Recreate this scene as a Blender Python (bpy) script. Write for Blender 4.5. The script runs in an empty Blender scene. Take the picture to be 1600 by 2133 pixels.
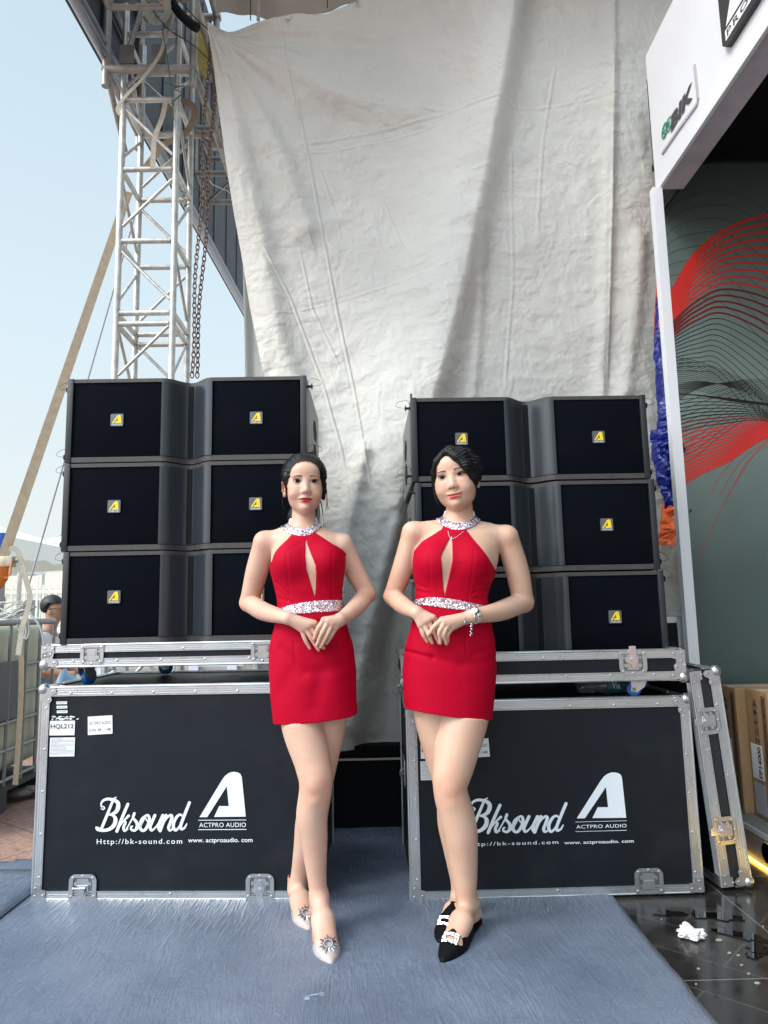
import bpy, bmesh, math, random
import numpy as np
from mathutils import Vector, Matrix, noise as mnoise
from mathutils.geometry import tessellate_polygon
random.seed(7); rng = np.random.default_rng(7)
S = bpy.context.scene
C = S.collection
R_ = math.radians
PI = math.pi

# ---------------------------------------------------------------- camera
FPX, CX, CY, CAMH = 1480.0, 800.0, 1066.5, 1.12
def _cam(pitch=7.85, yaw=.85, roll=1.15):
    p, y, r = R_(pitch), R_(yaw), R_(roll)
    f = np.array([math.sin(y)*math.cos(p), math.cos(y)*math.cos(p), math.sin(p)])
    rt = np.array([math.cos(y), -math.sin(y), 0.0]); up = np.cross(rt, f)
    return rt*math.cos(r)-up*math.sin(r), up*math.cos(r)+rt*math.sin(r), f
cR, cU, cF = _cam()
camd = bpy.data.cameras.new('camera'); cam = bpy.data.objects.new('camera', camd); C.objects.link(cam)
camd.sensor_fit = 'HORIZONTAL'; camd.sensor_width = 36.0; camd.lens = 36.0*FPX/1600.0
camd.clip_start = 0.05; camd.clip_end = 3000
M = Matrix(((cR[0], cU[0], -cF[0], 0), (cR[1], cU[1], -cF[1], 0), (cR[2], cU[2], -cF[2], CAMH), (0, 0, 0, 1)))
cam.matrix_world = M
S.camera = cam
C0 = np.array([0, 0, CAMH])
# measuring helpers: turn a spot measured on the photograph into a real place at a known distance
def ray(px, py): return cF+cR*(px-CX)/FPX-cU*(py-CY)/FPX
def atY(px, py, Y): d = ray(px, py); return C0+d*(Y/d[1])
def atZ(px, py, Z=0.0): d = ray(px, py); return C0+d*((Z-CAMH)/d[2])
def atX(px, py, X): d = ray(px, py); return C0+d*(X/d[0])

# ---------------------------------------------------------------- light
SUN_EL, SUN_AZ = 44.0, -122.0     # azimuth from +Y clockwise: light from front left, behind the camera
W = bpy.data.worlds.new('World'); S.world = W; W.use_nodes = True
wn = W.node_tree; wn.nodes.clear()
sky = wn.nodes.new('ShaderNodeTexSky'); sky.sky_type = 'NISHITA'; sky.sun_disc = False
sky.sun_elevation = R_(SUN_EL); sky.sun_rotation = R_(SUN_AZ)
sky.air_density = 1.15; sky.dust_density = 3.2; sky.ozone_density = 1.6; sky.altitude = 10
bg = wn.nodes.new('ShaderNodeBackground'); bg.inputs[1].default_value = 0.13
wo = wn.nodes.new('ShaderNodeOutputWorld')
# hazy tropical daylight: the clear sky is veiled by pale haze, whiter towards the horizon
geo = wn.nodes.new('ShaderNodeTexCoord'); sx = wn.nodes.new('ShaderNodeSeparateXYZ'); wn.links.new(geo.outputs['Generated'], sx.inputs[0])
hz = wn.nodes.new('ShaderNodeValToRGB'); e_ = hz.color_ramp.elements; e_[0].position = 0.0; e_[0].color = (5.2, 5.3, 5.0, 1); e_[1].position = .75; e_[1].color = (3.5, 4.4, 5.0, 1)
q_ = e_.new(.12); q_.color = (4.9, 5.3, 5.3, 1); q_ = e_.new(.38); q_.color = (4.3, 5.15, 5.6, 1)
wn.links.new(sx.outputs[2], hz.inputs[0])
mxs = wn.nodes.new('ShaderNodeMix'); mxs.data_type = 'RGBA'; mxs.inputs[0].default_value = .88; mxs.clamp_result = False
wn.links.new(sky.outputs[0], mxs.inputs[6]); wn.links.new(hz.outputs[0], mxs.inputs[7])
# the hazy sky is brighter around the sun, which stands behind the camera
dt = wn.nodes.new('ShaderNodeVectorMath'); dt.operation = 'DOT_PRODUCT'; wn.links.new(geo.outputs['Generated'], dt.inputs[0])
_a, _e = R_(SUN_AZ), R_(SUN_EL); dt.inputs[1].default_value = (math.sin(_a)*math.cos(_e), math.cos(_a)*math.cos(_e), math.sin(_e))
mr_ = wn.nodes.new('ShaderNodeMapRange'); mr_.interpolation_type = 'SMOOTHSTEP'; mr_.inputs['From Min'].default_value = .40; mr_.inputs['From Max'].default_value = 1.0; mr_.inputs['To Min'].default_value = 1.0; mr_.inputs['To Max'].default_value = 3.6
wn.links.new(dt.outputs['Value'], mr_.inputs[0])
gm = wn.nodes.new('ShaderNodeVectorMath'); gm.operation = 'SCALE'; wn.links.new(mxs.outputs[2], gm.inputs[0]); wn.links.new(mr_.outputs[0], gm.inputs['Scale'])
wn.links.new(gm.outputs[0], bg.inputs[0]); wn.links.new(bg.outputs[0], wo.inputs[0])
sd = bpy.data.lights.new('sun', 'SUN'); sd.energy = 1.5; sd.angle = R_(20); sd.color = (1.0, .94, .86)
so = bpy.data.objects.new('sun', sd); C.objects.link(so)
sdir = Vector((math.sin(R_(SUN_AZ))*math.cos(R_(SUN_EL)), math.cos(R_(SUN_AZ))*math.cos(R_(SUN_EL)), math.sin(R_(SUN_EL))))
so.rotation_euler = sdir.to_track_quat('Z', 'Y').to_euler()
S.view_settings.view_transform = 'Standard'; S.view_settings.look = 'None'
S.view_settings.gamma = 1.0; S.view_settings.exposure = 0.47
try: S.view_settings.use_curve_mapping = False
except Exception: pass
S.cycles.max_bounces = 6; S.cycles.transparent_max_bounces = 12

# ---------------------------------------------------------------- materials
MATS = {}
def mat(name, col, rough=.6, metal=0.0, var=0.0, vscale=8.0, bump=0.0, bscale=200.0, spec=.5, stretch=None, col2=None, trans=0.0, sheen=0.0, sss=0.0, emit=None, coat=0.0):
    if name in MATS: return MATS[name]
    m = bpy.data.materials.new(name); m.use_nodes = True; MATS[name] = m
    nt = m.node_tree; b = nt.nodes['Principled BSDF']
    b.inputs['Base Color'].default_value = (*col, 1); b.inputs['Roughness'].default_value = rough
    b.inputs['Metallic'].default_value = metal; b.inputs['Specular IOR Level'].default_value = spec
    if sheen: b.inputs['Sheen Weight'].default_value = sheen
    if coat: b.inputs['Coat Weight'].default_value = coat
    if sss:
        b.inputs['Subsurface Weight'].default_value = sss; b.inputs['Subsurface Radius'].default_value = (.012, .005, .003)
        b.inputs['Subsurface Scale'].default_value = 1.0
    if trans: b.inputs['Transmission Weight'].default_value = trans
    if emit: b.inputs['Emission Color'].default_value = (*emit[0], 1); b.inputs['Emission Strength'].default_value = emit[1]
    tc = nt.nodes.new('ShaderNodeTexCoord'); src = tc.outputs['Object']
    if stretch:
        mp = nt.nodes.new('ShaderNodeMapping'); mp.inputs['Scale'].default_value = stretch
        nt.links.new(src, mp.inputs[0]); src = mp.outputs[0]
    if var:
        n = nt.nodes.new('ShaderNodeTexNoise'); n.inputs['Scale'].default_value = vscale; n.inputs['Detail'].default_value = 5
        n.inputs['Roughness'].default_value = .65
        nt.links.new(src, n.inputs['Vector'])
        r = nt.nodes.new('ShaderNodeValToRGB'); r.color_ramp.elements[0].position = .3; r.color_ramp.elements[1].position = .7
        a = col2 if col2 else tuple(max(0, c*(1-var)) for c in col)
        r.color_ramp.elements[0].color = (*a, 1)
        r.color_ramp.elements[1].color = (*(tuple(min(1, c*(1+var*.5)) for c in col)), 1)
        nt.links.new(n.outputs['Fac'], r.inputs[0]); nt.links.new(r.outputs[0], b.inputs['Base Color'])
        mr = nt.nodes.new('ShaderNodeMapRange'); mr.inputs['To Min'].default_value = max(.02, rough-.12); mr.inputs['To Max'].default_value = min(1, rough+.12)
        nt.links.new(n.outputs['Fac'], mr.inputs['Value']); nt.links.new(mr.outputs[0], b.inputs['Roughness'])
    if bump:
        n2 = nt.nodes.new('ShaderNodeTexNoise'); n2.inputs['Scale'].default_value = bscale; n2.inputs['Detail'].default_value = 3
        nt.links.new(src, n2.inputs['Vector'])
        bp = nt.nodes.new('ShaderNodeBump'); bp.inputs['Strength'].default_value = bump; bp.inputs['Distance'].default_value = .002
        nt.links.new(n2.outputs['Fac'], bp.inputs['Height']); nt.links.new(bp.outputs[0], b.inputs['Normal'])
    return m
def N(m, t, **kw):
    n = m.node_tree.nodes.new(t)
    for k, v in kw.items(): setattr(n, k, v)
    return n
def L(m, a, b): m.node_tree.links.new(a, b)
def B(m): return m.node_tree.nodes['Principled BSDF']

ALU = mat('brushed_aluminium', (.62, .64, .66), .30, .88, .06, 12, .05, 300, stretch=(1, 1, 1))
STEEL = mat('zinc_steel', (.50, .51, .53), .30, .85, .06, 20, .03, 200)
CHROME = mat('chrome', (.72, .73, .75), .14, 1.0)
LAMI = mat('black_laminate', (.0065, .0095, .0150), .46, 0, .25, 6, .35, 900, spec=.26)
HEXL = mat('hex_laminate', (.012, .014, .018), .42, 0, .2, 6, .3, 600)
CAB = mat('speaker_cabinet_paint', (.014, .017, .021), .42, 0, .15, 20, .5, 700)
TRIMB = mat('speaker_rail_paint', (.05, .045, .045), .5, 0, .3, 60, .8, 500)
HORN = mat('satin_black_horn', (.022, .027, .034), .30, 0, .05, 4)
GRILLE = mat('grille_foam', (.0030, .0042, .0080), .9, 0, .4, 120, .8, 1400, spec=.06)
BLACK = mat('matt_black', (.006, .006, .007), .8, spec=.2)
RUB = mat('black_rubber', (.015, .015, .016), .6)
WHITEINK = mat('white_ink', (.75, .8, .84), .6)
PAPER = mat('sticker_paper', (.78, .79, .8), .55, 0, .05, 40)
INK = mat('printed_ink', (.02, .02, .025), .6)
YEL = mat('yellow_badge', (.85, .60, .015), .4)
BADGE = mat('badge_metal', (.12, .13, .14), .3, .5)
BLUEW = mat('blue_caster_wheel', (.01, .12, .42), .35)
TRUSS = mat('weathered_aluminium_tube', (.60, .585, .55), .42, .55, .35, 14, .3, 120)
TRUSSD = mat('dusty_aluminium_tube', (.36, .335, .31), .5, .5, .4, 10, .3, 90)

def scuff(m, amt=.03):
    """dust, rubbed patches and fine scratches over a dark board"""
    nt = m.node_tree; old = B(m).inputs['Base Color'].links[0].from_socket
    tc = N(m, 'ShaderNodeTexCoord'); n = N(m, 'ShaderNodeTexNoise'); n.inputs['Scale'].default_value = 3.2; n.inputs['Detail'].default_value = 9; n.inputs['Roughness'].default_value = .75; L(m, tc.outputs['Object'], n.inputs[0])
    r = N(m, 'ShaderNodeMapRange'); r.inputs['From Min'].default_value = .52; r.inputs['From Max'].default_value = .80; r.inputs['To Max'].default_value = .5; L(m, n.outputs['Fac'], r.inputs[0])
    mp = N(m, 'ShaderNodeMapping'); mp.inputs['Scale'].default_value = (2.2, 2, 60); mp.inputs['Rotation'].default_value = (0, R_(24), 0); L(m, tc.outputs['Object'], mp.inputs[0])
    s_ = N(m, 'ShaderNodeTexNoise'); s_.inputs['Scale'].default_value = 3; s_.inputs['Detail'].default_value = 2; L(m, mp.outputs[0], s_.inputs[0])
    r2 = N(m, 'ShaderNodeMapRange'); r2.inputs['From Min'].default_value = .72; r2.inputs['From Max'].default_value = .78; r2.inputs['To Max'].default_value = .8; L(m, s_.outputs['Fac'], r2.inputs[0])
    a = N(m, 'ShaderNodeMath', operation='MAXIMUM'); L(m, r.outputs[0], a.inputs[0]); L(m, r2.outputs[0], a.inputs[1])
    mx = N(m, 'ShaderNodeMix', data_type='RGBA'); L(m, a.outputs[0], mx.inputs[0]); L(m, old, mx.inputs[6]); mx.inputs[7].default_value = (amt, amt*1.05, amt*1.1, 1); L(m, mx.outputs[2], B(m).inputs['Base Color'])
def N(m, t, **kw):
    n = m.node_tree.nodes.new(t)
    for k, v in kw.items(): setattr(n, k, v)
    return n
def L(m, a, b): m.node_tree.links.new(a, b)
def B(m): return m.node_tree.nodes['Principled BSDF']
scuff(LAMI, .028); scuff(CAB, .025); scuff(GRILLE, .010)
# ---------------------------------------------------------------- object helpers
def link(o): C.objects.link(o); return o
def thing(name, label, cat, loc=(0, 0, 0), rz=0.0, group=None, kind=None):
    o = link(bpy.data.objects.new(name, None)); o.location = loc; o.rotation_euler = (0, 0, rz); o.empty_display_size = .1
    return tag(o, label, cat, group, kind)
def tag(o, label, cat=None, group=None, kind=None):
    if label: o['label'] = label
    if cat: o['category'] = cat
    if group: o['group'] = group
    if kind: o['kind'] = kind
    return o
def obj(name, bm, m, parent=None, smooth=False, ang=40):
    me = bpy.data.meshes.new(name)
    if isinstance(bm, bmesh.types.BMesh):
        bmesh.ops.recalc_face_normals(bm, faces=bm.faces)
        bm.to_mesh(me); bm.free()
    else:
        me.from_pydata(*bm)
    for mm in (m if isinstance(m, (list, tuple)) else [m]): me.materials.append(mm)
    if smooth:
        me.polygons.foreach_set('use_smooth', [True]*len(me.polygons))
        if ang < 180: me.set_sharp_from_angle(angle=R_(ang))
    o = link(bpy.data.objects.new(name, me))
    if parent: o.parent = parent
    return o
def struct(name, bm, m, label, cat=None, smooth=False):
    o = obj(name, bm, m, None, smooth); return tag(o, label, cat or name.replace('_', ' '), None, 'structure')
def NB(): return bmesh.new()
def box(bm, x0, x1, y0, y1, z0, z1, bev=0.0, seg=2):
    vs = [bm.verts.new(p) for p in ((x0, y0, z0), (x1, y0, z0), (x1, y1, z0), (x0, y1, z0), (x0, y0, z1), (x1, y0, z1), (x1, y1, z1), (x0, y1, z1))]
    fs = [bm.faces.new([vs[i] for i in f]) for f in ((0, 3, 2, 1), (4, 5, 6, 7), (0, 1, 5, 4), (1, 2, 6, 5), (2, 3, 7, 6), (3, 0, 4, 7))]
    if bev:
        es = list({e for f in fs for e in f.edges})
        bmesh.ops.bevel(bm, geom=es, offset=bev, segments=seg, affect='EDGES', profile=.5)
    return vs
def prism(bm, poly, y0, y1, plane='xz'):
    """poly: list of 2D points, extruded from y0 to y1 along the third axis"""
    def P(p, t): return {'xz': (p[0], t, p[1]), 'xy': (p[0], p[1], t), 'yz': (t, p[0], p[1])}[plane]
    a = [bm.verts.new(P(p, y0)) for p in poly]; b = [bm.verts.new(P(p, y1)) for p in poly]
    n = len(poly); bm.faces.new(a); bm.faces.new(b[::-1])
    for i in range(n): bm.faces.new((a[i], a[(i+1) % n], b[(i+1) % n], b[i]))
def tube(bm, pts, r, seg=10, caps=True, flat=1.0):
    pts = [Vector(p) for p in pts]; n = len(pts)
    rr = r if isinstance(r, (list, tuple)) else [r]*n
    rings = []; prev = None
    for i, p in enumerate(pts):
        t = (pts[min(i+1, n-1)]-pts[max(i-1, 0)])
        t = t.normalized() if t.length > 1e-9 else Vector((0, 0, 1))
        if prev is None:
            a = t.orthogonal().normalized()
        else:
            a = (prev-t*prev.dot(t)); a = a.normalized() if a.length > 1e-6 else t.orthogonal().normalized()
        prev = a; b = t.cross(a)
        rings.append([bm.verts.new(p+(a*math.cos(2*PI*k/seg)+b*math.sin(2*PI*k/seg)*flat)*rr[i]) for k in range(seg)])
    for i in range(n-1):
        for k in range(seg):
            bm.faces.new((rings[i][k], rings[i][(k+1) % seg], rings[i+1][(k+1) % seg], rings[i+1][k]))
    if caps: bm.faces.new(rings[0][::-1]); bm.faces.new(rings[-1])
def lathe(bm, prof, o=(0, 0, 0), ax='z', seg=16):
    """prof: (r, h) pairs along the axis"""
    def P(r, h, k):
        c, s = math.cos(2*PI*k/seg)*r, math.sin(2*PI*k/seg)*r
        v = {'z': (c, s, h), 'y': (c, h, s), 'x': (h, c, s)}[ax]
        return (v[0]+o[0], v[1]+o[1], v[2]+o[2])
    rings = []
    for r, h in prof:
        if r < 1e-6: rings.append([bm.verts.new(P(0, h, 0))]*seg)
        else: rings.append([bm.verts.new(P(r, h, k)) for k in range(seg)])
    for i in range(len(prof)-1):
        for k in range(seg):
            q = [rings[i][k], rings[i][(k+1) % seg], rings[i+1][(k+1) % seg], rings[i+1][k]]
            u = []
            for v in q:
                if v not in u: u.append(v)
            if len(u) > 2:
                try: bm.faces.new(u)
                except ValueError: pass
    for rg in (rings[0], rings[-1]):
        if rg[0] is not rg[1]: bm.faces.new(rg)
def sphere(bm, c, r, u=16, v=10, sc=(1, 1, 1)):
    mt = Matrix.Translation(c) @ Matrix.Diagonal((r*sc[0], r*sc[1], r*sc[2], 1))
    bmesh.ops.create_uvsphere(bm, u_segments=u, v_segments=v, radius=1, matrix=mt)
def ribbon(bm, pts, w, n=(0, -1, 0), t=.0006):
    """flat band along pts (3D) of width w (number or list), thickness t along n"""
    n = Vector(n); P = [Vector(p) for p in pts]; k = len(P)
    ws = w if isinstance(w, (list, tuple)) else [w]*k
    rows = []
    for i, p in enumerate(P):
        d = (P[min(i+1, k-1)]-P[max(i-1, 0)]).normalized(); s = d.cross(n).normalized()*ws[i]*.5
        rows.append([bm.verts.new(p-s), bm.verts.new(p+s), bm.verts.new(p+s+n*t), bm.verts.new(p-s+n*t)])
    for i in range(k-1):
        for j in range(4): bm.faces.new((rows[i][j], rows[i][(j+1) % 4], rows[i+1][(j+1) % 4], rows[i+1][j]))
    bm.faces.new(rows[0]); bm.faces.new(rows[-1][::-1])
def smoothpts(pts, k=8):
    """Catmull-Rom through pts"""
    P = [np.array(p, float) for p in pts]; P = [2*P[0]-P[1]]+P+[2*P[-1]-P[-2]]; out = []
    for i in range(1, len(P)-2):
        for j in range(k):
            t = j/k
            out.append(.5*((2*P[i])+(-P[i-1]+P[i+1])*t+(2*P[i-1]-5*P[i]+4*P[i+1]-P[i+2])*t*t+(-P[i-1]+3*P[i]-3*P[i+1]+P[i+2])*t**3))
    out.append(P[-2]); return out
def text_mesh(body, w, h, bold=0.0, spacing=1.0, ext=.15):
    """text as mesh data, fitted to w x h metres, centred on 0,0 in its own x/y plane"""
    cu = bpy.data.curves.new('lettering', 'FONT'); cu.body = body; cu.extrude = .0; cu.offset = bold; cu.space_character = spacing
    cu.resolution_u = 3
    o = link(bpy.data.objects.new('lettering_tmp', cu))
    me = bpy.data.meshes.new_from_object(o.evaluated_get(bpy.context.evaluated_depsgraph_get()))
    bpy.data.objects.remove(o); bpy.data.curves.remove(cu)
    v = np.array([tuple(q.co) for q in me.vertices]); f = [tuple(p.vertices) for p in me.polygons]
    bpy.data.meshes.remove(me)
    lo, hi = v.min(0), v.max(0)
    v = (v-(lo+hi)/2); v[:, 0] *= w/(hi[0]-lo[0]); v[:, 1] *= h/(hi[1]-lo[1])
    return v, f
def place_text(body, w, h, c, xd=(1, 0, 0), yd=(0, 0, 1), m=None, parent=None, bold=0.0, spacing=1.0, lift=.0008, name='lettering'):
    v, f = text_mesh(body, w, h, bold, spacing)
    X, Y = np.array(xd, float), np.array(yd, float); n = np.cross(X, Y)
    V = np.array(c)+v[:, :1]*X+v[:, 1:2]*Y+n*lift
    return obj(name, ([tuple(q) for q in V], [], f), m or INK, parent)

# ---------------------------------------------------------------- ground
def ground_mat():
    m = mat('red_pavers', (.30, .17, .13), .7)
    tc = N(m, 'ShaderNodeTexCoord'); br = N(m, 'ShaderNodeTexBrick'); br.offset = 0
    br.inputs['Scale'].default_value = 1.0; br.inputs['Brick Width'].default_value = .4; br.inputs['Row Height'].default_value = .4
    br.inputs['Mortar Size'].default_value = .004
    br.inputs['Color1'].default_value = (.34, .20, .155, 1); br.inputs['Color2'].default_value = (.28, .165, .13, 1); br.inputs['Mortar'].default_value = (.12, .08, .07, 1)
    mp = N(m, 'ShaderNodeMapping'); mp.inputs['Rotation'].default_value = (0, 0, R_(38))
    L(m, tc.outputs['Object'], mp.inputs[0]); L(m, mp.outputs[0], br.inputs[0])
    no = N(m, 'ShaderNodeTexNoise'); no.inputs['Scale'].default_value = 45; no.inputs['Detail'].default_value = 6; L(m, tc.outputs['Object'], no.inputs[0])
    mx = N(m, 'ShaderNodeMix', data_type='RGBA', blend_type='OVERLAY'); mx.inputs[0].default_value = .8
    L(m, br.outputs[0], mx.inputs[6]); L(m, no.outputs['Fac'], mx.inputs[7]); L(m, mx.outputs[2], B(m).inputs['Base Color'])
    return m
b = NB(); g = 400
for vs in [((-g, -g, -.008), (g, -g, -.008), (g, g, -.008), (-g, g, -.008))]: b.faces.new([b.verts.new(v) for v in vs])
struct('ground', b, ground_mat(), 'reddish stone paving of the square behind the cases', 'ground')

def tile_mat():
    m = mat('black_floor_tiles', (.02, .019, .019), .22)
    tc = N(m, 'ShaderNodeTexCoord'); mp = N(m, 'ShaderNodeMapping'); L(m, tc.outputs['Object'], mp.inputs[0]); mp.inputs['Location'].default_value = (.27, .1, 0)
    # engraved zig-zag lines and joints
    br = N(m, 'ShaderNodeTexBrick'); br.offset = 0; br.inputs['Scale'].default_value = 1; br.inputs['Brick Width'].default_value = .8; br.inputs['Row Height'].default_value = .8
    br.inputs['Mortar Size'].default_value = .003; br.inputs['Color1'].default_value = (0, 0, 0, 1); br.inputs['Color2'].default_value = (0, 0, 0, 1); br.inputs['Mortar'].default_value = (1, 1, 1, 1)
    m2 = N(m, 'ShaderNodeMapping'); m2.inputs['Rotation'].default_value = (0, 0, R_(43)); L(m, tc.outputs['Object'], m2.inputs[0])
    L(m, mp.outputs[0], br.inputs[0])
    b2 = N(m, 'ShaderNodeTexBrick'); b2.offset = .5; b2.inputs['Scale'].default_value = 1; b2.inputs['Brick Width'].default_value = .42; b2.inputs['Row Height'].default_value = .19
    b2.inputs['Mortar Size'].default_value = .004; b2.inputs['Color1'].default_value = (0, 0, 0, 1); b2.inputs['Color2'].default_value = (0, 0, 0, 1); b2.inputs['Mortar'].default_value = (1, 1, 1, 1)
    L(m, m2.outputs[0], b2.inputs[0])
    no = N(m, 'ShaderNodeTexNoise'); no.inputs['Scale'].default_value = 5; no.inputs['Detail'].default_value = 8; no.inputs['Roughness'].default_value = .7; L(m, tc.outputs['Object'], no.inputs[0])
    cr = N(m, 'ShaderNodeValToRGB'); cr.color_ramp.elements[0].position = .35; cr.color_ramp.elements[0].color = (.012, .011, .011, 1)
    cr.color_ramp.elements[1].position = .75; cr.color_ramp.elements[1].color = (.05, .043, .038, 1); L(m, no.outputs['Fac'], cr.inputs[0])
    mx = N(m, 'ShaderNodeMix', data_type='RGBA'); L(m, cr.outputs[0], mx.inputs[6]); mx.inputs[7].default_value = (.11, .1, .09, 1); 
    ma = N(m, 'ShaderNodeMath', operation='MULTIPLY'); ma.inputs[1].default_value = .35; L(m, b2.outputs[0], ma.inputs[0]); L(m, ma.outputs[0], mx.inputs[0])
    my = N(m, 'ShaderNodeMix', data_type='RGBA'); L(m, mx.outputs[2], my.inputs[6]); my.inputs[7].default_value = (.14, .12, .1, 1); L(m, br.outputs[0], my.inputs[0])
    L(m, my.outputs[2], B(m).inputs['Base Color'])
    rr = N(m, 'ShaderNodeMapRange'); rr.inputs['From Min'].default_value = .3; rr.inputs['From Max'].default_value = .7; rr.inputs['To Min'].default_value = .07; rr.inputs['To Max'].default_value = .32
    L(m, no.outputs['Fac'], rr.inputs[0]); L(m, rr.outputs[0], B(m).inputs['Roughness'])
    bp = N(m, 'ShaderNodeBump'); bp.inputs['Strength'].default_value = .15; bp.inputs['Distance'].default_value = .002
    n3 = N(m, 'ShaderNodeTexNoise'); n3.inputs['Scale'].default_value = 14; L(m, tc.outputs['Object'], n3.inputs[0]); L(m, n3.outputs['Fac'], bp.inputs['Height']); L(m, bp.outputs[0], B(m).inputs['Normal'])
    return m
b = NB(); b.faces.new([b.verts.new(v) for v in ((.55, -2, -.003), (6, -2, -.003), (6, 5, -.003), (.55, 5, -.003))])
struct('tile_floor', b, tile_mat(), 'glossy black engraved floor tiles with wet patches beside the carpet', 'floor')

# carpet under wrinkled protective film
def carpet_mat():
    m = mat('blue_grey_carpet_film', (.13, .17, .245), .45)
    tc = N(m, 'ShaderNodeTexCoord')
    no = N(m, 'ShaderNodeTexNoise'); no.inputs['Scale'].default_value = 2.6; no.inputs['Detail'].default_value = 7; no.inputs['Roughness'].default_value = .6; L(m, tc.outputs['Object'], no.inputs[0])
    cr = N(m, 'ShaderNodeValToRGB'); cr.color_ramp.elements[0].position = .3; cr.color_ramp.elements[0].color = (.085, .110, .165, 1)
    cr.color_ramp.elements[1].position = .72; cr.color_ramp.elements[1].color = (.155, .190, .260, 1); L(m, no.outputs['Fac'], cr.inputs[0])
    fi = N(m, 'ShaderNodeTexNoise'); fi.inputs['Scale'].default_value = 260; L(m, tc.outputs['Object'], fi.inputs[0])
    mx = N(m, 'ShaderNodeMix', data_type='RGBA', blend_type='OVERLAY'); mx.inputs[0].default_value = .55; L(m, cr.outputs[0], mx.inputs[6]); L(m, fi.outputs['Fac'], mx.inputs[7])
    L(m, mx.outputs[2], B(m).inputs['Base Color'])
    B(m).inputs['Coat Weight'].default_value = 1.0; B(m).inputs['Coat Roughness'].default_value = .20; B(m).inputs['Roughness'].default_value = .8
    # film creases: stretched noise in a slowly turning direction
    dn = N(m, 'ShaderNodeTexNoise'); dn.inputs['Scale'].default_value = 1.1; L(m, tc.outputs['Object'], dn.inputs[0])
    vm = N(m, 'ShaderNodeVectorMath', operation='MULTIPLY_ADD'); vm.inputs[1].default_value = (.22, .22, 0); L(m, dn.outputs['Color'], vm.inputs[0]); L(m, tc.outputs['Object'], vm.inputs[2])
    mp = N(m, 'ShaderNodeMapping'); mp.inputs['Rotation'].default_value = (0, 0, R_(-22)); mp.inputs['Scale'].default_value = (46, 5.5, 1); L(m, vm.outputs[0], mp.inputs[0])
    cn = N(m, 'ShaderNodeTexNoise'); cn.inputs['Scale'].default_value = 1.0; cn.inputs['Detail'].default_value = 4; cn.inputs['Distortion'].default_value = .6; L(m, mp.outputs[0], cn.inputs[0])
    ab = N(m, 'ShaderNodeMath', operation='SUBTRACT'); ab.inputs[1].default_value = .5; L(m, cn.outputs['Fac'], ab.inputs[0])
    a2 = N(m, 'ShaderNodeMath', operation='ABSOLUTE'); L(m, ab.outputs[0], a2.inputs[0])
    a3 = N(m, 'ShaderNodeMath', operation='POWER'); a3.inputs[1].default_value = .6; L(m, a2.outputs[0], a3.inputs[0])
    bp = N(m, 'ShaderNodeBump'); bp.inputs['Strength'].default_value = 1.0; bp.inputs['Distance'].default_value = .03; L(m, a3.outputs[0], bp.inputs['Height'])
    L(m, bp.outputs[0], B(m).inputs['Coat Normal']); 
    b2 = N(m, 'ShaderNodeBump'); b2.inputs['Strength'].default_value = .35; b2.inputs['Distance'].default_value = .006; L(m, a3.outputs[0], b2.inputs['Height']); L(m, b2.outputs[0], B(m).inputs['Normal'])
    return m
def carpet():
    nx, ny = 150, 130
    xs = np.linspace(-2.6, .9, nx); ys = np.linspace(.2, 3.9, ny)
    V, Fc = [], []
    for j, y in enumerate(ys):
        for i, x in enumerate(xs):
            z = .004+.0035*mnoise.noise(Vector((x*3, y*2.2, 1)))+.0022*mnoise.noise(Vector((x*14+y*6, y*4, 5)))+.003
            z = max(z, .0015)
            xx = x
            if i >= nx-3: xx += .014*mnoise.noise(Vector((0, y*2.2, 3)))+.005*mnoise.noise(Vector((0, y*9, 3)))
            if i == nx-1: z = .0006+.006*max(0, mnoise.noise(Vector((0, y*3.1, 8))))
            # keep flat where things stand
            V.append((xx, y, z))
    for j in range(ny-1):
        for i in range(nx-1):
            x, y = xs[i], ys[j]
            edge = 3.30-.62*(-1.42-x) if x < -1.42 else 9      # rear left edge runs off behind the case
            if y > (3.52+.42*(x+1.585)) and x < -1.2: continue
            a = j*nx+i; Fc.append((a, a+1, a+1+nx, a+nx))
    o = obj('carpet', (V, [], Fc), carpet_mat(), None, True, 180)
    so_ = o.modifiers.new('thickness', 'SOLIDIFY'); so_.thickness = .003; so_.offset = 1
    tag(o, 'blue grey carpet under creased clear film across the foreground', 'carpet', None, 'structure')
carpet()
# loose flap of the same carpet, folded over at the far left
b = NB(); pts = []
for k in range(21):
    t = k/20; x0 = -2.7+t*1.28
    row = []
    for q in range(9):
        s = q/8
        row.append(b.verts.new((x0+.02*s, 2.62+.05*t+.30*t*0+s*.78*(1-.15*t), .012+.035*math.sin(PI*s)*(.6+.4*math.sin(t*7))*(1 if t < .85 else (1-t)/.15)+.006)))
    pts.append(row)
for k in range(20):
    for q in range(8): b.faces.new((pts[k][q], pts[k+1][q], pts[k+1][q+1], pts[k][q+1]))
fl = obj('carpet_flap', b, carpet_mat() if False else MATS['blue_grey_carpet_film'], None, True, 180)
tag(fl, 'loose raised carpet flap lying at the left of the flight case', 'carpet', None, 'structure')
m_ = fl.modifiers.new('thickness', 'SOLIDIFY'); m_.thickness = .004
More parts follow.
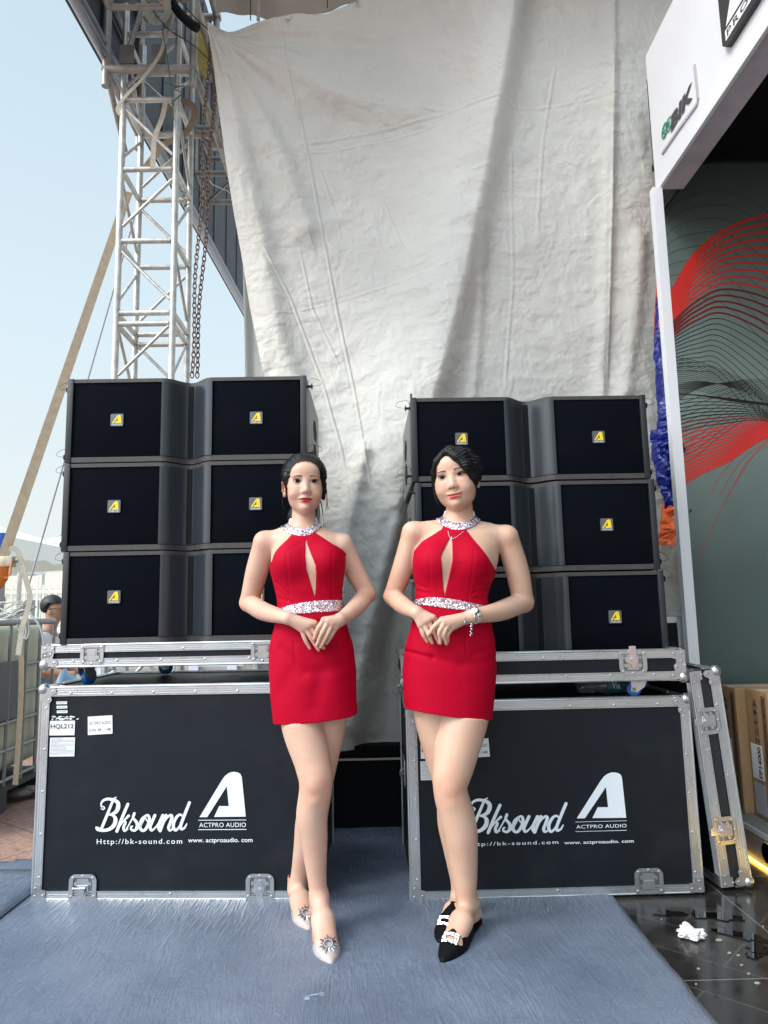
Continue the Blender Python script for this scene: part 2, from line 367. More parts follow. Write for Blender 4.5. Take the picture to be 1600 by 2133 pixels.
# ---------------------------------------------------------------- flight cases
def on_plane(px, py, P0, rz):
    """spot of the photograph on the front plane of a thing at P0 turned by rz -> local (x, z)"""
    n = np.array([math.sin(rz), -math.cos(rz), 0]); d = ray(px, py); t = ((np.array(P0)-C0)@n)/(d@n)
    q = C0+d*t-np.array(P0); return (q[0]*math.cos(rz)+q[1]*math.sin(rz), q[2])
RIB = [(0, 0), (0, 1), (.08, 1), (.10, .45), (.24, .45), (.27, .85), (.34, .85), (.37, .45), (.48, .45), (.51, .85), (.58, .85), (.61, .45), (.75, .45), (.78, .85), (.84, .85), (.87, .45), (.92, 1), (1, 1), (1, 0)]
def strip(bm, p0, p1, wd, n, w=.036, t=.0045):
    p0, p1, wd, n = Vector(p0), Vector(p1), Vector(wd).normalized(), Vector(n).normalized()
    A = [bm.verts.new(p0+wd*(u*w)+n*(v*t)) for u, v in RIB]; Bq = [bm.verts.new(p1+wd*(u*w)+n*(v*t)) for u, v in RIB]
    k = len(RIB)
    for i in range(k): bm.faces.new((A[i], A[(i+1) % k], Bq[(i+1) % k], Bq[i]))
    bm.faces.new(A); bm.faces.new(Bq[::-1])
def rivets(bm, pts, n, r=.0052):
    """domed rivets at pts on a face with outward normal n"""
    n = Vector(n)
    for p in pts:
        p = Vector(p); a = n.orthogonal().normalized(); b_ = n.cross(a)
        prev = None
        for rr, hh in ((r, 0), (r*.95, .0012), (r*.55, .0024), (r*.2, .0026)):
            ring = [bm.verts.new(p+n*hh+(a*math.cos(k*PI/4)+b_*math.sin(k*PI/4))*rr) for k in range(8)]
            if prev:
                for k in range(8): bm.faces.new((prev[k], prev[(k+1) % 8], ring[(k+1) % 8], ring[k]))
            prev = ring
        bm.faces.new(prev)
def rib_edge(par, p0, p1, faces, w=.036, nr=4, t=.0045):
    """one aluminium edge profile: flanges on two faces. faces: [(width dir, normal), ...]"""
    b = NB()
    for wd, n in faces:
        strip(b, p0, p1, wd, n, w, t)
    # rounded outer nose
    nn = sum((Vector(n) for _, n in faces), Vector()).normalized()
    tube(b, [Vector(p0)+nn*.001, Vector(p1)+nn*.001], t*1.1, 8)
    p0v, p1v = Vector(p0), Vector(p1)
    for wd, n in faces[:1]:
        rivets(b, [p0v.lerp(p1v, (i+.5)/nr)+Vector(wd)*w*.68+Vector(n)*(t*.8) for i in range(nr)], n)
    return obj('edge_profile', b, ALU, par, True, 30)
def plate_poly(b, c, poly, xd, yd, n, t=.0022, lift=.0046):
    c, xd, yd, n = Vector(c), Vector(xd), Vector(yd), Vector(n)
    a = [b.verts.new(c+xd*p[0]+yd*p[1]+n*lift) for p in poly]; q = [b.verts.new(c+xd*p[0]+yd*p[1]+n*(lift+t)) for p in poly]
    k = len(poly); b.faces.new(a); b.faces.new(q[::-1])
    for i in range(k): b.faces.new((a[i], a[(i+1) % k], q[(i+1) % k], q[i]))
def arc(cx, cy, r, a0, a1, k=6): return [(cx+r*math.cos(R_(a0+(a1-a0)*i/k)), cy+r*math.sin(R_(a0+(a1-a0)*i/k))) for i in range(k+1)]
LOBE = [(0, 0), (.052, 0)]+arc(.052, -.014, .014, 80, -60, 5)+[(.044, -.034)]+arc(.036, -.05, .012, 20, -110, 5)+[(.02, -.06), (0, -.052)]
def ball_corner(par, c, dx, dz, dyy=1):
    """ball corner at c; brackets run inwards along dx, dz (signs) on the front face and the side face"""
    b = NB()
    sphere(b, (c[0]+dx*.008, c[1]+.008*dyy, c[2]+dz*.008), .0235, 18, 12)
    pl = [(x, y) for x, y in LOBE]
    plate_poly(b, c, pl, (dx, 0, 0), (0, 0, -dz), (0, -dyy, 0))
    rivets(b, [(c[0]+dx*.052, c[1]-dyy*.0068, c[2]+dz*.015), (c[0]+dx*.036, c[1]-dyy*.0068, c[2]+dz*.05)], (0, -dyy, 0), .0055)
    plate_poly(b, c, pl, (0, dyy, 0), (0, 0, -dz), (-dx, 0, 0))
    if True: plate_poly(b, c, pl, (dx, 0, 0), (0, -dyy, 0), (0, 0, -dz))
    return obj('ball_corner', b, STEEL, par, True, 35)
def flat_corner(par, c, dx, dz, w=.055):
    b = NB()
    poly = [(0, 0), (w, 0), (w, -.034), (.036, -.036), (.034, -w), (0, -w)]
    plate_poly(b, c, poly, (dx, 0, 0), (0, 0, -dz), (0, -1, 0))
    plate_poly(b, c, poly, (0, 1, 0), (0, 0, -dz), (-dx, 0, 0))
    rivets(b, [(c[0]+dx*.012, c[1]-.0068, c[2]+dz*.012), (c[0]+dx*.044, c[1]-.0068, c[2]+dz*.014), (c[0]+dx*.014, c[1]-.0068, c[2]+dz*.042)], (0, -1, 0), .0052)
    return obj('corner_plate', b, STEEL, par, True, 35)
def rrect(w, h, r, k=5, top=True, bottom=True):
    p = []
    p += arc(w/2-r, h/2-r, r, 0, 90, k) if top else [(w/2, h/2)]
    p += arc(-w/2+r, h/2-r, r, 90, 180, k) if top else [(-w/2, h/2)]
    p += arc(-w/2+r, -h/2+r, r, 180, 270, k) if bottom else [(-w/2, -h/2)]
    p += arc(w/2-r, -h/2+r, r, 270, 360, k) if bottom else [(w/2, -h/2)]
    return p
def ring_plate(b, outer, inner, c, xd, yd, n, t, lift):
    c, xd, yd, n = Vector(c), Vector(xd), Vector(yd), Vector(n)
    def V(p, l): return b.verts.new(c+xd*p[0]+yd*p[1]+n*l)
    k = len(outer); o0 = [V(p, lift) for p in outer]; o1 = [V(p, lift+t) for p in outer]; i0 = [V(p, lift) for p in inner]; i1 = [V(p, lift+t) for p in inner]
    for i in range(k):
        j = (i+1) % k
        b.faces.new((o1[i], o1[j], i1[j], i1[i])); b.faces.new((o0[i], o0[j], o1[j], o1[i])); b.faces.new((i0[i], i0[j], i1[j], i1[i]))
def latch(par, c, sz=1, up=1, style='butterfly', xd=(1, 0, 0), yd=(0, 0, 1), m=None):
    """recessed butterfly latch; c: middle of the open edge; up: +1 the dish opens downwards"""
    xd, yd = Vector(xd), Vector(yd)*up; n = Vector(xd).cross(Vector(yd)*up)
    n = Vector(xd).cross(Vector(yd)).normalized()*up
    root = NB(); w, h = .112*sz, .094*sz
    mid = Vector(c)+yd*(h/2)
    ring_plate(root, rrect(w, h, .026*sz, 5, True, False), rrect(w*.70, h*.72, .014*sz, 5, True, False), mid, xd, yd, n, .003, .0046)
    rv = [mid+xd*a*w+yd*b_*h+n*.0076 for a, b_ in ((-.41, -.38), (.41, -.38), (-.36, .36), (.36, .36), (0, .43))]
    rivets(root, rv, n, .0055)
    o = obj('latch_dish', root, m or STEEL, par, True, 35)
    b = NB(); plate_poly(b, mid, rrect(w*.7, h*.72, .014*sz, 5, True, False), xd, yd, n, .001, .0015); obj('latch_recess', b, mat('latch_recess_metal', (.22, .22, .23), .35, .8), o)
    b = NB(); plate_poly(b, mid+yd*(-.0)*h, rrect(w*.42, h*.62, .004, 3), xd, yd, n, .003, .0028)
    for s in (-1, 1):
        p = mid+xd*s*w*.26+yd*h*.12+n*.003
        a_ = xd; tube(b, [p, p+n*.004], .0075*sz, 10)
    obj('latch_plate', b, m or STEEL, o, True, 35)
    b = NB()
    if style == 'butterfly':
        poly = [(-.034, .006), (-.03, -.004), (-.012, -.016), (.004, -.02), (.016, -.008), (.018, .01), (.004, .034), (-.004, .034), (-.01, .018)]
        plate_poly(b, mid-yd*.012*sz, [(p[0]*sz, p[1]*sz) for p in poly], xd, yd, n, .0035, .0075)
        q = mid-yd*.014*sz+n*.010; tube(b, [q, q+n*.004], .011*sz, 14); tube(b, [q+n*.004, q+n*.006], .006*sz, 10)
        plate_poly(b, mid-yd*.046*sz, rrect(.028*sz, .04*sz, .002, 2), xd, yd, n, .003, .0060)
    elif style == 'turned':
        tube(b, [mid-xd*.036*sz-yd*.004+n*.016, mid+xd*.016*sz-yd*.002+n*.016], .0045*sz, 8)
        q = mid-yd*.014*sz+n*.010; tube(b, [q, q+n*.008], .012*sz, 14)
        plate_poly(b, mid-yd*.044*sz, rrect(.032*sz, .05*sz, .003, 2), xd, yd, n, .003, .0065)
    else:
        plate_poly(b, mid-yd*.01*sz, rrect(.036*sz, .022*sz, .002, 2), xd, yd, n, .004, .0045)
    obj('latch_handle', b, CHROME if style == 'butterfly' else STEEL, o, True, 35)
    return o
def emblem_A(par, P, m, name='emblem', lift=.0008):
    """the rounded capital-A sign; P maps unit coordinates (0..1) to a point"""
    pts = [(0, 0), (.165, 0), (.59, .68), (.634, .243), (.425, .243), (.315, .005), (1, .012), (.915, .88), (.885, .955), (.83, .985), (.76, 1), (.69, .995), (.62, .965), (.55, .91), (.485, .82)]
    v = [tuple(P(*p)) for p in pts]
    b = NB(); vs = [b.verts.new(q) for q in v]
    for tri in tessellate_polygon([[Vector((p[0], p[1], 0)) for p in pts]]): b.faces.new([vs[i] for i in tri])
    return obj(name, b, m, par)
SCRIPT = {  # letter strokes traced as centre lines: (points, widths)
 'B': [([(128, 440), (150, 446), (160, 432), (148, 420), (134, 425), (130, 400), (145, 372), (185, 355), (235, 362), (275, 385), (280, 425), (262, 465), (225, 487), (196, 492)], [6, 12, 12, 10, 10, 14, 20, 24, 27, 33, 36, 33, 22, 12]),
       ([(198, 492), (235, 500), (256, 530), (246, 580), (205, 618), (150, 630), (100, 622), (90, 606)], [12, 22, 34, 36, 30, 26, 26, 18]),
       ([(262, 340), (245, 350), (232, 372), (185, 490), (130, 622)], [10, 14, 20, 25, 25]),
       ([(90, 606), (118, 612)], [22, 12])],
 'k': [([(365, 400), (318, 510), (268, 638)], [26, 26, 26]), ([(290, 600), (330, 545), (372, 502)], [10, 14, 24]), ([(330, 545), (345, 560), (328, 600), (335, 632), (362, 618)], [14, 20, 24, 24, 14])],
 's': [([(345, 630), (380, 570), (418, 498), (422, 480)], [12, 12, 16, 22]), ([(420, 486), (412, 520), (442, 560), (446, 600), (425, 630), (395, 622), (392, 600), (404, 594)], [24, 22, 26, 28, 22, 20, 16, 14])],
 'o': [([(430, 632), (470, 600), (492, 560), (520, 505), (545, 500), (553, 540), (538, 590), (508, 630), (478, 620), (472, 580), (490, 530), (522, 500)], [10, 12, 14, 18, 22, 26, 26, 24, 26, 28, 26, 18]), ([(520, 520), (535, 548), (565, 548), (590, 520)], [10, 12, 10, 8])],
 'u': [([(602, 498), (575, 560), (560, 600), (572, 628), (600, 612), (640, 560), (672, 498)], [26, 26, 26, 24, 14, 16, 24]), ([(672, 498), (640, 570), (634, 610), (645, 630), (662, 622)], [26, 26, 26, 20, 12])],
 'n': [([(700, 498), (675, 560), (648, 634)], [26, 26, 26]), ([(660, 600), (700, 530), (735, 498), (752, 510), (738, 560), (722, 605), (735, 630), (765, 612)], [10, 16, 22, 26, 26, 26, 22, 10])],
 'd': [([(905, 386), (860, 500), (828, 590), (835, 618), (862, 606), (882, 572)], [26, 26, 26, 24, 18, 10]), ([(850, 510), (825, 492), (795, 510), (768, 560), (765, 605), (785, 628), (815, 598), (850, 530)], [14, 20, 24, 26, 28, 24, 16, 12])],
}
def script_lettering(par, P, m):
    b = NB(); k = 0
    for ch, strokes in SCRIPT.items():
        for pts, ws in strokes:
            sp = smoothpts([(p[0], p[1]) for p in pts], 5); t = np.linspace(0, len(pts)-1, len(sp)); wv = np.interp(t, range(len(ws)), ws)*1.02
            n = len(sp); lf, rt = [], []; k += 1
            for i, p in enumerate(sp):
                d = sp[min(i+1, n-1)]-sp[max(i-1, 0)]; d = d/(np.linalg.norm(d)+1e-9); s = np.array([-d[1], d[0]])*wv[i]/2
                lf.append(b.verts.new(P(*(p-s), k))); rt.append(b.verts.new(P(*(p+s), k)))
            for i in range(n-1): b.faces.new((lf[i], lf[i+1], rt[i+1], rt[i]))
            for e_, (p, w_) in enumerate(((sp[0], wv[0]), (sp[-1], wv[-1]))):
                vs = [b.verts.new(P(p[0]+math.cos(a*PI/5)*w_/2, p[1]+math.sin(a*PI/5)*w_/2, k+.4)) for a in range(10)]; b.faces.new(vs)
    return obj('script_lettering', b, m, par)
def crop(q): return (180+q[0]/4.2105, 1580+q[1]/4.2105)

def flight_case(P0, rz, W_, D, Hh, label, shift, latches, scale=1.0, stickers=True, so_=(0, 0)):
    t = thing('flight_case', label, 'flight case', P0, rz, 'tall black flight cases standing on the floor')
    b = NB(); box(b, .004, W_-.004, .002, D-.002, .004, Hh-.003); obj('panel_body', b, LAMI, t)
    w = .036; X, Z, Y = (1, 0, 0), (0, 0, 1), (0, 1, 0); nX, nY, nZ = (-1, 0, 0), (0, -1, 0), (0, 0, -1)
    rib_edge(t, (0, 0, 0), (0, 0, Hh), [(X, nY), (Y, nX)], .038, 5)
    rib_edge(t, (W_, 0, 0), (W_, 0, Hh), [(nX, nY), (Y, X)], .038, 5)
    rib_edge(t, (.038, 0, Hh), (W_-.038, 0, Hh), [(nZ, nY), (Y, Z)], w, 6)
    rib_edge(t, (.038, 0, 0), (W_-.038, 0, 0), [(Z, nY)], .030, 1)
    rib_edge(t, (0, .038, Hh), (0, D-.038, Hh), [(X, Z), (nZ, nX)], w, 3)
    rib_edge(t, (W_, .038, Hh), (W_, D-.038, Hh), [(nX, Z), (nZ, X)], w, 3)
    rib_edge(t, (.038, D, Hh), (W_-.038, D, Hh), [(nY, Z), (nZ, Y)], w, 4)
    rib_edge(t, (0, D, 0), (0, D, Hh), [(X, Y), (nY, nX)], .038, 4)
    rib_edge(t, (W_, D, 0), (W_, D, Hh), [(nX, Y), (nY, X)], .038, 4)
    ball_corner(t, (0, 0, Hh), 1, -1); ball_corner(t, (W_, 0, Hh), -1, -1)
    ball_corner(t, (0, D, Hh), 1, -1, -1); ball_corner(t, (W_, D, Hh), -1, -1, -1)
    flat_corner(t, (0, 0, 0), 1, 1); flat_corner(t, (W_, 0, 0), -1, 1)
    for lx, st in latches: latch(t, (lx, 0, .0), 1.0, 1, st)
    # side handles: shallow spring handles on the side wall
    for sx, xx in ((-1, 0), (1, W_)):
        hb = NB(); plate_poly(hb, (xx, D*.5, Hh*.55), rrect(.16, .12, .02, 4), (0, 1, 0), (0, 0, 1), (sx, 0, 0), .004, .001)
        tube(hb, [(xx+sx*.008, D*.5-.05, Hh*.55), (xx+sx*.018, D*.5-.04, Hh*.53), (xx+sx*.018, D*.5+.04, Hh*.53), (xx+sx*.008, D*.5+.05, Hh*.55)], .005, 8)
        obj('side_handle', hb, STEEL, t, True, 35)
    # printing: positions measured on the left case, the right case repeats them
    q0 = shift
    def PP(px, py, lift=.0008): x, z = q0(px, py); return (x, -lift, z)
    script_lettering(t, lambda x, y, k=0: PP(*crop((x, y)), .0012+.00002*k), WHITEINK)
    a, c_ = crop((993, 514)), crop((1398, 117)); emblem_A(t, lambda u, v: PP(a[0]+(c_[0]-a[0])*u, a[1]+(c_[1]-a[1])*v), WHITEINK)
    def T(body, x0, y0, x1, y1, bold, sp=1.0, m=WHITEINK, par=t, lift=.0008, name='lettering'):
        p, q = crop((x0, y0)), crop((x1, y1)); A, Bq = PP(*p), PP(*q)
        return place_text(body, abs(Bq[0]-A[0]), abs(Bq[2]-A[2]), ((A[0]+Bq[0])/2, 0, (A[2]+Bq[2])/2), m=m, parent=par, bold=bold, spacing=sp, lift=lift, name=name)
    T('ACTPRO AUDIO', 990, 603, 1400, 561, .004, 1.05)
    T('Http://bk-sound.com', 90, 765, 842, 702, .008, 1.25); T('www. actproaudio. com', 892, 748, 1458, 694, .012)
    b = NB()
    for yy in (540, 623):
        p, q = PP(*crop((982, yy+4))), PP(*crop((1403, yy-4))); box(b, p[0], q[0], -.001, -.0004, p[2], q[2])
    obj('rule_line', b, WHITEINK, t)
    # stickers, measured in photo pixels of the left case
    def stick(x0, y0, x1, y1, name='sticker', tilt=0, lab=None):
        A, Bq = PP(x0+so_[0], y1+so_[1]), PP(x1+so_[0], y0+so_[1]); b = NB(); cx_, cz_ = (A[0]+Bq[0])/2, (A[2]+Bq[2])/2; w2, h2 = (Bq[0]-A[0])/2, (Bq[2]-A[2])/2
        c_, s_ = math.cos(tilt), math.sin(tilt)
        prism(b, [(cx_+u*w2*c_-v*h2*s_, cz_+u*w2*s_+v*h2*c_) for u, v in ((-1, -1), (1, -1), (1, 1), (-1, 1))], -.0012, -.0003)
        o = obj(name, b, PAPER, t); 
        if lab: o['label'] = lab
        return o, cx_, cz_, w2, h2, tilt
    s = stick(103, 1501, 156.5, 1532, lab='white sticker printed HQL212')
    place_text('HQL212', s[3]*1.84, s[4]*.72, (s[1], -.0005, s[2]+s[4]*.18), parent=s[0], bold=.028)
    s = stick(103, 1536, 156.5, 1576, lab='white sticker filled with tiny print')
    b = NB()
    for r_ in range(13):
        z = s[2]+s[4]*(.88-.14*r_); x = s[1]-s[3]*.93; lim = s[1]+s[3]*(.93 if r_ not in (0, 3, 6, 8, 12) else random.uniform(-.3, .6))
        while x < lim:
            ww = random.uniform(.004, .010); box(b, x, min(lim, x+ww), -.0017, -.0014, z-.0011, z+.0011); x += ww+.0016
    obj('fine_print', b, mat('grey_print', (.3, .33, .36), .6), s[0])
    s = stick(182.5, 1491, 235, 1530, tilt=.045, lab='white sticker printed ACTPRO AUDIO')
    cc, ss = math.cos(.045), math.sin(.045)
    place_text('ACTPRO AUDIO', s[3]*1.75, s[4]*.34, (s[1], -.0005, s[2]+s[4]*.24), (cc, 0, ss), (-ss, 0, cc), parent=s[0], bold=.004)
    place_text('C/N: 38   -148', s[3]*1.75, s[4]*.30, (s[1], -.0005, s[2]-s[4]*.5), (cc, 0, ss), (-ss, 0, cc), parent=s[0], bold=.012)
    if stickers:
        for k, yy in enumerate((1464, 1473, 1482.5)):
            s = stick(117.5+k*.5, yy-3, 140+k*.5, yy+3, 'small_sticker'); b = NB()
            box(b, s[1]-s[3]*.8, s[1]+s[3]*.8, -.0017, -.0014, s[2]-.0012, s[2]+.0014); obj('fine_print', b, MATS['grey_print'], s[0])
        b = NB()      # torn paper remains above the HQL212 sticker
        for k in range(34):
            x, z = q0(random.uniform(101, 165), random.gauss(1497, 3.0)); r_ = random.uniform(.0015, .007)
            if k < 6: x, z = q0(103+k*9+random.uniform(-2, 2), 1495+random.uniform(-3, 3)); r_ = random.uniform(.006, .011)
            if x < .05: continue
            prism(b, [(x+r_*random.uniform(.5, 1.6)*math.cos(a), z+r_*.5*random.uniform(.4, 1.3)*math.sin(a)) for a in np.linspace(0, 2*PI, 8)[:-1]], -.0016, -.0004)
        obj('torn_sticker', b, PAPER, t)
    return t
PL = atZ(67, 1877); PL2 = atZ(605, 1876.5); rzL = math.atan2(PL2[1]-PL[1], PL2[0]-PL[0])
PR = atZ(857, 1879); PR2 = atZ(1465, 1862); rzR = math.atan2(PR2[1]-PR[1], PR2[0]-PR[0])
PL = (PL[0], PL[1], 0.008); PR = (PR[0], PR[1], 0.008)
WL = 1.12; WR = float(np.hypot(PR2[0]-PR[0], PR2[1]-PR[1]))
HL, HR, DC = .822, .740, .69
pl = lambda x, y: on_plane(x, y, PL, rzL)
flight_case(PL, rzL, WL, DC, HL, 'tall black flight case under the left speaker stack, with the HQL212 sticker fully visible', pl, [(pl(173, 1860)[0], 'turned'), (pl(542, 1860)[0], 'butterfly')])
# the right case repeats the printing at its own place: scaled map so that the A sign lands where the photograph shows it
def prt(x, y):
    u = 1201+(x-415.5)*(1305.5-1201)/(513-415.5); 
    v = 1703.5+(y-1701)*(1.0+.0)*(1703.5-1609)/(1701-1608)
    return on_plane(u, v-(u-1201)*.0, PR, rzR)
flight_case(PR, rzR, WR, DC, HR, 'shaded black flight case under the right speaker stack, behind the woman with the watch', prt, [(on_plane(1352, 1850, PR, rzR)[0], 'catch')], stickers=False, so_=(10, 48))

# lids / caster trays carrying the loudspeakers
def caster(par, x, y, ztop, h, rot=0.0, name='caster'):
    e = link(bpy.data.objects.new(name, None)); e.location = (x, y, ztop); e.rotation_euler = (0, 0, rot); e.parent = par
    r = h*.40
    b = NB(); box(b, -.05, .05, -.04, .04, -.004, 0, .001); 
    lathe(b, [(.026, -.004), (.026, -.012), (.02, -.014)], seg=16)
    for s in (-1, 1):
        prism(b, [(-.028, -.012), (.034, -.012), (.012+.02, -.03), (.022+.012, -(h-r)-.008), (.022-.012, -(h-r)-.012), (-.02, -.034)], s*.019-.0015, s*.019+.0015)
    obj('caster_fork', b, STEEL, e, True, 35)
    b = NB(); lathe(b, [(r*.45, -.014), (r*.82, -.014), (r, -.009), (r, .009), (r*.82, .014), (r*.45, .014)], (.022, 0, -(h-r)), 'y', 24); obj('wheel', b, BLUEW, e, True, 40)
    b = NB(); lathe(b, [(0, -.0205), (.009, -.0205), (r*.44, -.012), (r*.44, .012), (.009, .0205), (0, .0205)], (.022, 0, -(h-r)), 'y', 16); obj('wheel_hub', b, STEEL, e, True, 40)
    return e
def tray(P0, rz, W_, D, Hh, label, gapz, latches, band, light):
    t = thing('caster_board', label, 'caster board', P0, rz, 'caster boards under the loudspeakers')
    b = NB(); box(b, .004, W_-.004, .002, D-.002, .003, .02); 
    for a in ((.004, W_-.004, .002, .012), (.004, W_-.004, D-.012, D-.002), (.004, .014, .012, D-.012), (W_-.014, W_-.004, .012, D-.012)): box(b, *a, .02, Hh-.002)
    obj('board_body', b, LAMI, t)
    X, Z, Y = (1, 0, 0), (0, 0, 1), (0, 1, 0); nX, nY, nZ = (-1, 0, 0), (0, -1, 0), (0, 0, -1)
    rib_edge(t, (.038, 0, Hh), (W_-.038, 0, Hh), [(nZ, nY), (Y, Z)], band, 1); rib_edge(t, (.038, 0, 0), (W_-.038, 0, 0), [(Z, nY), (Y, nZ)], .031, 6)
    for xx, sx, n in ((0, X, nX), (W_, nX, X)):
        rib_edge(t, (xx, 0, .036), (xx, 0, Hh), [(sx, nY), (Y, n)], .036, 1); rib_edge(t, (xx, .036, Hh), (xx, D, Hh), [(sx, Z), (nZ, n)], band, 3); rib_edge(t, (xx, .036, 0), (xx, D, 0), [(sx, nZ), (Z, n)], .03, 3)
    ball_corner(t, (0, 0, 0), 1, 1); ball_corner(t, (W_, 0, 0), -1, 1); flat_corner(t, (0, 0, Hh), 1, -1, .05); flat_corner(t, (W_, 0, Hh), -1, -1, .05)
    for lx, st in latches: latch(t, (lx, 0, Hh), .86 if st == 'catch' else 1.0, -1, st)
    for x, y, r in ((.135, .10, 1.2), (W_-.16, .085, 2.9), (.30, D-.12, .4), (W_-.25, D-.1, 2.2)):
        caster(t, x, y, 0, gapz, r)
    return t
zb = atY(90, 1389, 3.0)[2]; zt = atY(90, 1345, 3.0)[2]
tpl = (atY(89, 1365, 2.995)[0], 2.995, zb)
tray(tpl, rzL*.6, 1.165, .69, zt-zb, 'pale metal edged caster board between the sunlit speakers and the left flight case', zb-(HL+.008), [(on_plane(193, 1360, tpl, rzL*.6)[0], 'catch'), (on_plane(548, 1360, tpl, rzL*.6)[0], 'catch')], .030, 1)
zb2 = atY(1425, 1414, 2.9)[2]; zt2 = atY(1425, 1353, 2.9)[2]
tpr = (atY(838, 1380, 2.90)[0], 2.90, zb2)
tray(tpr, rzR-.006, atY(1426, 1380, 2.9)[0]-tpr[0], .69, zt2-zb2, 'dark caster board with a butterfly latch under the right speakers', zb2-(HR+.008), [(on_plane(1316, 1370, tpr, rzR)[0], 'butterfly')], .031, 0)

# ---------------------------------------------------------------- line array loudspeakers
LSW, LSH, LSD = 1.03, .366, .69
def speaker(P0, rz, W_, Hh, label, group, pins=(1, 1)):
    t = thing('line_array_speaker', label, 'loudspeaker', P0, rz, group)
    k = W_/1.03
    # cabinet body behind the front
    b = NB(); box(b, .006, W_-.006, .085, LSD, .006, Hh-.006, .004); obj('cabinet', b, CAB, t)
    def prof(x):   # depth of the front at x
        u = abs(x-W_/2)/(.108*k); return .004+.074*(.5+.5*math.cos(PI*min(1, u)))**1.15
    # top and bottom rails follow the front line
    xs = [.027*k]+list(np.linspace(W_/2-.11*k, W_/2+.11*k, 29))+[W_-.027*k]
    for z0, z1 in ((Hh-.018, Hh-.002), (.002, .024)):
        b = NB(); prism(b, [(x, prof(x)) for x in xs]+[(W_-.027*k, .1), (.027*k, .1)], z0, z1, 'xy'); obj('rail', b, TRIMB, t)
    # central horn flare
    b = NB(); hx = np.linspace(W_/2-.109*k, W_/2+.109*k, 41)
    prism(b, [(x, prof(x)-.0035) for x in hx]+[(hx[-1], .1), (hx[0], .1)], .0255, Hh-.0185, 'xy'); obj('horn_flare', b, HORN, t, True, 50)
    b = NB(); box(b, W_/2-.012, W_/2+.012, prof(W_/2)-.008, .09, .027, Hh-.02, .002); obj('horn_slot', b, BLACK, t)
    for x0, x1 in ((.030*k, W_/2-.112*k), (W_/2+.112*k, W_-.030*k)):
        b = NB(); box(b, x0, x1, .008, .084, .0265, Hh-.0195, .003); g_ = obj('grille', b, GRILLE, t, True, 40)
        xc, zc = (x0+x1)/2, Hh*.5
        b = NB(); prism(b, [(xc+p[0], zc+p[1]) for p in rrect(.054, .054, .005, 3)], .003, .0085); bd = obj('badge', b, BADGE, t, True, 30)
        emblem_A(bd, lambda u, v: (xc-.021+u*.041, .0024, zc-.0145+v*.037), YEL)
        place_text('ACTPRO AUDIO', .042, .0062, (xc+.0005, .003, zc-.0205), m=WHITEINK, parent=bd, bold=.02)
    for s, x0 in ((-1, 0), (1, W_-.026*k)):
        b = NB(); box(b, x0, x0+.026*k, 0, .11, 0, Hh, .0025); obj('end_plate', b, CAB, t, True, 40)
        xx = 0 if s < 0 else W_
        b = NB()                                     # rigging plate of the side with its two diamond openings
        box(b, *(sorted((xx, xx-s*.006))), .112, LSD-.02, .012, Hh-.012, .002); sp = obj('rigging_plate', b, mat('grey_rigging_plate', (.23, .235, .235), .5, .3, .3, 40), t)
        b = NB()
        for zc in (Hh*.62, Hh*.30):
            prism(b, [(.34, zc), (.38, zc+.045), (.46, zc+.055), (.54, zc+.01), (.5, zc-.04), (.40, zc-.05)], *sorted((xx+s*.0005, xx+s*.0015)), 'yz')
        obj('hand_opening', b, BLACK, sp)
        for zc in ((Hh-.035, .035) if pins[0 if s < 0 else 1] else (Hh-.035,)):
            b = NB(); tube(b, [(xx, .05, zc), (xx+s*.024, .05, zc)], .006, 8); tube(b, [(xx+s*.018, .05, zc), (xx+s*.022, .05, zc)], .013, 10)
            lp = smoothpts([(xx+s*.022, .05, zc), (xx+s*.06, .06, zc+.012), (xx+s*.05, .07, zc+.035), (xx+s*.01, .08, zc+.045), (xx+s*.001, .09, zc+.03)], 5); tube(b, lp, .0009, 5)
            obj('locking_pin', b, RUB, t, True, 40)
    return t
# left stack: front at Y 2.98
zj = [1.005, 1.388, 1.766]; zt_ = [1.386, 1.764, 2.137]
xl = [-1.300, -1.312, -1.312]; names = ['bottom', 'middle', 'top']
lbl = ['lowest black line array speaker of the left stack, resting on the pale caster board', 'middle black line array speaker of the left stack', 'topmost black line array speaker of the left stack, against the truss tower']
for i in range(3):
    s = speaker((xl[i], 2.98, zj[i]), [-.012, -.006, 0][i], LSW, zt_[i]-zj[i], lbl[i], 'line array speakers of the left stack')
lbl = ['lowest speaker of the right stack, its left half hidden by the woman with the watch', 'middle black line array speaker of the right stack, beside the blue tarpaulin', 'topmost black line array speaker of the right stack with an upright pin at its corner']
zj = [.880, 1.268, 1.662]; zt_ = [1.264, 1.658, 2.036]; xr = [.190, .180, .170]
for i in range(3):
    s = speaker((xr[i], 3.0, zj[i]), [.004, .006, .012][i], LSW+.005, zt_[i]-zj[i], lbl[i], 'line array speakers of the right stack')
    if i == 2:
        b = NB(); box(b, .002, .010, .04, .05, zt_[i]-zj[i], zt_[i]-zj[i]+.03); obj('rigging_pin', b, RUB, s)

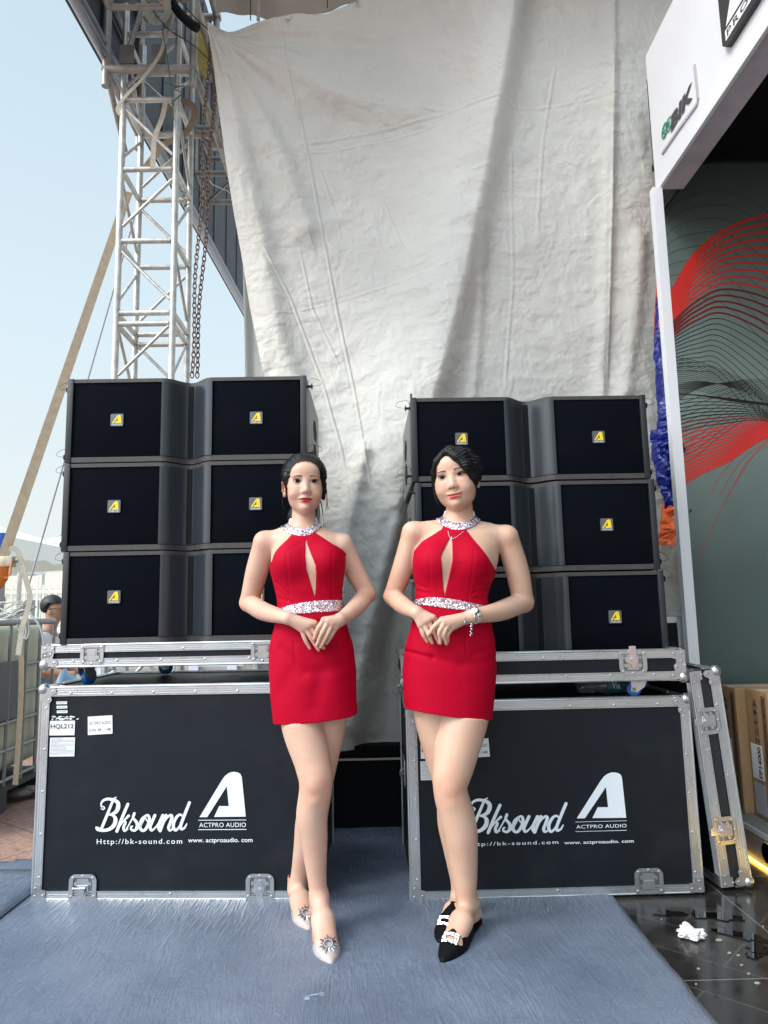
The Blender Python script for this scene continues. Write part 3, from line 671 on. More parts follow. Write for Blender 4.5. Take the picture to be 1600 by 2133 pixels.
# leaning lid at the right
def leaning_lid():
    base = atZ(1505, 1855); t = thing('case_lid', 'tall narrow flight case lid leaning on edge at the right of the shaded case', 'flight case lid', (base[0], base[1], .012), .03)
    w, d, h = .118, .69, .835
    b = NB(); box(b, .004, w-.004, .004, d-.004, .004, h-.004); obj('lid_body', b, HEXL, t)
    X, Z, Y = (1, 0, 0), (0, 0, 1), (0, 1, 0); nX, nY, nZ = (-1, 0, 0), (0, -1, 0), (0, 0, -1)
    rib_edge(t, (0, 0, 0), (0, 0, h), [(X, nY), (Y, nX)], .036, 4); rib_edge(t, (w, 0, 0), (w, 0, h), [(nX, nY), (Y, X)], .040, 3)
    rib_edge(t, (0, .036, h), (0, d, h), [(X, Z), (nZ, nX)], .03, 3); rib_edge(t, (w, .036, h), (w, d, h), [(nX, Z), (nZ, X)], .03, 3)
    rib_edge(t, (0, .036, 0), (0, d, 0), [(Z, nX)], .03, 3); rib_edge(t, (w, .036, 0), (w, d, 0), [(Z, X)], .03, 3)
    ball_corner(t, (w, 0, h), -1, -1); ball_corner(t, (w, 0, 0), -1, 1); flat_corner(t, (0, 0, h), 1, -1, .045); flat_corner(t, (0, 0, 0), 1, 1, .045)
    for zc, st in ((h-.20, 'butterfly'), (.21, 'butterfly')):
        latch(t, (.002, 0, zc), .94, 1, st, xd=(0, 0, -1), yd=(1, 0, 0), m=mat('warm_latch_metal', (.62, .56, .45), .25, .9) if zc < .4 else None)
    top = atY(1445, 1420, 2.93); t.rotation_euler = (0, math.atan2(top[0]-base[0], top[2]), .03)
    return t
leaning_lid()
# ---------------------------------------------------------------- hanging white sheet
def cloth_mat(name, base, rough=.75, sc=1.0, bumpd=.018, transl=.12, gloss=.35):
    m = mat(name, base, rough, spec=gloss)
    tc = N(m, 'ShaderNodeTexCoord')
    # crumple: two folded noises, one of them warped
    wn_ = N(m, 'ShaderNodeTexNoise'); wn_.inputs['Scale'].default_value = 2.2*sc; wn_.inputs['Detail'].default_value = 2; L(m, tc.outputs['Object'], wn_.inputs[0])
    vm = N(m, 'ShaderNodeVectorMath', operation='MULTIPLY_ADD'); vm.inputs[1].default_value = (.35, .35, .35); L(m, wn_.outputs['Color'], vm.inputs[0]); L(m, tc.outputs['Object'], vm.inputs[2])
    hs = []
    for k, (scl, st) in enumerate(((3.6*sc, 1.0), (8*sc, .45), (19*sc, .2))):
        n = N(m, 'ShaderNodeTexNoise'); n.inputs['Scale'].default_value = scl; n.inputs['Detail'].default_value = 2.5; L(m, vm.outputs[0], n.inputs[0])
        a = N(m, 'ShaderNodeMath', operation='SUBTRACT'); a.inputs[1].default_value = .5; L(m, n.outputs['Fac'], a.inputs[0])
        b_ = N(m, 'ShaderNodeMath', operation='ABSOLUTE'); L(m, a.outputs[0], b_.inputs[0])
        c = N(m, 'ShaderNodeMath', operation='MULTIPLY'); c.inputs[1].default_value = st*2; L(m, b_.outputs[0], c.inputs[0]); hs.append(c)
    s1 = N(m, 'ShaderNodeMath', operation='ADD'); L(m, hs[0].outputs[0], s1.inputs[0]); L(m, hs[1].outputs[0], s1.inputs[1])
    s2 = N(m, 'ShaderNodeMath', operation='ADD'); L(m, s1.outputs[0], s2.inputs[0]); L(m, hs[2].outputs[0], s2.inputs[1])
    bp = N(m, 'ShaderNodeBump'); bp.inputs['Strength'].default_value = .8; bp.inputs['Distance'].default_value = bumpd; L(m, s2.outputs[0], bp.inputs['Height'])
    # long horizontal weave streaks
    mp = N(m, 'ShaderNodeMapping'); mp.inputs['Scale'].default_value = (3, 3, 42); mp.inputs['Rotation'].default_value = (0, R_(-9), 0); L(m, tc.outputs['Object'], mp.inputs[0])
    n4 = N(m, 'ShaderNodeTexNoise'); n4.inputs['Scale'].default_value = 1; n4.inputs['Detail'].default_value = 4; L(m, mp.outputs[0], n4.inputs[0])
    b2 = N(m, 'ShaderNodeBump'); b2.inputs['Strength'].default_value = .35; b2.inputs['Distance'].default_value = .003; L(m, n4.outputs['Fac'], b2.inputs['Height']); L(m, bp.outputs[0], b2.inputs['Normal'])
    L(m, b2.outputs[0], B(m).inputs['Normal'])
    # faint soiling
    n5 = N(m, 'ShaderNodeTexNoise'); n5.inputs['Scale'].default_value = 1.3*sc; n5.inputs['Detail'].default_value = 6; L(m, tc.outputs['Object'], n5.inputs[0])
    cr = N(m, 'ShaderNodeValToRGB'); cr.color_ramp.elements[0].position = .35; cr.color_ramp.elements[0].color = (*[c*.86 for c in base], 1); cr.color_ramp.elements[1].position = .65; cr.color_ramp.elements[1].color = (*base, 1)
    L(m, n5.outputs['Fac'], cr.inputs[0]); L(m, cr.outputs[0], B(m).inputs['Base Color'])
    if transl:
        tr = N(m, 'ShaderNodeBsdfTranslucent'); tr.inputs[0].default_value = (base[0], base[1]*.95, base[2]*.8, 1); L(m, bp.outputs[0], tr.inputs['Normal'])
        ms = N(m, 'ShaderNodeMixShader'); ms.inputs[0].default_value = transl
        out = [n for n in m.node_tree.nodes if n.type == 'OUTPUT_MATERIAL'][0]
        L(m, B(m).outputs[0], ms.inputs[1]); L(m, tr.outputs[0], ms.inputs[2]); L(m, ms.outputs[0], out.inputs[0])
    return m
SHEET = cloth_mat('white_coated_sheet', (.70, .675, .63), .6)
def polydist(X, Z, pts):
    """distance of grid points from a polyline and the signed side (positive to the right of the line going down)"""
    D = np.full(X.shape, 9.0); Sg = np.zeros(X.shape)
    for (x0, z0), (x1, z1) in zip(pts[:-1], pts[1:]):
        dx, dz = x1-x0, z1-z0; l2 = dx*dx+dz*dz
        t = np.clip(((X-x0)*dx+(Z-z0)*dz)/l2, 0, 1); ex, ez = X-(x0+t*dx), Z-(z0+t*dz); d = np.hypot(ex, ez)
        side = np.sign(dx*(Z-z0)-dz*(X-x0)); k = d < D; D = np.where(k, d, D); Sg = np.where(k, side, Sg)
    return D, Sg
def vnoise(X, Z, f, seed):
    """smooth value noise on numpy grids"""
    r = np.random.default_rng(seed).random((64, 64)); x, z = X*f+11.3*seed, Z*f+5.7*seed
    xi, zi = np.floor(x).astype(int), np.floor(z).astype(int); fx, fz = x-xi, z-zi; fx = fx*fx*(3-2*fx); fz = fz*fz*(3-2*fz)
    a, b_, c, d = r[xi % 64, zi % 64], r[(xi+1) % 64, zi % 64], r[xi % 64, (zi+1) % 64], r[(xi+1) % 64, (zi+1) % 64]
    return (a*(1-fx)+b_*fx)*(1-fz)+(c*(1-fx)+d*fx)*fz
def P4(pts, Y=4.0): return [(atY(x, y, Y)[0], atY(x, y, Y)[2]) for x, y in pts]
def big_sheet():
    nu, nv = 600, 760; Y0 = 4.0
    le = P4([(437, 62), (452, 200), (466, 300), (486, 440), (507, 560), (520, 640), (545, 760), (580, 900), (620, 1050), (650, 1200), (668, 1350), (676, 1560)])
    lz = np.array([p[1] for p in le])[::-1]; lx = np.array([p[0] for p in le])[::-1]
    top = P4([(437, 62), (520, 40), (600, 29), (680, 25), (740, 0), (850, -60), (1000, -110), (1420, -140)])
    bot_z = .355
    V = np.linspace(0, 1, nv)[:, None]*np.ones((1, nu)); U = np.ones((nv, 1))*np.linspace(0, 1, nu)[None]
    xr_ = 2.05
    # top edge height as a function of x; sheet between top edge and bottom
    X = np.zeros_like(U); Z = np.zeros_like(U)
    zt0 = np.interp(np.linspace(le[0][0], xr_, nu), [p[0] for p in top], [p[1] for p in top])
    for it in range(6):
        if it == 0: Z = zt0[None]*(1-V)+bot_z*V
        xl_ = np.interp(Z, lz, lx); X = xl_*(1-U)+xr_*U
        ztx = np.interp(X[0], [p[0] for p in top], [p[1] for p in top]); Z = ztx[None]*(1-V)+(bot_z+.03*np.sin(U*19)+.02*np.sin(U*41))*V
    Yd = np.zeros_like(X)
    # main soft fold: ridge, lit on its left flank
    def ridge(pts, amp, wl, wr):
        nonlocal Yd
        D, Sg = polydist(X, Z, P4(pts)); w = np.where(Sg > 0, wr, wl)
        Yd -= amp*np.exp(-(D/w)**2)
    ridge([(1075, -80), (1040, 160), (1000, 380), (950, 620), (905, 800), (850, 980), (790, 1180), (740, 1400), (715, 1600)], .19, .36, .10)
    ridge([(1180, -60), (1165, 300), (1160, 600), (1150, 900)], -.025, .2, .25)
    ridge([(1275, -60), (1268, 380), (1262, 600), (1250, 830)], .03, .05, .03)
    ridge([(1330, 500), (1320, 650), (1300, 820)], .03, .06, .05)
    ridge([(1005, 480), (1000, 650), (985, 830)], .02, .03, .03)
    ridge([(437, 65), (520, 190), (590, 330), (640, 470)], .045, .10, .06)
    ridge([(437, 65), (490, 260), (540, 480), (580, 700), (640, 900)], .06, .12, .07)
    ridge([(437, 65), (560, 130), (700, 200), (860, 230)], .05, .10, .12)
    ridge([(437, 65), (600, 80), (760, 90)], -.03, .07, .07)
    ridge([(830, 1100), (780, 1300), (740, 1500)], .04, .05, .06)
    ridge([(760, 950), (730, 1100), (712, 1300)], .05, .05, .04)
    ridge([(870, 1000), (830, 1250), (800, 1540)], -.04, .06, .06)
    # sharp creases
    def crease(pts, amp, w=.009):
        nonlocal Yd
        q_ = P4(pts); w = w*.72; amp = amp*.62; m_ = (X > min(p[0] for p in q_)-.06) & (X < max(p[0] for p in q_)+.06) & (Z > min(p[1] for p in q_)-.06) & (Z < max(p[1] for p in q_)+.06)
        if not m_.any(): return
        xm, zm = X[m_], Z[m_]; D, _ = polydist(xm, zm, q_)
        e_ = np.minimum(np.hypot(xm-q_[0][0], zm-q_[0][1]), np.hypot(xm-q_[-1][0], zm-q_[-1][1])); amp = amp*np.clip(e_/.16, 0, 1)**.7*(.65+.7*vnoise(xm, zm, 9, 13))
        Yd[m_] -= amp*np.exp(-(D/w)**2)-amp*.5*np.exp(-((D-w*1.8)/w)**2)
    crease([(590, 47), (603, 140), (637, 297), (675, 500), (703, 653), (738, 817), (759, 940), (780, 1060)], .011)
    crease([(547, 509), (600, 609), (636, 703), (674, 805), (712, 940), (735, 1050)], .011)
    crease([(784, 375), (832, 500), (900, 658)], .007)
    crease([(660, 330), (700, 440), (716, 520)], .006); crease([(620, 500), (650, 640), (715, 780)], .006)
    crease([(1160, 120), (1130, 300), (1120, 480)], .006, .012); crease([(1066, 300), (1068, 600), (1050, 830)], .006, .012)
    crease([(1270, 100), (1268, 480), (1262, 820)], .008, .012); crease([(600, 300), (900, 250), (1340, 200)], .005, .012)
    crease([(520, 330), (800, 290), (1000, 250)], .004, .01); crease([(560, 660), (800, 600), (980, 560)], .0035, .01)
    rg_ = np.random.default_rng(21)
    for k_ in range(130):     # many short sharp creases
        px, py = rg_.uniform(470, 1380), rg_.uniform(60, 1500); a_ = rg_.choice([rg_.normal(-.25, .25), rg_.normal(1.3, .35)]); l_ = rg_.uniform(25, 110)
        crease([(px, py), (px+l_*.5*math.cos(a_)+rg_.uniform(-6, 6), py+l_*.5*math.sin(a_)), (px+l_*math.cos(a_), py+l_*math.sin(a_)+rg_.uniform(-8, 8))], rg_.uniform(.0015, .004), rg_.uniform(.006, .010))
    # fan of pleats from the tied corner
    cx_, cz_ = le[0]; ang = np.arctan2(X-cx_, cz_-Z); rad = np.hypot(X-cx_, Z-cz_)
    Yd += .010*np.sin(ang*34+2*vnoise(X, Z, 2, 3))*np.exp(-rad/.55)*np.clip(rad/.05, 0, 1)
    # broad sway plus crumple at several sizes (folded noise gives creases)
    Yd += .10*(vnoise(X, Z*.5, 1.3, 1)-.5)+.05*(vnoise(X, Z*.6, 2.9, 2)-.5)
    wx = X+.10*vnoise(X, Z, 3, 8); wz = Z+.10*vnoise(X, Z, 3, 9)
    for f, a, sd_ in ((5, .020, 4), (10, .012, 5), (21, .0065, 6), (38, .0036, 7)):
        Yd += a*np.abs(vnoise(wx+wz*.25, wz-wx*.2, f, sd_)-.5)
    low = np.clip((1.4-Z)/1.0, 0, 1)
    Yd += low*.03*np.sin(X*26+Z*5+3*vnoise(X, Z, 3, 10))*(X < .6)
    P = np.stack([X, Y0+Yd, Z], -1).reshape(-1, 3)
    idx = np.arange(nu*nv).reshape(nv, nu)
    Fc = np.stack([idx[:-1, :-1], idx[1:, :-1], idx[1:, 1:], idx[:-1, 1:]], -1).reshape(-1, 4)
    o = obj('hanging_sheet', (P.tolist(), [], Fc.tolist()), SHEET, None, True, 180)
    md = o.modifiers.new('thickness', 'SOLIDIFY'); md.thickness = .0015
    tag(o, 'huge creased off white sheet hanging behind the loudspeakers', 'sheet')
    b = NB()      # eyelets along the top hem
    for px, py in ((600, 37), (744, 4)):
        q = atY(px, py, Y0-.005); lathe(b, [(.006, 0), (.012, 0), (.012, -.004), (.006, -.004)], tuple(q), 'y', 14)
    obj('eyelet', b, STEEL, o, True)
big_sheet()
# thinner cloth behind its left edge
def strip_cloth(name, px0, px1, ytop, zbot, Y, label, m, amp=.02):
    a = atY(px0, ytop, Y); c = atY(px1, ytop, Y); nu, nv = 40, 80; V = []
    for j in range(nv):
        for i in range(nu):
            u, v = i/(nu-1), j/(nv-1); x = a[0]+(c[0]-a[0])*u; z = a[2]+(zbot-a[2])*v
            V.append((x+.01*math.sin(z*3), Y+amp*math.sin(u*17+math.sin(z*1.4))+.3*amp*math.sin(u*47+z), z))
    Fc = [(j*nu+i, j*nu+i+1, (j+1)*nu+i+1, (j+1)*nu+i) for j in range(nv-1) for i in range(nu-1)]
    o = obj(name, (V, [], Fc), m, None, True, 180); md = o.modifiers.new('thickness', 'SOLIDIFY'); md.thickness = .001
    return tag(o, label, 'sheet')
strip_cloth('thin_sheet', 510, 640, 470, .2, 4.55, 'thin pale cloth hanging straight down behind the left edge of the big sheet', cloth_mat('thin_pale_cloth', (.66, .68, .68), .7, 1, .004, .3))

# blue and orange tarpaulins beside the booth post
def tarp(name, rows, m, label, Y=3.82, seed=1, crump=.05, nu=44):
    """rows: (py, px_left, px_right)"""
    ys = np.linspace(rows[0][0], rows[-1][0], 150); xl_ = np.interp(ys, [r[0] for r in rows], [r[1] for r in rows]); xr_ = np.interp(ys, [r[0] for r in rows], [r[2] for r in rows])
    V = []; 
    for j, y in enumerate(ys):
        for i in range(nu):
            u = i/(nu-1); p = atY(xl_[j]+(xr_[j]-xl_[j])*u, y, Y)
            X_, Z_ = np.array(p[0]), np.array(p[2])
            d = crump*(1.3*abs(vnoise(X_*1.0, Z_*.6, 9, seed)-.5)+.8*abs(vnoise(X_+Z_*.3, Z_, 19, seed+1)-.5)+.4*abs(vnoise(X_-Z_*.4, Z_, 42, seed+2)-.5))
            V.append((p[0]+.01*math.sin(p[2]*9), Y-.06*math.sin(PI*u)-d, p[2]))
    Fc = [(j*nu+i, j*nu+i+1, (j+1)*nu+i+1, (j+1)*nu+i) for j in range(149) for i in range(nu-1)]
    o = obj(name, (V, [], Fc), m, None, True, 180); md = o.modifiers.new('thickness', 'SOLIDIFY'); md.thickness = .002
    return tag(o, label, 'tarpaulin')
BT = mat('blue_tarpaulin_plastic', (.008, .016, .20), .28, 0, .3, 20, .5, 60); OT = mat('orange_tarpaulin_plastic', (.75, .13, .03), .35, 0, .2, 20, .4, 60)
tarp('tarpaulin', [(395, 1362, 1372), (470, 1362, 1376), (640, 1363, 1378), (700, 1364, 1372)], OT, 'narrow orange tarpaulin edge beside the upper booth post', 3.90, 5, .02, 10)
tarp('tarpaulin', [(470, 1371, 1381), (560, 1366, 1392), (700, 1362, 1404), (860, 1362, 1412), (905, 1364, 1418)], BT, 'long hanging blue tarpaulin between the sheet and the booth post', 3.89, 2, .05)
tarp('tarpaulin', [(900, 1352, 1420), (940, 1356, 1428), (1000, 1362, 1430), (1060, 1375, 1432), (1100, 1392, 1434), (1145, 1418, 1440)], BT, 'bunched blue tarpaulin bulging out behind the right speaker stack', 3.88, 12, .10)
tarp('tarpaulin', [(1052, 1372, 1392), (1090, 1366, 1424), (1138, 1360, 1440)], OT, 'small crumpled orange tarpaulin below the bunched blue one', 3.90, 9, .07)

# ---------------------------------------------------------------- booth at the right
WHITEP = mat('white_booth_board', (.74, .74, .77), .35, 0, .04, 3, .05, 40)
SOFF = mat('soffit_board', (.50, .47, .52), .6, 0, .25, 3)
booth = thing('exhibition_booth', 'white fronted exhibition booth with a black ceiling along the right side', 'booth', (1.5, 3.38, 0))
def bx(name, x0, x1, y0, y1, z0, z1, m, par=booth, bev=.002, off=(1.5, 3.38, 0)):
    b = NB(); box(b, x0-off[0], x1-off[0], y0-off[1], y1-off[1], z0-off[2], z1-off[2], bev); return obj(name, b, m, par)
bx('fascia', 1.5, 1.518, -1.5, 3.42, 3.245, 4.03, WHITEP)
bx('soffit', 1.518, 1.646, -1.5, 3.42, 3.262, 3.30, SOFF)
bx('fascia_end', 1.519, 1.646, 3.40, 3.42, 3.302, 4.02, WHITEP)
bx('post', 1.462, 1.512, 3.366, 3.41, .02, 3.243, WHITEP, bev=.001)
bx('ceiling', 1.662, 6, -1.5, 3.82, 3.625, 3.66, BLACK); bx('back_panel', 1.662, 6, 3.77, 3.80, 3.662, 4.2, BLACK); bx('inner_beam', 1.648, 1.66, -1.5, 3.74, 3.302, 4.0, BLACK)
bx('end_wall', 5.9, 5.95, -1.5, 3.78, .02, 3.3, BLACK)
off = (1.5, 3.38, 0)
def BP(p, lift=0): return (1.5-off[0]-lift, p[1]-off[1], p[2]-off[2])
DK = mat('dark_sign_letter', (.05, .045, .05), .5); GR = mat('green_sign_letter', (.02, .25, .14), .5); GREYL = mat('grey_sign_line', (.42, .40, .46), .6)
# bracket line on the fascia
b = NB(); pts = [BP(atX(*q, 1.5)) for q in ((1381, 320), (1420, 263), (1446, 228), (1454, 216), (1456, 205), (1454, 180), (1449, 135))]
ribbon(b, pts, .014, (-1, 0, 0), .008); obj('relief_line', b, GREYL, booth)
# B I K letters: slanted blocks built in the fascia plane from measured corners
def fpoly(par, polys, m, name, lift=.003):
    b = NB()
    from mathutils.geometry import tessellate_polygon
    for po in polys:
        v = [BP(atX(*q, 1.5), lift) for q in po]; vs = [b.verts.new(q) for q in v]
        for tri in tessellate_polygon([[Vector((q[1], q[2], 0)) for q in v]]):
            try: b.faces.new([vs[i] for i in tri])
            except ValueError: pass
    return obj(name, b, m, par)
k = lambda pts: [(1340+x/6.154, 80+y/6.154) for x, y in pts]
fpoly(booth, [k([(575, 668), (612, 575), (614, 590), (583, 672)])], DK, 'sign_stroke')
_c = [atX(*q, 1.5) for q in ((1403, 248), (1441, 196))]
place_text('BIK', abs(_c[0][1]-_c[1][1])*1.22, .078, (-.003, (_c[0][1]+_c[1][1])/2-off[1], (_c[0][2]+_c[1][2])/2), (0, -1, 0), (0, -.28, 1), DK, booth, .045, 1.0, .001, 'sign_letters')
b = NB()
for c_, r_, w_ in (((282, 1180), (26, 98), .010), ((338, 1100), (28, 96), .006)):
    pts = []
    for a in range(25):
        t_ = 2*PI*a/24; u, v = c_[0]+r_[0]*math.cos(t_)+math.sin(t_)*-18, c_[1]+r_[1]*math.sin(t_)
        pts.append(BP(atX(1340+u/6.154, 80+v/6.154, 1.5), .003))
    ribbon(b, pts, w_, (-1, 0, 0), .002)
for st in ([(262, 1140), (290, 1180), (262, 1215)], [(262, 1215), (296, 1225), (270, 1275)], [(304, 1100), (306, 1200)], [(306, 1140), (344, 1060)], [(312, 1120), (356, 1128)]):
    ribbon(b, [BP(atX(1340+u/6.154, 80+v/6.154, 1.5), .0032) for u, v in st], .009, (-1, 0, 0), .002)
obj('ring_sign', b, GR, booth)
# black raised sign plate with white triangles and lettering (mostly cut by the top of the picture)
ya, yb, za, zb_ = 2.632, 1.90, 3.372, 3.72
b = NB(); pp = [(ya-.03, za), (yb+.03, za), (yb, za+.03), (yb, zb_-.03), (yb+.03, zb_), (ya-.03, zb_), (ya, zb_-.03), (ya, za+.03)]
prism(b, [(p[0]-off[1], p[1]) for p in pp], -.022, -.001, 'yz'); sg = obj('sign_plate', b, mat('sign_plate_black', (.03, .028, .032), .4), booth)
def plateface(polys, m, name, lift):
    b = NB()
    for po in polys: b.faces.new([b.verts.new((-lift, y-off[1], z)) for y, z in po])
    return obj(name, b, m, sg)
SW = mat('sign_white', (.78, .78, .80), .5)
plateface([[(ya-.03, za+.028), (yb+.03, za+.028), (yb+.03, za+.072), (ya-.03, za+.072)]], SW, 'lettering_band', .0226)
plateface([[(ya-.04, za+.085), (ya-.20, za+.085), (ya-.17, za+.30)], [(ya-.25, za+.085), (ya-.44, za+.085), (ya-.40, za+.30), (ya-.29, za+.30)], [(ya-.5, za+.085), (ya-.66, za+.085), (ya-.6, za+.30)]], SW, 'triangle_marks', .0226)
place_text('PROFESSIONAL', abs(ya-yb)-.09, .03, (-.0226, (ya+yb)/2-off[1], za+.050), (0, -1, 0), (0, 0, 1), DK, sg, .015, 1.3, .001)

# printed backdrop
BANY = 3.75
def banner_mat():
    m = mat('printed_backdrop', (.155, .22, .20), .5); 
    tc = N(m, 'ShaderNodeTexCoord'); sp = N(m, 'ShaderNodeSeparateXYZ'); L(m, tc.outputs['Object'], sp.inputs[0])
    cr = N(m, 'ShaderNodeValToRGB'); e = cr.color_ramp.elements; e[0].position = 0; e[0].color = (.05, .085, .08, 1); e[1].position = 1; e[1].color = (.05, .08, .075, 1)  # top end darkened: the ceiling's shade is put into the backdrop colour
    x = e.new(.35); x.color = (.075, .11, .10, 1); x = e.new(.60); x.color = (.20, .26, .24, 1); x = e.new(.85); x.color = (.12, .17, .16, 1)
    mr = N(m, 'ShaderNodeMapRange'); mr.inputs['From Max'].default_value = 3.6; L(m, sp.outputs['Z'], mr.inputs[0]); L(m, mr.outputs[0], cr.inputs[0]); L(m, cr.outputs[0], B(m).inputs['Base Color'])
    n = N(m, 'ShaderNodeTexNoise'); n.inputs['Scale'].default_value = 5; n.inputs['Detail'].default_value = 3; L(m, tc.outputs['Object'], n.inputs[0])
    bp = N(m, 'ShaderNodeBump'); bp.inputs['Strength'].default_value = .5; bp.inputs['Distance'].default_value = .02; L(m, n.outputs['Fac'], bp.inputs['Height']); L(m, bp.outputs[0], B(m).inputs['Normal'])
    return m
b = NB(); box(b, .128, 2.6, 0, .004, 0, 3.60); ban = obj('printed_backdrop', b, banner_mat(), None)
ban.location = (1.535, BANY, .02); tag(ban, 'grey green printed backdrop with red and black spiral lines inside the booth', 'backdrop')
RL = mat('red_print', (.62, .03, .025), .5); KL = mat('black_print', (.012, .012, .012), .5); DR = mat('dark_red_print', (.16, .015, .015), .5)
def bpt(x, y): q = atY(1380+x/3.44, 380+y/3.44, BANY); return (q[0]-1.535, -.0008, q[2]-.02)
LAY = [0]
def bl(par_b, pts, w):
    LAY[0] += 1; sp = smoothpts([bpt(*p) for p in pts], 7); sp = [(p[0], -.0006-.00001*LAY[0], p[2]) for p in sp]
    t = np.linspace(0, 1, len(sp)); ws = list(np.interp(t, np.linspace(0, 1, len(w)), w)) if isinstance(w, (list, tuple)) else w
    ribbon(par_b, sp, ws, (0, -1, 0), .0001)
PXM = 3.75/1480/3.44      # metres on the backdrop per crop pixel
b1, b2, b3 = NB(), NB(), NB()
for i in range(9):      # large thin black ovals at the top
    bl(b1, [(-30, 290+i*80-i*i*2), (120, 130+i*88), (400, 60+i*99), (640, 130+i*115), (820, 300+i*120), (1100, 800+i*120)], 3*PXM)
for i in range(26):     # red to black fan
    f = i/25; bb = b2 if i < 10 else (b3 if i < 15 else b1); yl = 770+i*21+60*f; w = (23 if i == 0 else 18-6*f)*PXM
    if i > 14: w = (9-5*f)*PXM
    x = [(20, yl+60), (75, yl), (230+30*f, yl-250+150*f+i*4), (470-60*f, 330+i*44-30*f*f), (757, 236+i*57+i*i*.25), (1000, 240+i*76)]
    bl(bb, x, [w*1.2, w*1.3, w*1.35 if i < 5 else w, w, w, w])
for i in range(16):     # crossing thin lines
    bl(b1, [(-20, 1250+i*16), (200, 1270+i*14), (430, 1345+i*13), (620, 1440+i*11), (800, 1600+i*8), (1000, 1800)], 3.2*PXM)
for i in range(12):
    bl(b1, [(60, 1600-i*12), (250, 1480-i*8+i*3), (480, 1430+i*3), (700, 1415+i*12), (1000, 1450+i*20)], 3*PXM)
bl(b1, [(80, 1512), (300, 1530), (520, 1562), (760, 1590), (1000, 1600)], [6*PXM, 10*PXM, 26*PXM, 20*PXM, 10*PXM])
for i in range(22):     # lower red sheaf
    f = i/21; w = (4+15*f)*PXM
    bl(b1 if i < 6 else (b3 if i < 9 else b2), [(100, 1560+i*30), (260, 1545+i*26), (470, 1555+i*21), (640, 1590+i*14), (757, 1640+i*9), (1000, 1700+i*4)], [w, w, w, w*.9, w*.8, w*.6])
for i in range(10):
    bl(b1, [(110, 1600+i*48), (250, 1540+i*46), (420, 1490+i*36), (600, 1440+i*28)], 3*PXM)
for x0, y0, x1, y1 in ((400, 2120, 757, 1800), (470, 2130, 757, 1850), (530, 2133, 757, 1880), (300, 2600, 700, 1900)):
    bl(b2, [(x0-60, y0+120), (x0, y0), ((x0+x1)/2-20, (y0+y1)/2-25), (x1, y1), (x1+200, y1-120)], 3*PXM)
for n_, bb, m_ in (('black_spiral_lines', b1, KL), ('red_spiral_lines', b2, RL), ('dark_red_spiral_lines', b3, DR)): obj(n_, bb, m_, ban)

# raised floor of the booth, light strip and cable
plat = NB(); box(plat, 1.648, 6, -1.5, 3.748, .0, .14, .004); pf = struct('booth_platform', plat, mat('grey_platform_board', (.22, .21, .20), .6, 0, .2, 6), 'low grey platform floor of the booth under the cartons', 'platform')
b = NB(); box(b, 1.640, 1.6475, -1.5, 3.40, .118, .141, .001); obj('platform_edge_trim', b, mat('white_edge_trim', (.6, .6, .62), .4), pf)
b = NB(); box(b, 1.642, 1.6475, -1.5, 3.40, .012, .112, .001); obj('platform_skirting', b, mat('mauve_skirting', (.30, .24, .26), .5, 0, .2, 10), pf)
b = NB(); box(b, 1.628, 1.638, -1.5, 3.36, .0, .008, .001); ls = obj('light_strip', b, mat('lit_amber_strip', (.9, .6, .1), .5, emit=((1.0, .62, .10), 5.0)), None)
tag(ls, 'glowing amber light strip along the foot of the booth platform', 'light strip')
b = NB(); lathe(b, [(.042, -.004), (.046, 0), (.042, .004), (.038, 0), (.042, -.004)], (1.628, 3.13, .075), 'x', 28)
cb = obj('cable_loop', b, mat('yellow_cable', (.55, .40, .03), .4), None, True); tag(cb, 'small yellow cable loop hanging at the platform edge below the cartons', 'cable')

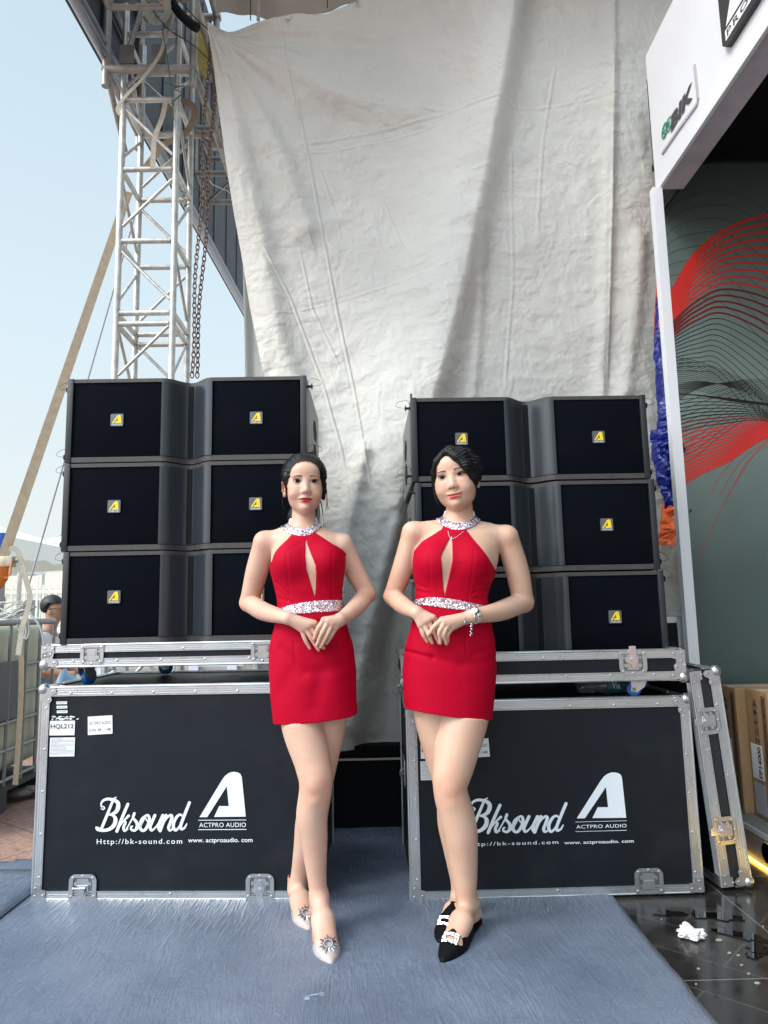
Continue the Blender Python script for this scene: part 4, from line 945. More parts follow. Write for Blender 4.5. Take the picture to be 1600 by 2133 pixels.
# cartons
CARD = mat('brown_cardboard', (.36, .215, .105), .75, 0, .15, 14, .3, 150)
def carton(x, y0, y1, label):
    h = .575; t = thing('carton', label, 'carton', (x, y0, .142), 0, 'brown amplifier cartons standing on end')
    b = NB(); box(b, 0, .52, 0, y1-y0, 0, h, .004); obj('box_body', b, CARD, t)
    d = y1-y0
    b = NB(); box(b, .0, .5, d*.5-.024, d*.5+.024, h+.0005, h+.0015); obj('packing_tape', b, mat('clear_tape', (.55, .55, .52), .25), t)
    xd, yd = (0, 0, 1), (0, 1, 0)     # text runs up the narrow side
    b = NB(); box(b, -.0012, -.0004, d*.10, d*.30, .02, h-.02); bd = obj('printed_band', b, mat('printed_band_brown', (.16, .09, .045), .7), t)
    v, f = text_mesh('HIGH EFFICIENCY PROFESSIONAL POWER AMPLIFIER', h-.06, d*.115, .012)
    # viewed from -X: up = reading direction, letters' tops towards far side
    V = [(-.0018, d*.20+q[1], h/2+q[0]) for q in v]; obj('lettering', (V, [], f), INK, bd)
    b = NB()
    for i in range(5):
        z = h*.60+i*.042; y_ = d*.60
        box(b, -.0012, -.0006, y_-.018, y_+.018, z-.017, z-.0155); box(b, -.0012, -.0006, y_-.018, y_+.018, z+.0155, z+.017)
        box(b, -.0012, -.0006, y_-.018, y_-.0165, z-.0155, z+.0155); box(b, -.0012, -.0006, y_+.0165, y_+.018, z-.0155, z+.0155)
        if i < 2: box(b, -.0012, -.0006, y_-.011, y_-.005, z-.011, z+.011); box(b, -.0012, -.0006, y_+.004, y_+.010, z-.011, z+.011)
        elif i == 2: prism(b, [(y_-.012, z), (y_, z+.013), (y_, z+.004), (y_+.012, z+.004), (y_+.012, z-.004), (y_, z-.004), (y_, z-.013)], -.0012, -.0006, 'yz')
        elif i == 3: lathe(b, [(0, -.0012), (.012, -.0012), (.012, -.0006)], (0, y_, z+.002), 'x', 12)
        else: prism(b, [(y_-.013, z-.010), (y_+.013, z-.010), (y_, z+.013)], -.0012, -.0006, 'yz')
    obj('handling_symbols', b, INK, t)
    b = NB(); box(b, -.0016, -.0005, d*.42, d*.93, h*.30, h*.57); st = obj('sticker', b, PAPER, t); st['label'] = 'white sticker printed FP14000'
    v, f = text_mesh('FP14000', h*.24, d*.16, .03); obj('lettering', ([(-.0020, d*.56+q[1], h*.435+q[0]) for q in v], [], f), INK, st)
    b = NB(); box(b, -.0016, -.0005, d*.42, d*.93, h*.03, h*.27); s2 = obj('sticker', b, mat('grey_printed_paper', (.45, .46, .48), .6, 0, .3, 200), t)
    return t
carton(1.71, 3.458, 3.63, 'brown amplifier carton next to the leaning case lid, half behind another carton')
carton(1.752, 3.255, 3.445, 'brown amplifier carton at the right edge, in front of the other carton')

# ---------------------------------------------------------------- black things in the gap
b = NB(); gx0, gx1 = -.55, .70
bbx = thing('low_black_crate', 'low black crate with a pale top seam standing between the two flight cases', 'crate', (gx0, 3.855, .006))
box(b, 0, gx1-gx0, 0, .22, 0, .345, .003); obj('crate_body', b, BLACK, bbx)
b = NB(); box(b, .002, gx1-gx0-.002, -.003, .006, .338, .347); obj('seam_strip', b, mat('cream_seam', (.55, .50, .40), .6), bbx)
b = NB(); prism(b, [(.24, .349), (.30, .40), (gx1-gx0-.01, .405), (gx1-gx0-.01, .349)], .05, .2); obj('folded_cover', b, BLACK, bbx)
# black equipment case seen behind the right stack
c2 = thing('equipment_case', 'black case with a metal edge standing behind the right speaker stack', 'equipment case', (1.27, 3.40, .012), .12)
b = NB(); box(b, 0, .2, 0, .34, 0, 1.05, .003); obj('case_body', b, BLACK, c2)
rib_edge(c2, (0, 0, 1.05), (.2, 0, 1.05), [((0, 0, -1), (0, -1, 0)), ((0, 1, 0), (0, 0, 1))], .03, 3); rib_edge(c2, (.2, 0, 0), (.2, 0, 1.05), [((-1, 0, 0), (0, -1, 0)), ((0, 1, 0), (1, 0, 0))], .03, 4)
b = NB(); box(b, 1.22, 1.52, 3.88, 3.90, .0, 1.44, .002); o = obj('dark_gap_panel', b, BLACK); tag(o, 'added black panel for the dark gap below the tarpaulins behind the right speaker stack', 'gap panel')  # added black sheet standing in for the dark gap behind the stack

# ---------------------------------------------------------------- small things
def bottle():
    a, c = atY(1200, 1432, 3.10), atY(1343, 1428, 3.10); z = HR+.008+.034
    t = thing('crushed_bottle', 'crushed clear water bottle with blue Vie label lying on the right case', 'bottle', (a[0], 3.10, z), 0)
    Ln = c[0]-a[0]; BM = mat('clear_bottle_plastic', (.5, .55, .6), .12, trans=.85, spec=.6)
    def crush(b):
        for v in b.verts:
            n = mnoise.noise(v.co*38)*.010+mnoise.noise(v.co*90)*.004; r = Vector((0, v.co.y, v.co.z)); 
            if r.length > .004: v.co += r.normalized()*n*min(1, r.length/.02)
    b = NB(); lathe(b, [(.0, 0), (.024, .004), (.031, .02), (.033, .05), (.027, .07), (.033, .09), (.032, .15), (.027, .17), (.033, .19), (.03, .215), (.014, .25), (.0125, .27)], (0, 0, 0), 'x', 26)
    bmesh.ops.subdivide_edges(b, edges=b.edges[:], cuts=1); crush(b)
    for v in b.verts: v.co.x *= Ln/.275
    obj('bottle_body', b, BM, t, True, 50)
    b = NB(); lathe(b, [(.0335, .115), (.0345, .12), (.0345, .175), (.0335, .18)], (0, 0, 0), 'x', 26); bmesh.ops.subdivide_edges(b, edges=b.edges[:], cuts=1); crush(b)
    for v in b.verts: v.co.x *= Ln/.275
    lb = obj('bottle_label', b, mat('teal_label', (.02, .10, .13), .4), t, True, 60)
    place_text('Vie', .034, .03, (.148*Ln/.275, -.042, .004), m=mat('pale_label_ink', (.55, .7, .75), .5), parent=lb, bold=.01)
    b = NB(); lathe(b, [(0, .268), (.0145, .268), (.0145, .285), (0, .285)], (0, 0, 0), 'x', 16)
    for v in b.verts: v.co.x *= Ln/.275
    obj('bottle_cap', b, mat('blue_cap', (.02, .12, .4), .4), t, True, 40)
bottle()
b = NB(); c = atZ(1440, 1952)
bmesh.ops.create_icosphere(b, subdivisions=4, radius=1)
for v in b.verts:
    p = v.co.copy(); n1 = mnoise.noise(p*1.7+Vector((3, 1, 2))); n2 = mnoise.noise(p*4.1); n3 = mnoise.noise(p*9)
    r = 1+.75*n1+.5*abs(n2)+.18*n3; v.co = Vector((p.x*.034*r, p.y*.028*r, max(-.008, p.z*.020*r*(1.5 if p.x < .1 and abs(p.x+.15) < .35 else .8))))
ti = obj('crumpled_tissue', b, mat('white_tissue', (.80, .80, .79), .9, 0, .04, 40, .4, 80), None, True, 35); ti.location = (c[0], c[1], .010)
tag(ti, 'crumpled white tissue lying on the black tiles', 'tissue')
WET = mat('standing_water_dark', (.004, .004, .004), .03, spec=.6)
def puddle(px, py, rx, ry, seed, rot, label):
    c = atZ(px, py); b = NB(); n = 48; rg = np.random.default_rng(seed); ph = rg.random(4)*6
    pts = []
    for i in range(n):
        a = 2*PI*i/n; r = 1+.28*math.sin(2*a+ph[0])+.16*math.sin(5*a+ph[1])+.10*math.sin(9*a+ph[2])
        x, y = rx*r*math.cos(a), ry*r*math.sin(a); pts.append((x*math.cos(rot)-y*math.sin(rot), x*math.sin(rot)+y*math.cos(rot)))
    prism(b, pts, -.001, .0014, 'xy'); o = obj('puddle', b, WET, None, True, 30); o.location = (c[0], c[1], 0); tag(o, label, 'puddle', None, 'structure')
puddle(1397, 1903, .05, .022, 1, .1, 'small dark puddle nearest the shaded flight case'); puddle(1492, 1908, .07, .04, 2, -.3, 'dark puddle below the leaning case lid')
puddle(1545, 1948, .075, .032, 3, -.8, 'long dark puddle right of the tissue'); puddle(1578, 1975, .04, .03, 4, .4, 'little puddle at the right edge of the picture')
puddle(1570, 1990, .03, .015, 5, .2, 'tiny puddle at the right edge below the others')
SCL_ = ['largest pale scrap, on the tile joint right of the tissue', 'pale scrap on the tile joint below the largest scrap', 'pale speck straight below the tissue', 'pale speck lowest and farthest left of the litter, near the carpet edge', 'long pale scrap at the lower right, near the picture edge', 'small pale scrap between the tile joint and the right edge', 'small pale speck at the right picture edge beside the little puddle', 'tiny pale speck between the carpet edge and the first puddle', 'tiny pale speck below the tissue, right of the carpet edge', 'small pale scrap just below the long dark puddle', 'small pale scrap left of the long scrap at the lower right']
def scraps():
    m = mat('cream_scrap', (.30, .28, .22), .8); k = 0
    for px, py, s in ((1497, 1958, .016), (1520, 1985, .009), (1455, 2018, .007), (1425, 2050, .006), (1578, 2048, .010), (1545, 2010, .006), (1590, 1930, .005), (1378, 1915, .004), (1450, 2050, .004), (1538, 1990, .006), (1560, 2028, .006)):
        c = atZ(px, py); b = NB(); rg = np.random.default_rng(k+5); k += 1; s *= .75
        prism(b, [(s*rg.uniform(.5, 1.3)*math.cos(a), s*.6*rg.uniform(.5, 1.3)*math.sin(a)) for a in np.linspace(0, 2*PI, 8)[:-1]], -.002, .002, 'xy')
        o = obj('paper_scrap', b, m); o.location = (c[0], c[1], .0); tag(o, SCL_[k-1], 'scrap', 'tiny pale scraps littering the black tiles')
scraps()
c = atZ(655, 2086); b = NB(); tube(b, smoothpts([(-.028, -.004, .002), (-.01, .004, .004), (.01, .006, .006), (.026, .016, .003)], 5), .0018, 6)
for s in (-1, 1): prism(b, [(s*.02-.008, s*.010-.006), (s*.02+.008, s*.010-.004), (s*.02+.006, s*.012+.010), (s*.02-.006, s*.012+.008)], .002, .003, 'xy')
o = obj('plastic_scrap', b, mat('grey_plastic_scrap', (.30, .36, .42), .25)); o.location = (c[0], c[1], .010); tag(o, 'torn grey plastic scrap on the carpet in the foreground', 'scrap')
# ---------------------------------------------------------------- truss tower
def tb(name, pts, r, m, par, seg=12): b = NB(); tube(b, pts, r, seg); return obj(name, b, m, par, True, 50)
TW, TY, TX = .345, 4.2, -1.565
tw = thing('truss_tower', 'weathered aluminium truss tower rising behind the left speaker stack', 'truss tower', (TX, TY, 0), 0)
for x in (0, TW):
    for y in (0, TW): tb('leg', [(x, y, .0), (x, y, 5.1)], .0205, TRUSS, tw)
zs = [2.972-.486*i for i in range(6, 0, -1)]+[2.972, 3.458, 3.944, 4.43, 4.9]
zs = [z-.016 for z in zs]
for i, z in enumerate(zs):
    if z < .1: continue
    dbl = (abs(z-2.956) < .01, )[0]
    for zz in ((z+.012, z-.058) if dbl else (z,)):
        tb('rung', [(.02, 0, zz), (TW-.02, 0, zz)], .0175, TRUSS, tw); tb('rung', [(.02, TW, zz), (TW-.02, TW, zz)], .0175, TRUSS, tw)
        tb('rung', [(0, .02, zz), (0, TW-.02, zz)], .0175, TRUSS, tw); tb('rung', [(TW, .02, zz), (TW, TW-.02, zz)], .0175, TRUSS, tw)
    if i+1 < len(zs):
        za, zb2_ = z+.10, zs[i+1]-.07; f = i % 2
        a, c = (.02, TW-.02) if f else (TW-.02, .02)
        if dbl is False or True:
            tb('brace', [(a, 0, za), (c, 0, zb2_)], .0105, TRUSS, tw, 8); tb('brace', [(c, TW, za), (a, TW, zb2_)], .0105, TRUSS, tw, 8)
            tb('brace', [(0, c, za), (0, a, zb2_)], .0105, TRUSS, tw, 8); tb('brace', [(TW, a, za), (TW, c, zb2_)], .0105, TRUSS, tw, 8)
b = NB(); box(b, -.12, TW+.12, -.12, TW+.12, -.002, .02, .002); obj('base_plate', b, STEEL, tw)
# sleeve block running on the tower, from which the roof truss starts
sl = thing('sleeve_block', 'dusty square sleeve block clasping the top of the truss tower', 'truss block', (-1.63, 4.06, 4.40), 0)
SW_, SD_ = .545, .62
for x in (0, SW_):
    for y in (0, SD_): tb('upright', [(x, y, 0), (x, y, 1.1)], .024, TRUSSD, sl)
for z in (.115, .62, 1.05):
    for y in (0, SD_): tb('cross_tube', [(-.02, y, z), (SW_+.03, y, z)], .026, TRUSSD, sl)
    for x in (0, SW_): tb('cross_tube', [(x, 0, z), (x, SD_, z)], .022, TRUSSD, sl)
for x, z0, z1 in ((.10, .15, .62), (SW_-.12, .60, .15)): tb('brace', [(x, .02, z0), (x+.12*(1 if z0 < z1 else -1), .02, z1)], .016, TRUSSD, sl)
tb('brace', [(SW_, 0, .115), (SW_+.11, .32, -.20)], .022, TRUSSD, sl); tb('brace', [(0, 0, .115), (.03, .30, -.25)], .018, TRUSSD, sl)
for x in (.13, .33):
    b = NB(); box(b, x-.045, x+.045, -.012, .0, .15, .28, .002); rivets(b, [(x, -.012, .175)], (0, -1, 0), .012); obj('gusset_plate', b, mat('grimy_plate', (.16, .15, .14), .6, .3, .3, 20), sl)
# roof truss: overhead box truss towards the camera and backwards
def box_truss(name, label, p0, p1, w, n, rch, m, loc_par=None):
    t = thing(name, label, 'truss', tuple(p0), 0); d = Vector(p1)-Vector(p0); Ln = d.length; u = d.normalized()
    side = u.cross(Vector((0, 0, 1))).normalized()*w; up = side.cross(u).normalized()*w
    for a in (0, 1):
        for c in (0, 1): tb('chord', [side*a+up*c, d+side*a+up*c], rch, m, t, 10)
    for i in range(n+1):
        q = d*(i/n)
        for s_, e_ in ((Vector(), side), (up, side+up), (Vector(), up), (side, side+up)): tb('rung', [q+s_, q+e_], rch*.7, m, t, 8)
        if i < n:
            q2 = d*((i+1)/n)
            tb('brace', [q, q2+up], rch*.55, m, t, 8); tb('brace', [q+side+up, q2+side], rch*.55, m, t, 8); tb('brace', [q, q2+side], rch*.55, m, t, 8)
    return t
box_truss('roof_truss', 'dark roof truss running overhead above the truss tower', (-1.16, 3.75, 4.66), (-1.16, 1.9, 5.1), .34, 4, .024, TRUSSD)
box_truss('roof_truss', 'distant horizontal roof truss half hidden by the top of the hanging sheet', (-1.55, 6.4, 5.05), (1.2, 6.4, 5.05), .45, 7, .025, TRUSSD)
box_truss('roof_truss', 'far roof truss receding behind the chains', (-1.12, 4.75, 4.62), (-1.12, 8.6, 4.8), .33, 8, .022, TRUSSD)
# side canopy of the stage roof: dark wall with a bright metal lower edge, running away from the camera on the left
cn = thing('stage_side_canopy', 'dark stage side canopy with a grey metal lower edge high on the left', 'canopy', (0, 0, 0))
e0, e1 = atX(150, 0, -1.66), atX(515, 662, -1.66); dy = (e1[2]-e0[2])/(e1[1]-e0[1])
def edge_z(y): return e0[2]+dy*(y-e0[1])
b = NB(); n = 30
PURP = mat('grey_canopy_fabric', (.014, .014, .024), .55, 0, .2, 3)
ys = np.linspace(1.6, e1[1]+1.2, n); vs = [[b.verts.new((-1.66-.0, y, edge_z(y)+h_)) for h_ in (0, 2.6)]+[b.verts.new((-1.70, y, edge_z(y)+h_)) for h_ in (2.6, 0)] for y in ys]
for i in range(n-1):
    for j in range(4): b.faces.new((vs[i][j], vs[i][(j+1) % 4], vs[i+1][(j+1) % 4], vs[i+1][j]))
b.faces.new(vs[0]); b.faces.new(vs[-1][::-1]); obj('canopy_wall', b, PURP, cn)
for k_, (r_, ox, oz) in enumerate(((.032, .0, -.015), (.022, .0, .07))):
    tb('edge_rail', [(-1.66+ox+.02, y, edge_z(y)+oz) for y in (1.6, e1[1]+1.2)], r_, mat('grey_edge_rail', (.30, .30, .34), .35, .7), cn)
for y in np.arange(2.2, 9, .62):
    b = NB(); box(b, -1.655, -1.648, y-.012, y+.012, edge_z(y)+.05, edge_z(y)+2.5); obj('wall_seam', b, mat('canopy_seam', (.035, .033, .04), .5), cn)
b = NB(); box(b, -1.61, -1.60, 3.30, 3.52, edge_z(3.4)+.30, edge_z(3.4)+1.3); o = obj('cream_panel', b, mat('cream_panel_paint', (.5, .46, .38), .6), cn)
# straps
BEIGE = mat('beige_webbing', (.30, .235, .16), .8, 0, .25, 30, .4, 300); LBEIGE = mat('pale_webbing', (.42, .385, .31), .8, 0, .2, 30, .4, 300)
def strap(name, pts, w, m, label, cat='strap', n=(0, -1, 0), t=.002, k_=8):
    b = NB(); ribbon(b, smoothpts(pts, k_) if len(pts) > 2 else pts, w, n, t); o = obj(name, b, m, None, True, 40); return tag(o, label, cat)
a0, a1 = atY(268, 400, 4.35), atY(5, 1165, 3.55)
strap('ratchet_strap', [tuple(a0), tuple(a1)], .052, BEIGE, 'long beige tie down strap slanting from the tower to the liquid tank', n=(.25, -.95, .2))
strap('webbing_sling', [tuple(atY(*q, 3.52)) for q in ((20, 1142), (38, 1150), (52, 1200), (62, 1240), (58, 1270), (46, 1310), (38, 1365))], .026, LBEIGE, 'loose twisted webbing tail hanging from the ratchet over the tank')
strap('webbing_sling', [tuple(atY(*q, 4.0)) for q in ((45, 1360), (44, 1450), (38, 1560), (32, 1635))], .030, BEIGE, 'straight webbing strap down the front of the liquid tank')
b = NB(); q = atY(8, 1172, 3.53); box(b, q[0]-.045, q[0]+.055, q[1]-.03, q[1]+.02, q[2]-.022, q[2]+.03, .006); tube(b, [(q[0]-.06, q[1], q[2]), (q[0]+.07, q[1], q[2]+.01)], .012, 10)
rt_ = obj('ratchet', b, mat('cream_ratchet_metal', (.48, .45, .34), .5, .3, .3, 40), None, True); tag(rt_, 'cream metal ratchet buckle at the lower end of the long strap', 'ratchet')
b = NB(); tube(b, [tuple(atY(*p_, 3.5)) for p_ in ((6, 1180), (4, 1205), (-8, 1222))], .028, 10, flat=.3); tube(b, [tuple(atY(*p_, 3.5)) for p_ in ((25, 1165), (22, 1195), (14, 1204), (3, 1200))], .004, 6)
obj('ratchet_handle', b, mat('orange_handle', (.70, .18, .02), .45), rt_, True)
b = NB(); tube(b, [tuple(atY(280, 452, 4.45)), tuple(atY(58, 1225, 4.1))], .0055, 7); o = obj('guy_rope', b, mat('grey_rope', (.35, .36, .37), .7), None, True); tag(o, 'thin straight grey guy rope behind the beige strap', 'rope')
b = NB()
for k_ in range(8):
    c = atY(14+k_*2, 1265+k_*2.2, 3.7); rr = .075+.006*(k_*3 % 7)
    tube(b, [(c[0]+rr*math.cos(a)*(1+.15*math.sin(3*a+k_)), c[1]+.03*math.sin(a*2+k_), c[2]+(.022+.004*(k_*5 % 7))*math.sin(a+.3*k_)+.010*math.sin(2*a+k_*2)) for a in np.linspace(0, 2*PI, 24)], .0042, 6, False)
for k_ in range(2): tube(b, smoothpts([tuple(atY(x+k_*6, y, 3.75)) for x, y in ((40, 1270), (52, 1290), (54, 1320), (46, 1330), (36, 1300))], 6), .005, 6)
o = obj('rope_coil', b, mat('pale_rope', (.55, .55, .52), .7), None, True); tag(o, 'tangled coil of pale rope on top of the liquid tank cage', 'rope')
b = NB(); tube(b, smoothpts([tuple(atY(x, y, 4.3)) for x, y in ((62, 1278), (80, 1300), (90, 1330), (95, 1365), (92, 1400))], 6), .006, 6)
o = obj('hose', b, mat('grey_hose', (.5, .5, .48), .5), None, True); tag(o, 'grey hose curving over the end of the liquid tank', 'hose')
strap('webbing_sling', [(-1.47, 4.03, 5.6), (-1.40, 4.01, 5.05), (-1.34, 4.0, 4.82), (-1.26, 3.99, 4.80), (-1.22, 4.0, 4.95), (-1.24, 4.02, 5.4)], .05, LBEIGE, 'pale webbing loop hanging inside the top of the tower', n=(0, -1, 0))
strap('webbing_sling', [tuple(atY(*q, 4.0)) for q in ((345, 60), (335, 110), (300, 160), (262, 200), (245, 225), (250, 240))], .022, LBEIGE, 'pale rounded strap slanting across the upper front of the tower')
strap('webbing_sling', [tuple(atY(*q, 4.35)) for q in ((372, 205), (402, 222), (403, 250), (380, 285), (345, 300), (300, 352))], .045, BEIGE, 'wide brown strap knotted around the right side of the tower')
strap('webbing_sling', [tuple(atY(*q, 4.15)) for q in ((345, 212), (338, 245), (322, 290), (318, 352))], .032, LBEIGE, 'pale frayed strap end hanging in the middle of the tower')
strap('webbing_sling', [tuple(atY(*q, 4.3)) for q in ((345, 212), (366, 250), (368, 310), (352, 355))], .030, BEIGE, 'short brown strap loop under the knot')
b = NB()
prism(b, [(atY(x, y, 4.6)[0], atY(x, y, 4.6)[2]) for x, y in ((415, 20), (436, 60), (440, 120), (432, 175), (414, 150), (410, 60))], 4.55, 4.60)
o = obj('hanging_bag', b, mat('yellow_green_fabric', (.42, .33, .08), .7, 0, .3, 20)); tag(o, 'narrow yellowish fabric bundle beside the tied corner of the sheet', 'fabric bundle')
b = NB(); tube(b, smoothpts([tuple(atY(x, y, 3.9)) for x, y in ((350, -10), (372, 25), (398, 50), (412, 58))], 6), [.02]*1+[.03]*9+[.03]*8+[.01]*1 if False else .028, 10); o = obj('black_cloth_roll', b, BLACK, None, True); tag(o, 'black rolled cloth hanging over the sleeve block', 'cloth roll')
# green and black cords
GC = mat('green_cord', (.03, .10, .045), .7); BC = mat('dark_cord', (.03, .035, .03), .7)
for pts, m_, lab in ((((302, -5), (345, 55), (400, 92), (440, 128)), BC, 'dark cord stretched from the roof to the upper edge of the sheet'),
                     (((370, -5), (405, 35), (437, 64)), BC, 'short dark cord tied to the upper corner of the sheet'),
                     (((338, 60), (350, 130), (358, 200), (362, 250)), GC, 'green cord hanging down the front of the tower'),
                     (((342, 170), (352, 175), (372, 180), (384, 178), (362, 184), (378, 194), (360, 212)), GC, 'green cord knotted around the tower leg'),
                     (((378, 398), (386, 402), (380, 412), (390, 418), (384, 430), (394, 424)), GC, 'small green cord knot on the rear tower leg'),
                     (((432, 372), (446, 386), (470, 396), (480, 402)), mat('grey_cord', (.3, .3, .3), .7), 'grey cord tied between the chains and the sheet edge')):
    b = NB(); tube(b, smoothpts([tuple(atY(x, y, 3.97 if y < 300 else 4.1)) for x, y in pts], 6), .0035, 6); o = obj('cord', b, m_, None, True); tag(o, lab, 'cord')
# chains
def chain(x0, y0, x1, y1, Y, label):
    a, c = Vector(atY(x0, y0, Y)), Vector(atY(x1, y1, Y)); Ln = (c-a).length; n = int(Ln/.030); b = NB(); u = (c-a)/n; d = u.normalized(); p1_ = d.orthogonal().normalized(); p2_ = d.cross(p1_)
    for i in range(n):
        q = a+u*(i+.5)+Vector((.008*math.sin(i*.2), 0, 0)); s = p1_ if i % 2 else p2_
        tube(b, [q+d*(.0205*math.cos(t_))+s*(.0115*math.sin(t_)) for t_ in [2*PI*j/10 for j in range(11)]], .0036, 5, False)
    o = obj('hoist_chain', b, mat('rusty_chain', (.16, .10, .075), .6, .5, .4, 30), None, True); return tag(o, label, 'chain', 'hoist chains beside the truss tower')
chain(438, 45, 398, 786, 4.0, 'rusty hoist chain hanging nearest the tower, left of its twin'); chain(452, 110, 408, 786, 4.02, 'rusty hoist chain on the side of the sheet, right of its twin')
# rolled canopy above the sheet
b = NB(); n = 30; rows = []
for i in range(n):
    u = i/(n-1); p = atY(452+300*u, 28+18*math.sin(PI*u*.9)-26*u*u-6*math.sin(u*9), 4.25); rows.append([b.verts.new((p[0], 4.25-.12*math.sin(PI*k_/8)-.01*math.sin(u*30+k_), p[2]+.42*k_/8)) for k_ in range(9)])
for i in range(n-1):
    for k_ in range(8): b.faces.new((rows[i][k_], rows[i+1][k_], rows[i+1][k_+1], rows[i][k_+1]))
for v in b.verts: pass
nr = 16; shade_rf = [[b.verts.new((-1.0+5.6*i/nr, 4.2-1.0*j/8, 5.36+.10*j/8+.05*math.sin(i*1.3+j)*math.sin(PI*j/8))) for j in range(9)] for i in range(nr+1)]  # added roof cloth, out of view, to shade the top of the sheet
for i in range(nr):
    for j in range(8): b.faces.new((shade_rf[i][j], shade_rf[i+1][j], shade_rf[i+1][j+1], shade_rf[i][j+1]))
o = obj('canopy_and_shade_roof', b, mat('grey_canopy_cloth', (.42, .40, .37), .8, 0, .2, 3, .4, 12), None, True, 180); tag(o, 'gathered grey canopy cloth above the top edge of the sheet, with an added unseen shading roof', 'canopy cloth')
for px in (522, 538, 682):
    b = NB(); tube(b, [tuple(atY(px, -30, 4.1)), tuple(atY(px, 42 if px < 600 else 16, 4.1))], .004 if px != 538 else .012, 6); o = obj('cord', b, GC if px != 538 else LBEIGE, None, True); tag(o, {522: 'green cord around the gathered canopy, left one', 538: 'pale band around the gathered canopy', 682: 'green cord around the gathered canopy, right one'}[px], 'cord')

# ---------------------------------------------------------------- liquid tank, people and tents at the left
tk = thing('liquid_tank', 'caged pale plastic liquid tank with a dark plate at the left edge', 'liquid tank', (-2.215, 3.75, 0), 0)
b = NB(); box(b, -1.0, -.02, .03, 1.18, .20, 1.08, .08, 4); obj('tank_body', b, mat('pale_tank_plastic', (.50, .52, .38), .4, 0, .1, 3, sss=.0), tk, True, 60)
CG = mat('galvanised_cage', (.30, .31, .32), .45, .6, .2, 20)
for z in (.17, .34, .50, .66, .83, 1.09): tb('cage_bar', [(-1.0, 0, z), (0, 0, z), (.012, .02, z), (.012, 1.20, z)], .012 if z < 1 else .02, CG, tk, 8)
for y in (.02, .22, .42, .62, .82, 1.0, 1.20): tb('cage_upright', [(.016, y, .14), (.016, y, 1.09)], .011, CG, tk, 8)
b = NB(); box(b, .020, .026, .25, .80, .52, .86, .002); obj('name_plate', b, mat('dark_tank_plate', (.10, .11, .12), .5, .3, .2, 10), tk)
b = NB(); box(b, -1.0, .03, 0, 1.2, .11, .14); box(b, -1.0, .02, .0, .12, 0, .11); box(b, -1.0, .02, 1.08, 1.2, 0, .11); box(b, -.1, .02, .52, .66, 0, .11); obj('pallet', b, mat('dark_pallet', (.05, .05, .05), .7), tk)
b = NB()
for q in range(14): sphere(b, (random.uniform(-1.75, -1.5)-.5, random.uniform(4.6, 5.2), random.uniform(.02, .05)), random.uniform(.03, .06), 7, 5, (1.4, 1, .5))
o = obj('rubble', b, mat('rubble_stone', (.2, .18, .17), .9)); tag(o, 'small dark rubble at the foot of the liquid tank', 'rubble', kind='stuff')
